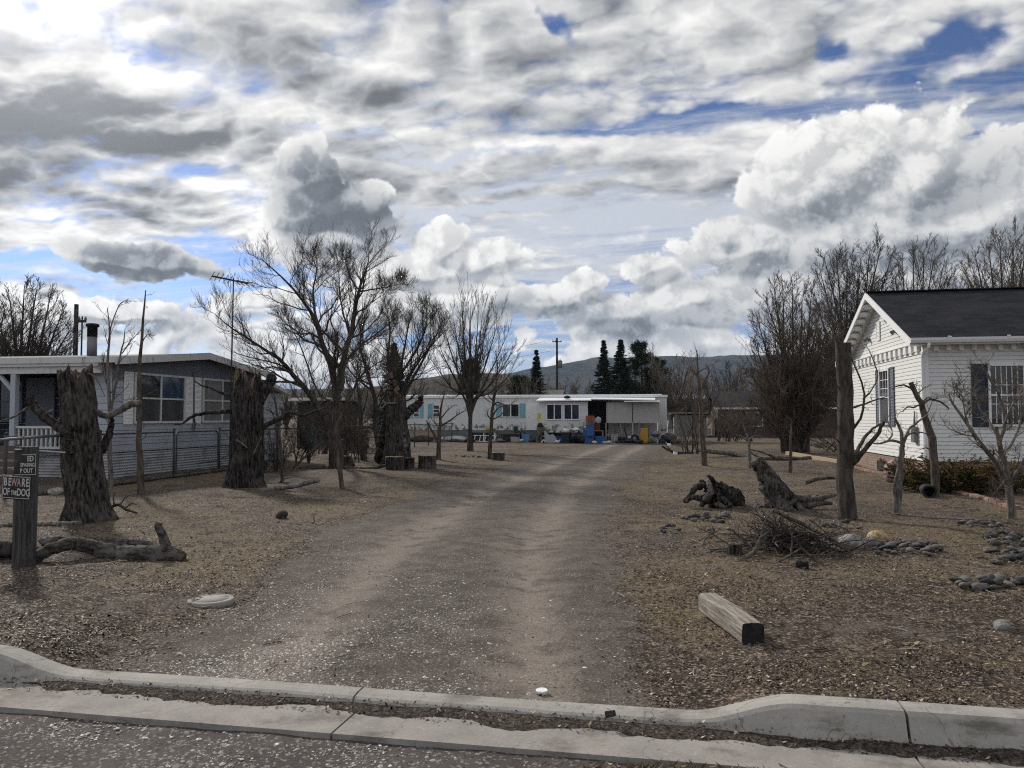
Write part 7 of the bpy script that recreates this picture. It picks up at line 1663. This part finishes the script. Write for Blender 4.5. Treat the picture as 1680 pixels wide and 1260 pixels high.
lump('plastic_bag', 'white rags spilling from the tubs by the doorway', 'rag', 975, 728, 8, 5, M_WBAG, 61); lump('bin_bag', 'slumped black bag at the foot of the tall olive bag', 'bag', 878, 727, 10, 8, M_BAG, 62); lump('plastic_bag', 'white sack on the ground before the metal rack', 'bag', 806, 729, 9, 5, M_WBAG, 63)
# things in the doorway
q = MH(-3.6, -1.55); t = thing('tan_table', 'tan topped table in the open porch doorway', 'table', (q.x, q.y, 0), -TH)
m = MB(); m.box((-.45, -.25, .72), (.42, .25, .76)); m.build('tabletop', M_TAN, t)
for x in (-.4, .37): m = MB(); m.box((x-.03, -.2, -.05), (x+.03, .2, .719)); m.build('leg', M_TAN, t)
def lattice(name, label, cat, loc, w, dpt, h, mat, rows=4, cols=4):
    t = thing(name, label, cat, loc, -TH); m = MB(); b = .03
    for i in range(rows + 1): z = h*i/rows; [m.bar(p, q_, b, b) for p, q_ in (((-w/2, -dpt/2, z), (w/2, -dpt/2, z)), ((w/2, -dpt/2, z), (w/2, dpt/2, z)), ((w/2, dpt/2, z), (-w/2, dpt/2, z)), ((-w/2, dpt/2, z), (-w/2, -dpt/2, z)))]
    for i in range(cols + 1): x = -w/2 + w*i/cols; m.box((x-b/2, -dpt/2-.018, 0), (x+b/2, -dpt/2+.018, h)); m.box((x-b/2, dpt/2-.018, 0), (x+b/2, dpt/2+.018, h))
    m.box((-w/2+.02, -dpt/2+.02, .0), (w/2-.02, dpt/2-.02, .02)); m.build('basket', mat, t); return t
q = MH(-4.0, -1.75); lattice('basket', 'orange lattice basket stacked up in the porch doorway', 'basket', (q.x, q.y, 1.18), .46, .4, .48, M_ORANGE, 4, 5)
q = MH(-3.62, -1.55); lattice('crate', 'dull red crate on the tan topped table', 'crate', (q.x, q.y, .765), .38, .34, .46, M_REDP)
m = MB(); m.box((-.17, -.15, 0), (.17, .15, .32)); q = MH(-3.7, -1.5); o = m.build('carton', material('violet_grey_carton', paint((.25, .24, .28), (.2, .18, .2), .3), rough=.8), None, (q.x, q.y, 1.235), .01); tag(o, 'violet grey carton on top of the dull red crate', 'box')
lump('plastic_bag', 'pale bundle beside the carton in the porch doorway', 'bag', 982, 705, 9, 12, M_FOAM, 14, z=1.2, D=47.3)
q, s = at(1008, 725); lattice('crate', 'grey milk crate standing on end under the weathered panels', 'crate', q, .34, .34, .54, M_FOAM, 5, 4)
def tyre(label, pxx, pyy, r, flat=False, rz=0.0, z=0.0):
    q, s = at(pxx, pyy); t = thing('tyre', label, 'tyre', (q.x, q.y, q.z + z), rz); m = MB(); pr = [(r*.58, -.08), (r*.85, -.10), (r, -.06), (r, .06), (r*.85, .10), (r*.58, .08), (r*.62, 0), (r*.58, -.08)]; m.lathe(pr, 28, cap=False); o = m.build('tread', M_TYRE, t)
    if flat: o.location.z = .10
    else: o.rotation_euler = (math.pi/2, 0, 0); o.location.z = r
tyre('worn black tyre lying flat under the first weathered panel', 1020, 725, .30, True); tyre('black tyre on top of the flat tyre', 1019, 725, .27, True, z=.2); tyre('upright black tyre near the yellow barrow', 1041, 724, .28, False, -TH + .4)
lump('dark_bundle', 'dark bundle of clothes between the tyres and the yellow barrow', 'bundle', 1030, 725, 20, 9, M_BAG, 15); lump('grey_bundle', 'pale grey bag on the ground under the weathered panels', 'bag', 998, 726, 10, 5, M_WBAG, 16); lump('grey_bundle', 'grey sack on the dark bundle of clothes', 'bag', 1033, 724, 9, 6, M_FOAM, 17, z=.25)
for k, (a, b, c, e) in enumerate(((1004, 724, 1012, 694), (1022, 722, 1018, 696), (1046, 722, 1049, 690))):
    p0, p1 = JP(a, b), None; p1 = Q(c, e, p0.y + .5); m = MB(); m.tube([p0, p1], .018, 8); sh = m.build('handle', M_TAN if k else M_DKMETAL); l_ = ['dark handled tool leaning on the porch beside the milk crate', 'shovel with a tan handle leaning on the first weathered panel', 'rake with a tan handle leaning between the two weathered panels'][k]
    t = thing('garden_tool', l_, 'tool', p0); sh.parent = t; sh.matrix_parent_inverse = Matrix.Translation(-p0)
    m = MB(); m.box((-.10, -.01, .0), (.10, .02, .26)); m.build('blade', M_DKMETAL, t, bevel=.005)
# yellow barrow stood on end
q, s = at(1056, 724); t = thing('wheelbarrow', 'yellow wheelbarrow tray stood on end against the porch', 'wheelbarrow', q, -TH - .25)
m = MB(); F = [(-.30, 0, .05), (.30, 0, .05), (.22, .05, .98), (-.22, .05, .98)]; Bk = [(-.20, .30, .15), (.20, .30, .15), (.15, .28, .85), (-.15, .28, .85)]; m.hexa([F[0], F[1], Bk[1], Bk[0], F[3], F[2], Bk[2], Bk[3]]); m.build('tray', M_YEL, t, bevel=.05)
for x in (-.18, .18): m = MB(); m.tube([(x, .34, -.02), (x*1.2, .36, .7), (x*1.3, .30, 1.18)], .022, 8); m.build('handle', M_DKMETAL, t)
m = MB(); m.lathe([(.06, -.04), (.16, -.05), (.18, 0), (.16, .05), (.06, .04)], 20, cap=True); w_ = m.build('wheel', M_TYRE, t); w_.rotation_euler = (0, math.pi/2, 0); w_.location = (0, .36, .16)
q, s = at(1075, 723); t = thing('barbecue', 'grey kettle barbecue with a pale shelf beside the yellow barrow', 'barbecue', q, -TH)
m = MB(); m.lathe([(.05, .38), (.24, .44), (.30, .56), (.30, .60), (.22, .74), (.03, .80)], 22); m.build('kettle', M_GREYMETAL, t)
for a in (0, 2.1, 4.2): m = MB(); m.tube([(.1*math.cos(a), .1*math.sin(a), .45), (.28*math.cos(a), .28*math.sin(a), -.02)], .018, 8); m.build('leg', M_DKMETAL, t)
m = MB(); m.box((.31, -.18, .50), (.62, .18, .53)); m.build('shelf', M_PANEL, t)
lump('tarp_heap', 'black tarpaulin heaped over something at the end of the porch', 'tarpaulin', 1097, 722, 24, 19, M_BAG, 18)
for k, (a, b, c, e) in enumerate(((1119, 722, 1108, 676), (1124, 722, 1112, 684))):
    p0 = JP(a, b); m = MB(); m.bar(p0, Q(c, e, p0.y + .4), .07, .04); tag(m.build('leaning_pole', M_DEAD), ['longer pale pole leaning beside the black tarpaulin', 'shorter pale pole leaning beside the black tarpaulin'][k], 'pole')
for k, (a, b, w) in enumerate(((1108, 746, .16), (1151, 742, .30), (1098, 731, .2))):
    q, s = at(a, b); m = MB(); m.hexa([(-w/2, -.08, 0), (w/2, -.08, 0), (w/2*.9, .08, 0), (-w/2*.9, .08, 0), (-w/2*.9, -.05, .14), (w/2, -.06, .10), (w/2*.8, .08, .09), (-w/2*.9, .07, .13)]); tag(m.build('white_scrap', M_TRIM, None, q, .01), ['white broken block at the tip of the dark dead branch', 'long white broken block under the pale barkless log', 'flat white scrap near the edge of the drive end'][k], 'scrap')
# woodpile and lattice seen between the trees
q = P(577, 742); t = thing('woodpile', 'stacked dark firewood behind the narrow sawn round', 'woodpile', (q.x, q.y, gz(q.x, q.y)), -TH); rgw = random.Random(4)
for r_ in range(7):
    for c_ in range(6):
        x = -.55 + .22 * c_ + (.1 if r_ % 2 else 0); m = MB(); l = rgw.uniform(-.08, .08); m.tube([(x, -.2 + l, .10 + .17 * r_), (x + rgw.uniform(-.05, .05), .35 + l, .10 + .17 * r_)], rgw.uniform(.07, .09), 9); m.build('firewood', rgw.choice([M_STUMPDARK, M_DEADBROWN, M_ROOT]), t)

# more odds and ends along the front of the mobile home
for k, (a, b, w, h, mt, nm, lb, ct) in enumerate((
    (872, 724, 10, 5, M_REDP, 'red_bundle', 'small red bundle on the ground by the light blue cooler', 'bundle'), (853, 726, 12, 5, M_WBAG, 'plastic_bag', 'white bag lying under the black plastic chair', 'bag'),
    (914, 728, 9, 5, M_WBAG, 'plastic_bag', 'small white bag between the foam slab and the green bin', 'bag'), (1014, 726, 12, 6, M_STUMPDARK, 'scrap_heap', 'low dark scrap beside the milk crate', 'scrap'),
    (1048, 725, 12, 8, M_BAG, 'dark_bundle', 'black sack leaning on the yellow barrow', 'bag'), (1066, 724, 9, 10, M_OLIVE, 'canvas_bundle', 'olive canvas bundle between the barrow and the barbecue', 'bundle'),
    (1086, 724, 10, 9, M_STUMPDARK, 'scrap_heap', 'rusty dark scrap under the end of the porch', 'scrap'), (1108, 726, 18, 8, M_DEADBROWN, 'scrap_heap', 'brown brush heap in front of the black tarpaulin', 'scrap'),
    (820, 726, 10, 6, M_GREYBLOCK, 'grey_bundle', 'grey sack at the free end of the low black table', 'bag'), (770, 726, 20, 7, M_STUMPDARK, 'scrap_heap', 'dark scrap heap under the grey workbench', 'scrap'),
    (1000, 722, 7, 12, M_REDBROWN, 'canister', 'dull brown canister at the edge of the open doorway', 'canister'), (992, 727, 10, 4, M_FOAM, 'grey_bundle', 'flattened pale rag on the dirt before the open doorway', 'rag'))):
    lump(nm, lb, ct, a, b, w, h, mt, 30 + k, dep=.7)
for k, (a, b, c, e, mt) in enumerate(((1092, 724, 1096, 690, M_TRIM), (1078, 722, 1079, 693, M_TRIM), (1030, 722, 1024, 700, M_STUMPDARK))):
    p0 = JP(a, b); m = MB(); m.bar(p0, Q(c, e, p0.y + .3), .06, .05); tag(m.build('leaning_pole', mt), ['white post leaning on the end of the porch', 'white post standing behind the grey kettle barbecue', 'dark stick leaning on the first weathered panel'][k], 'pole')
scene.cycles.filter_width = 1.15
scene.cycles.use_denoising = False
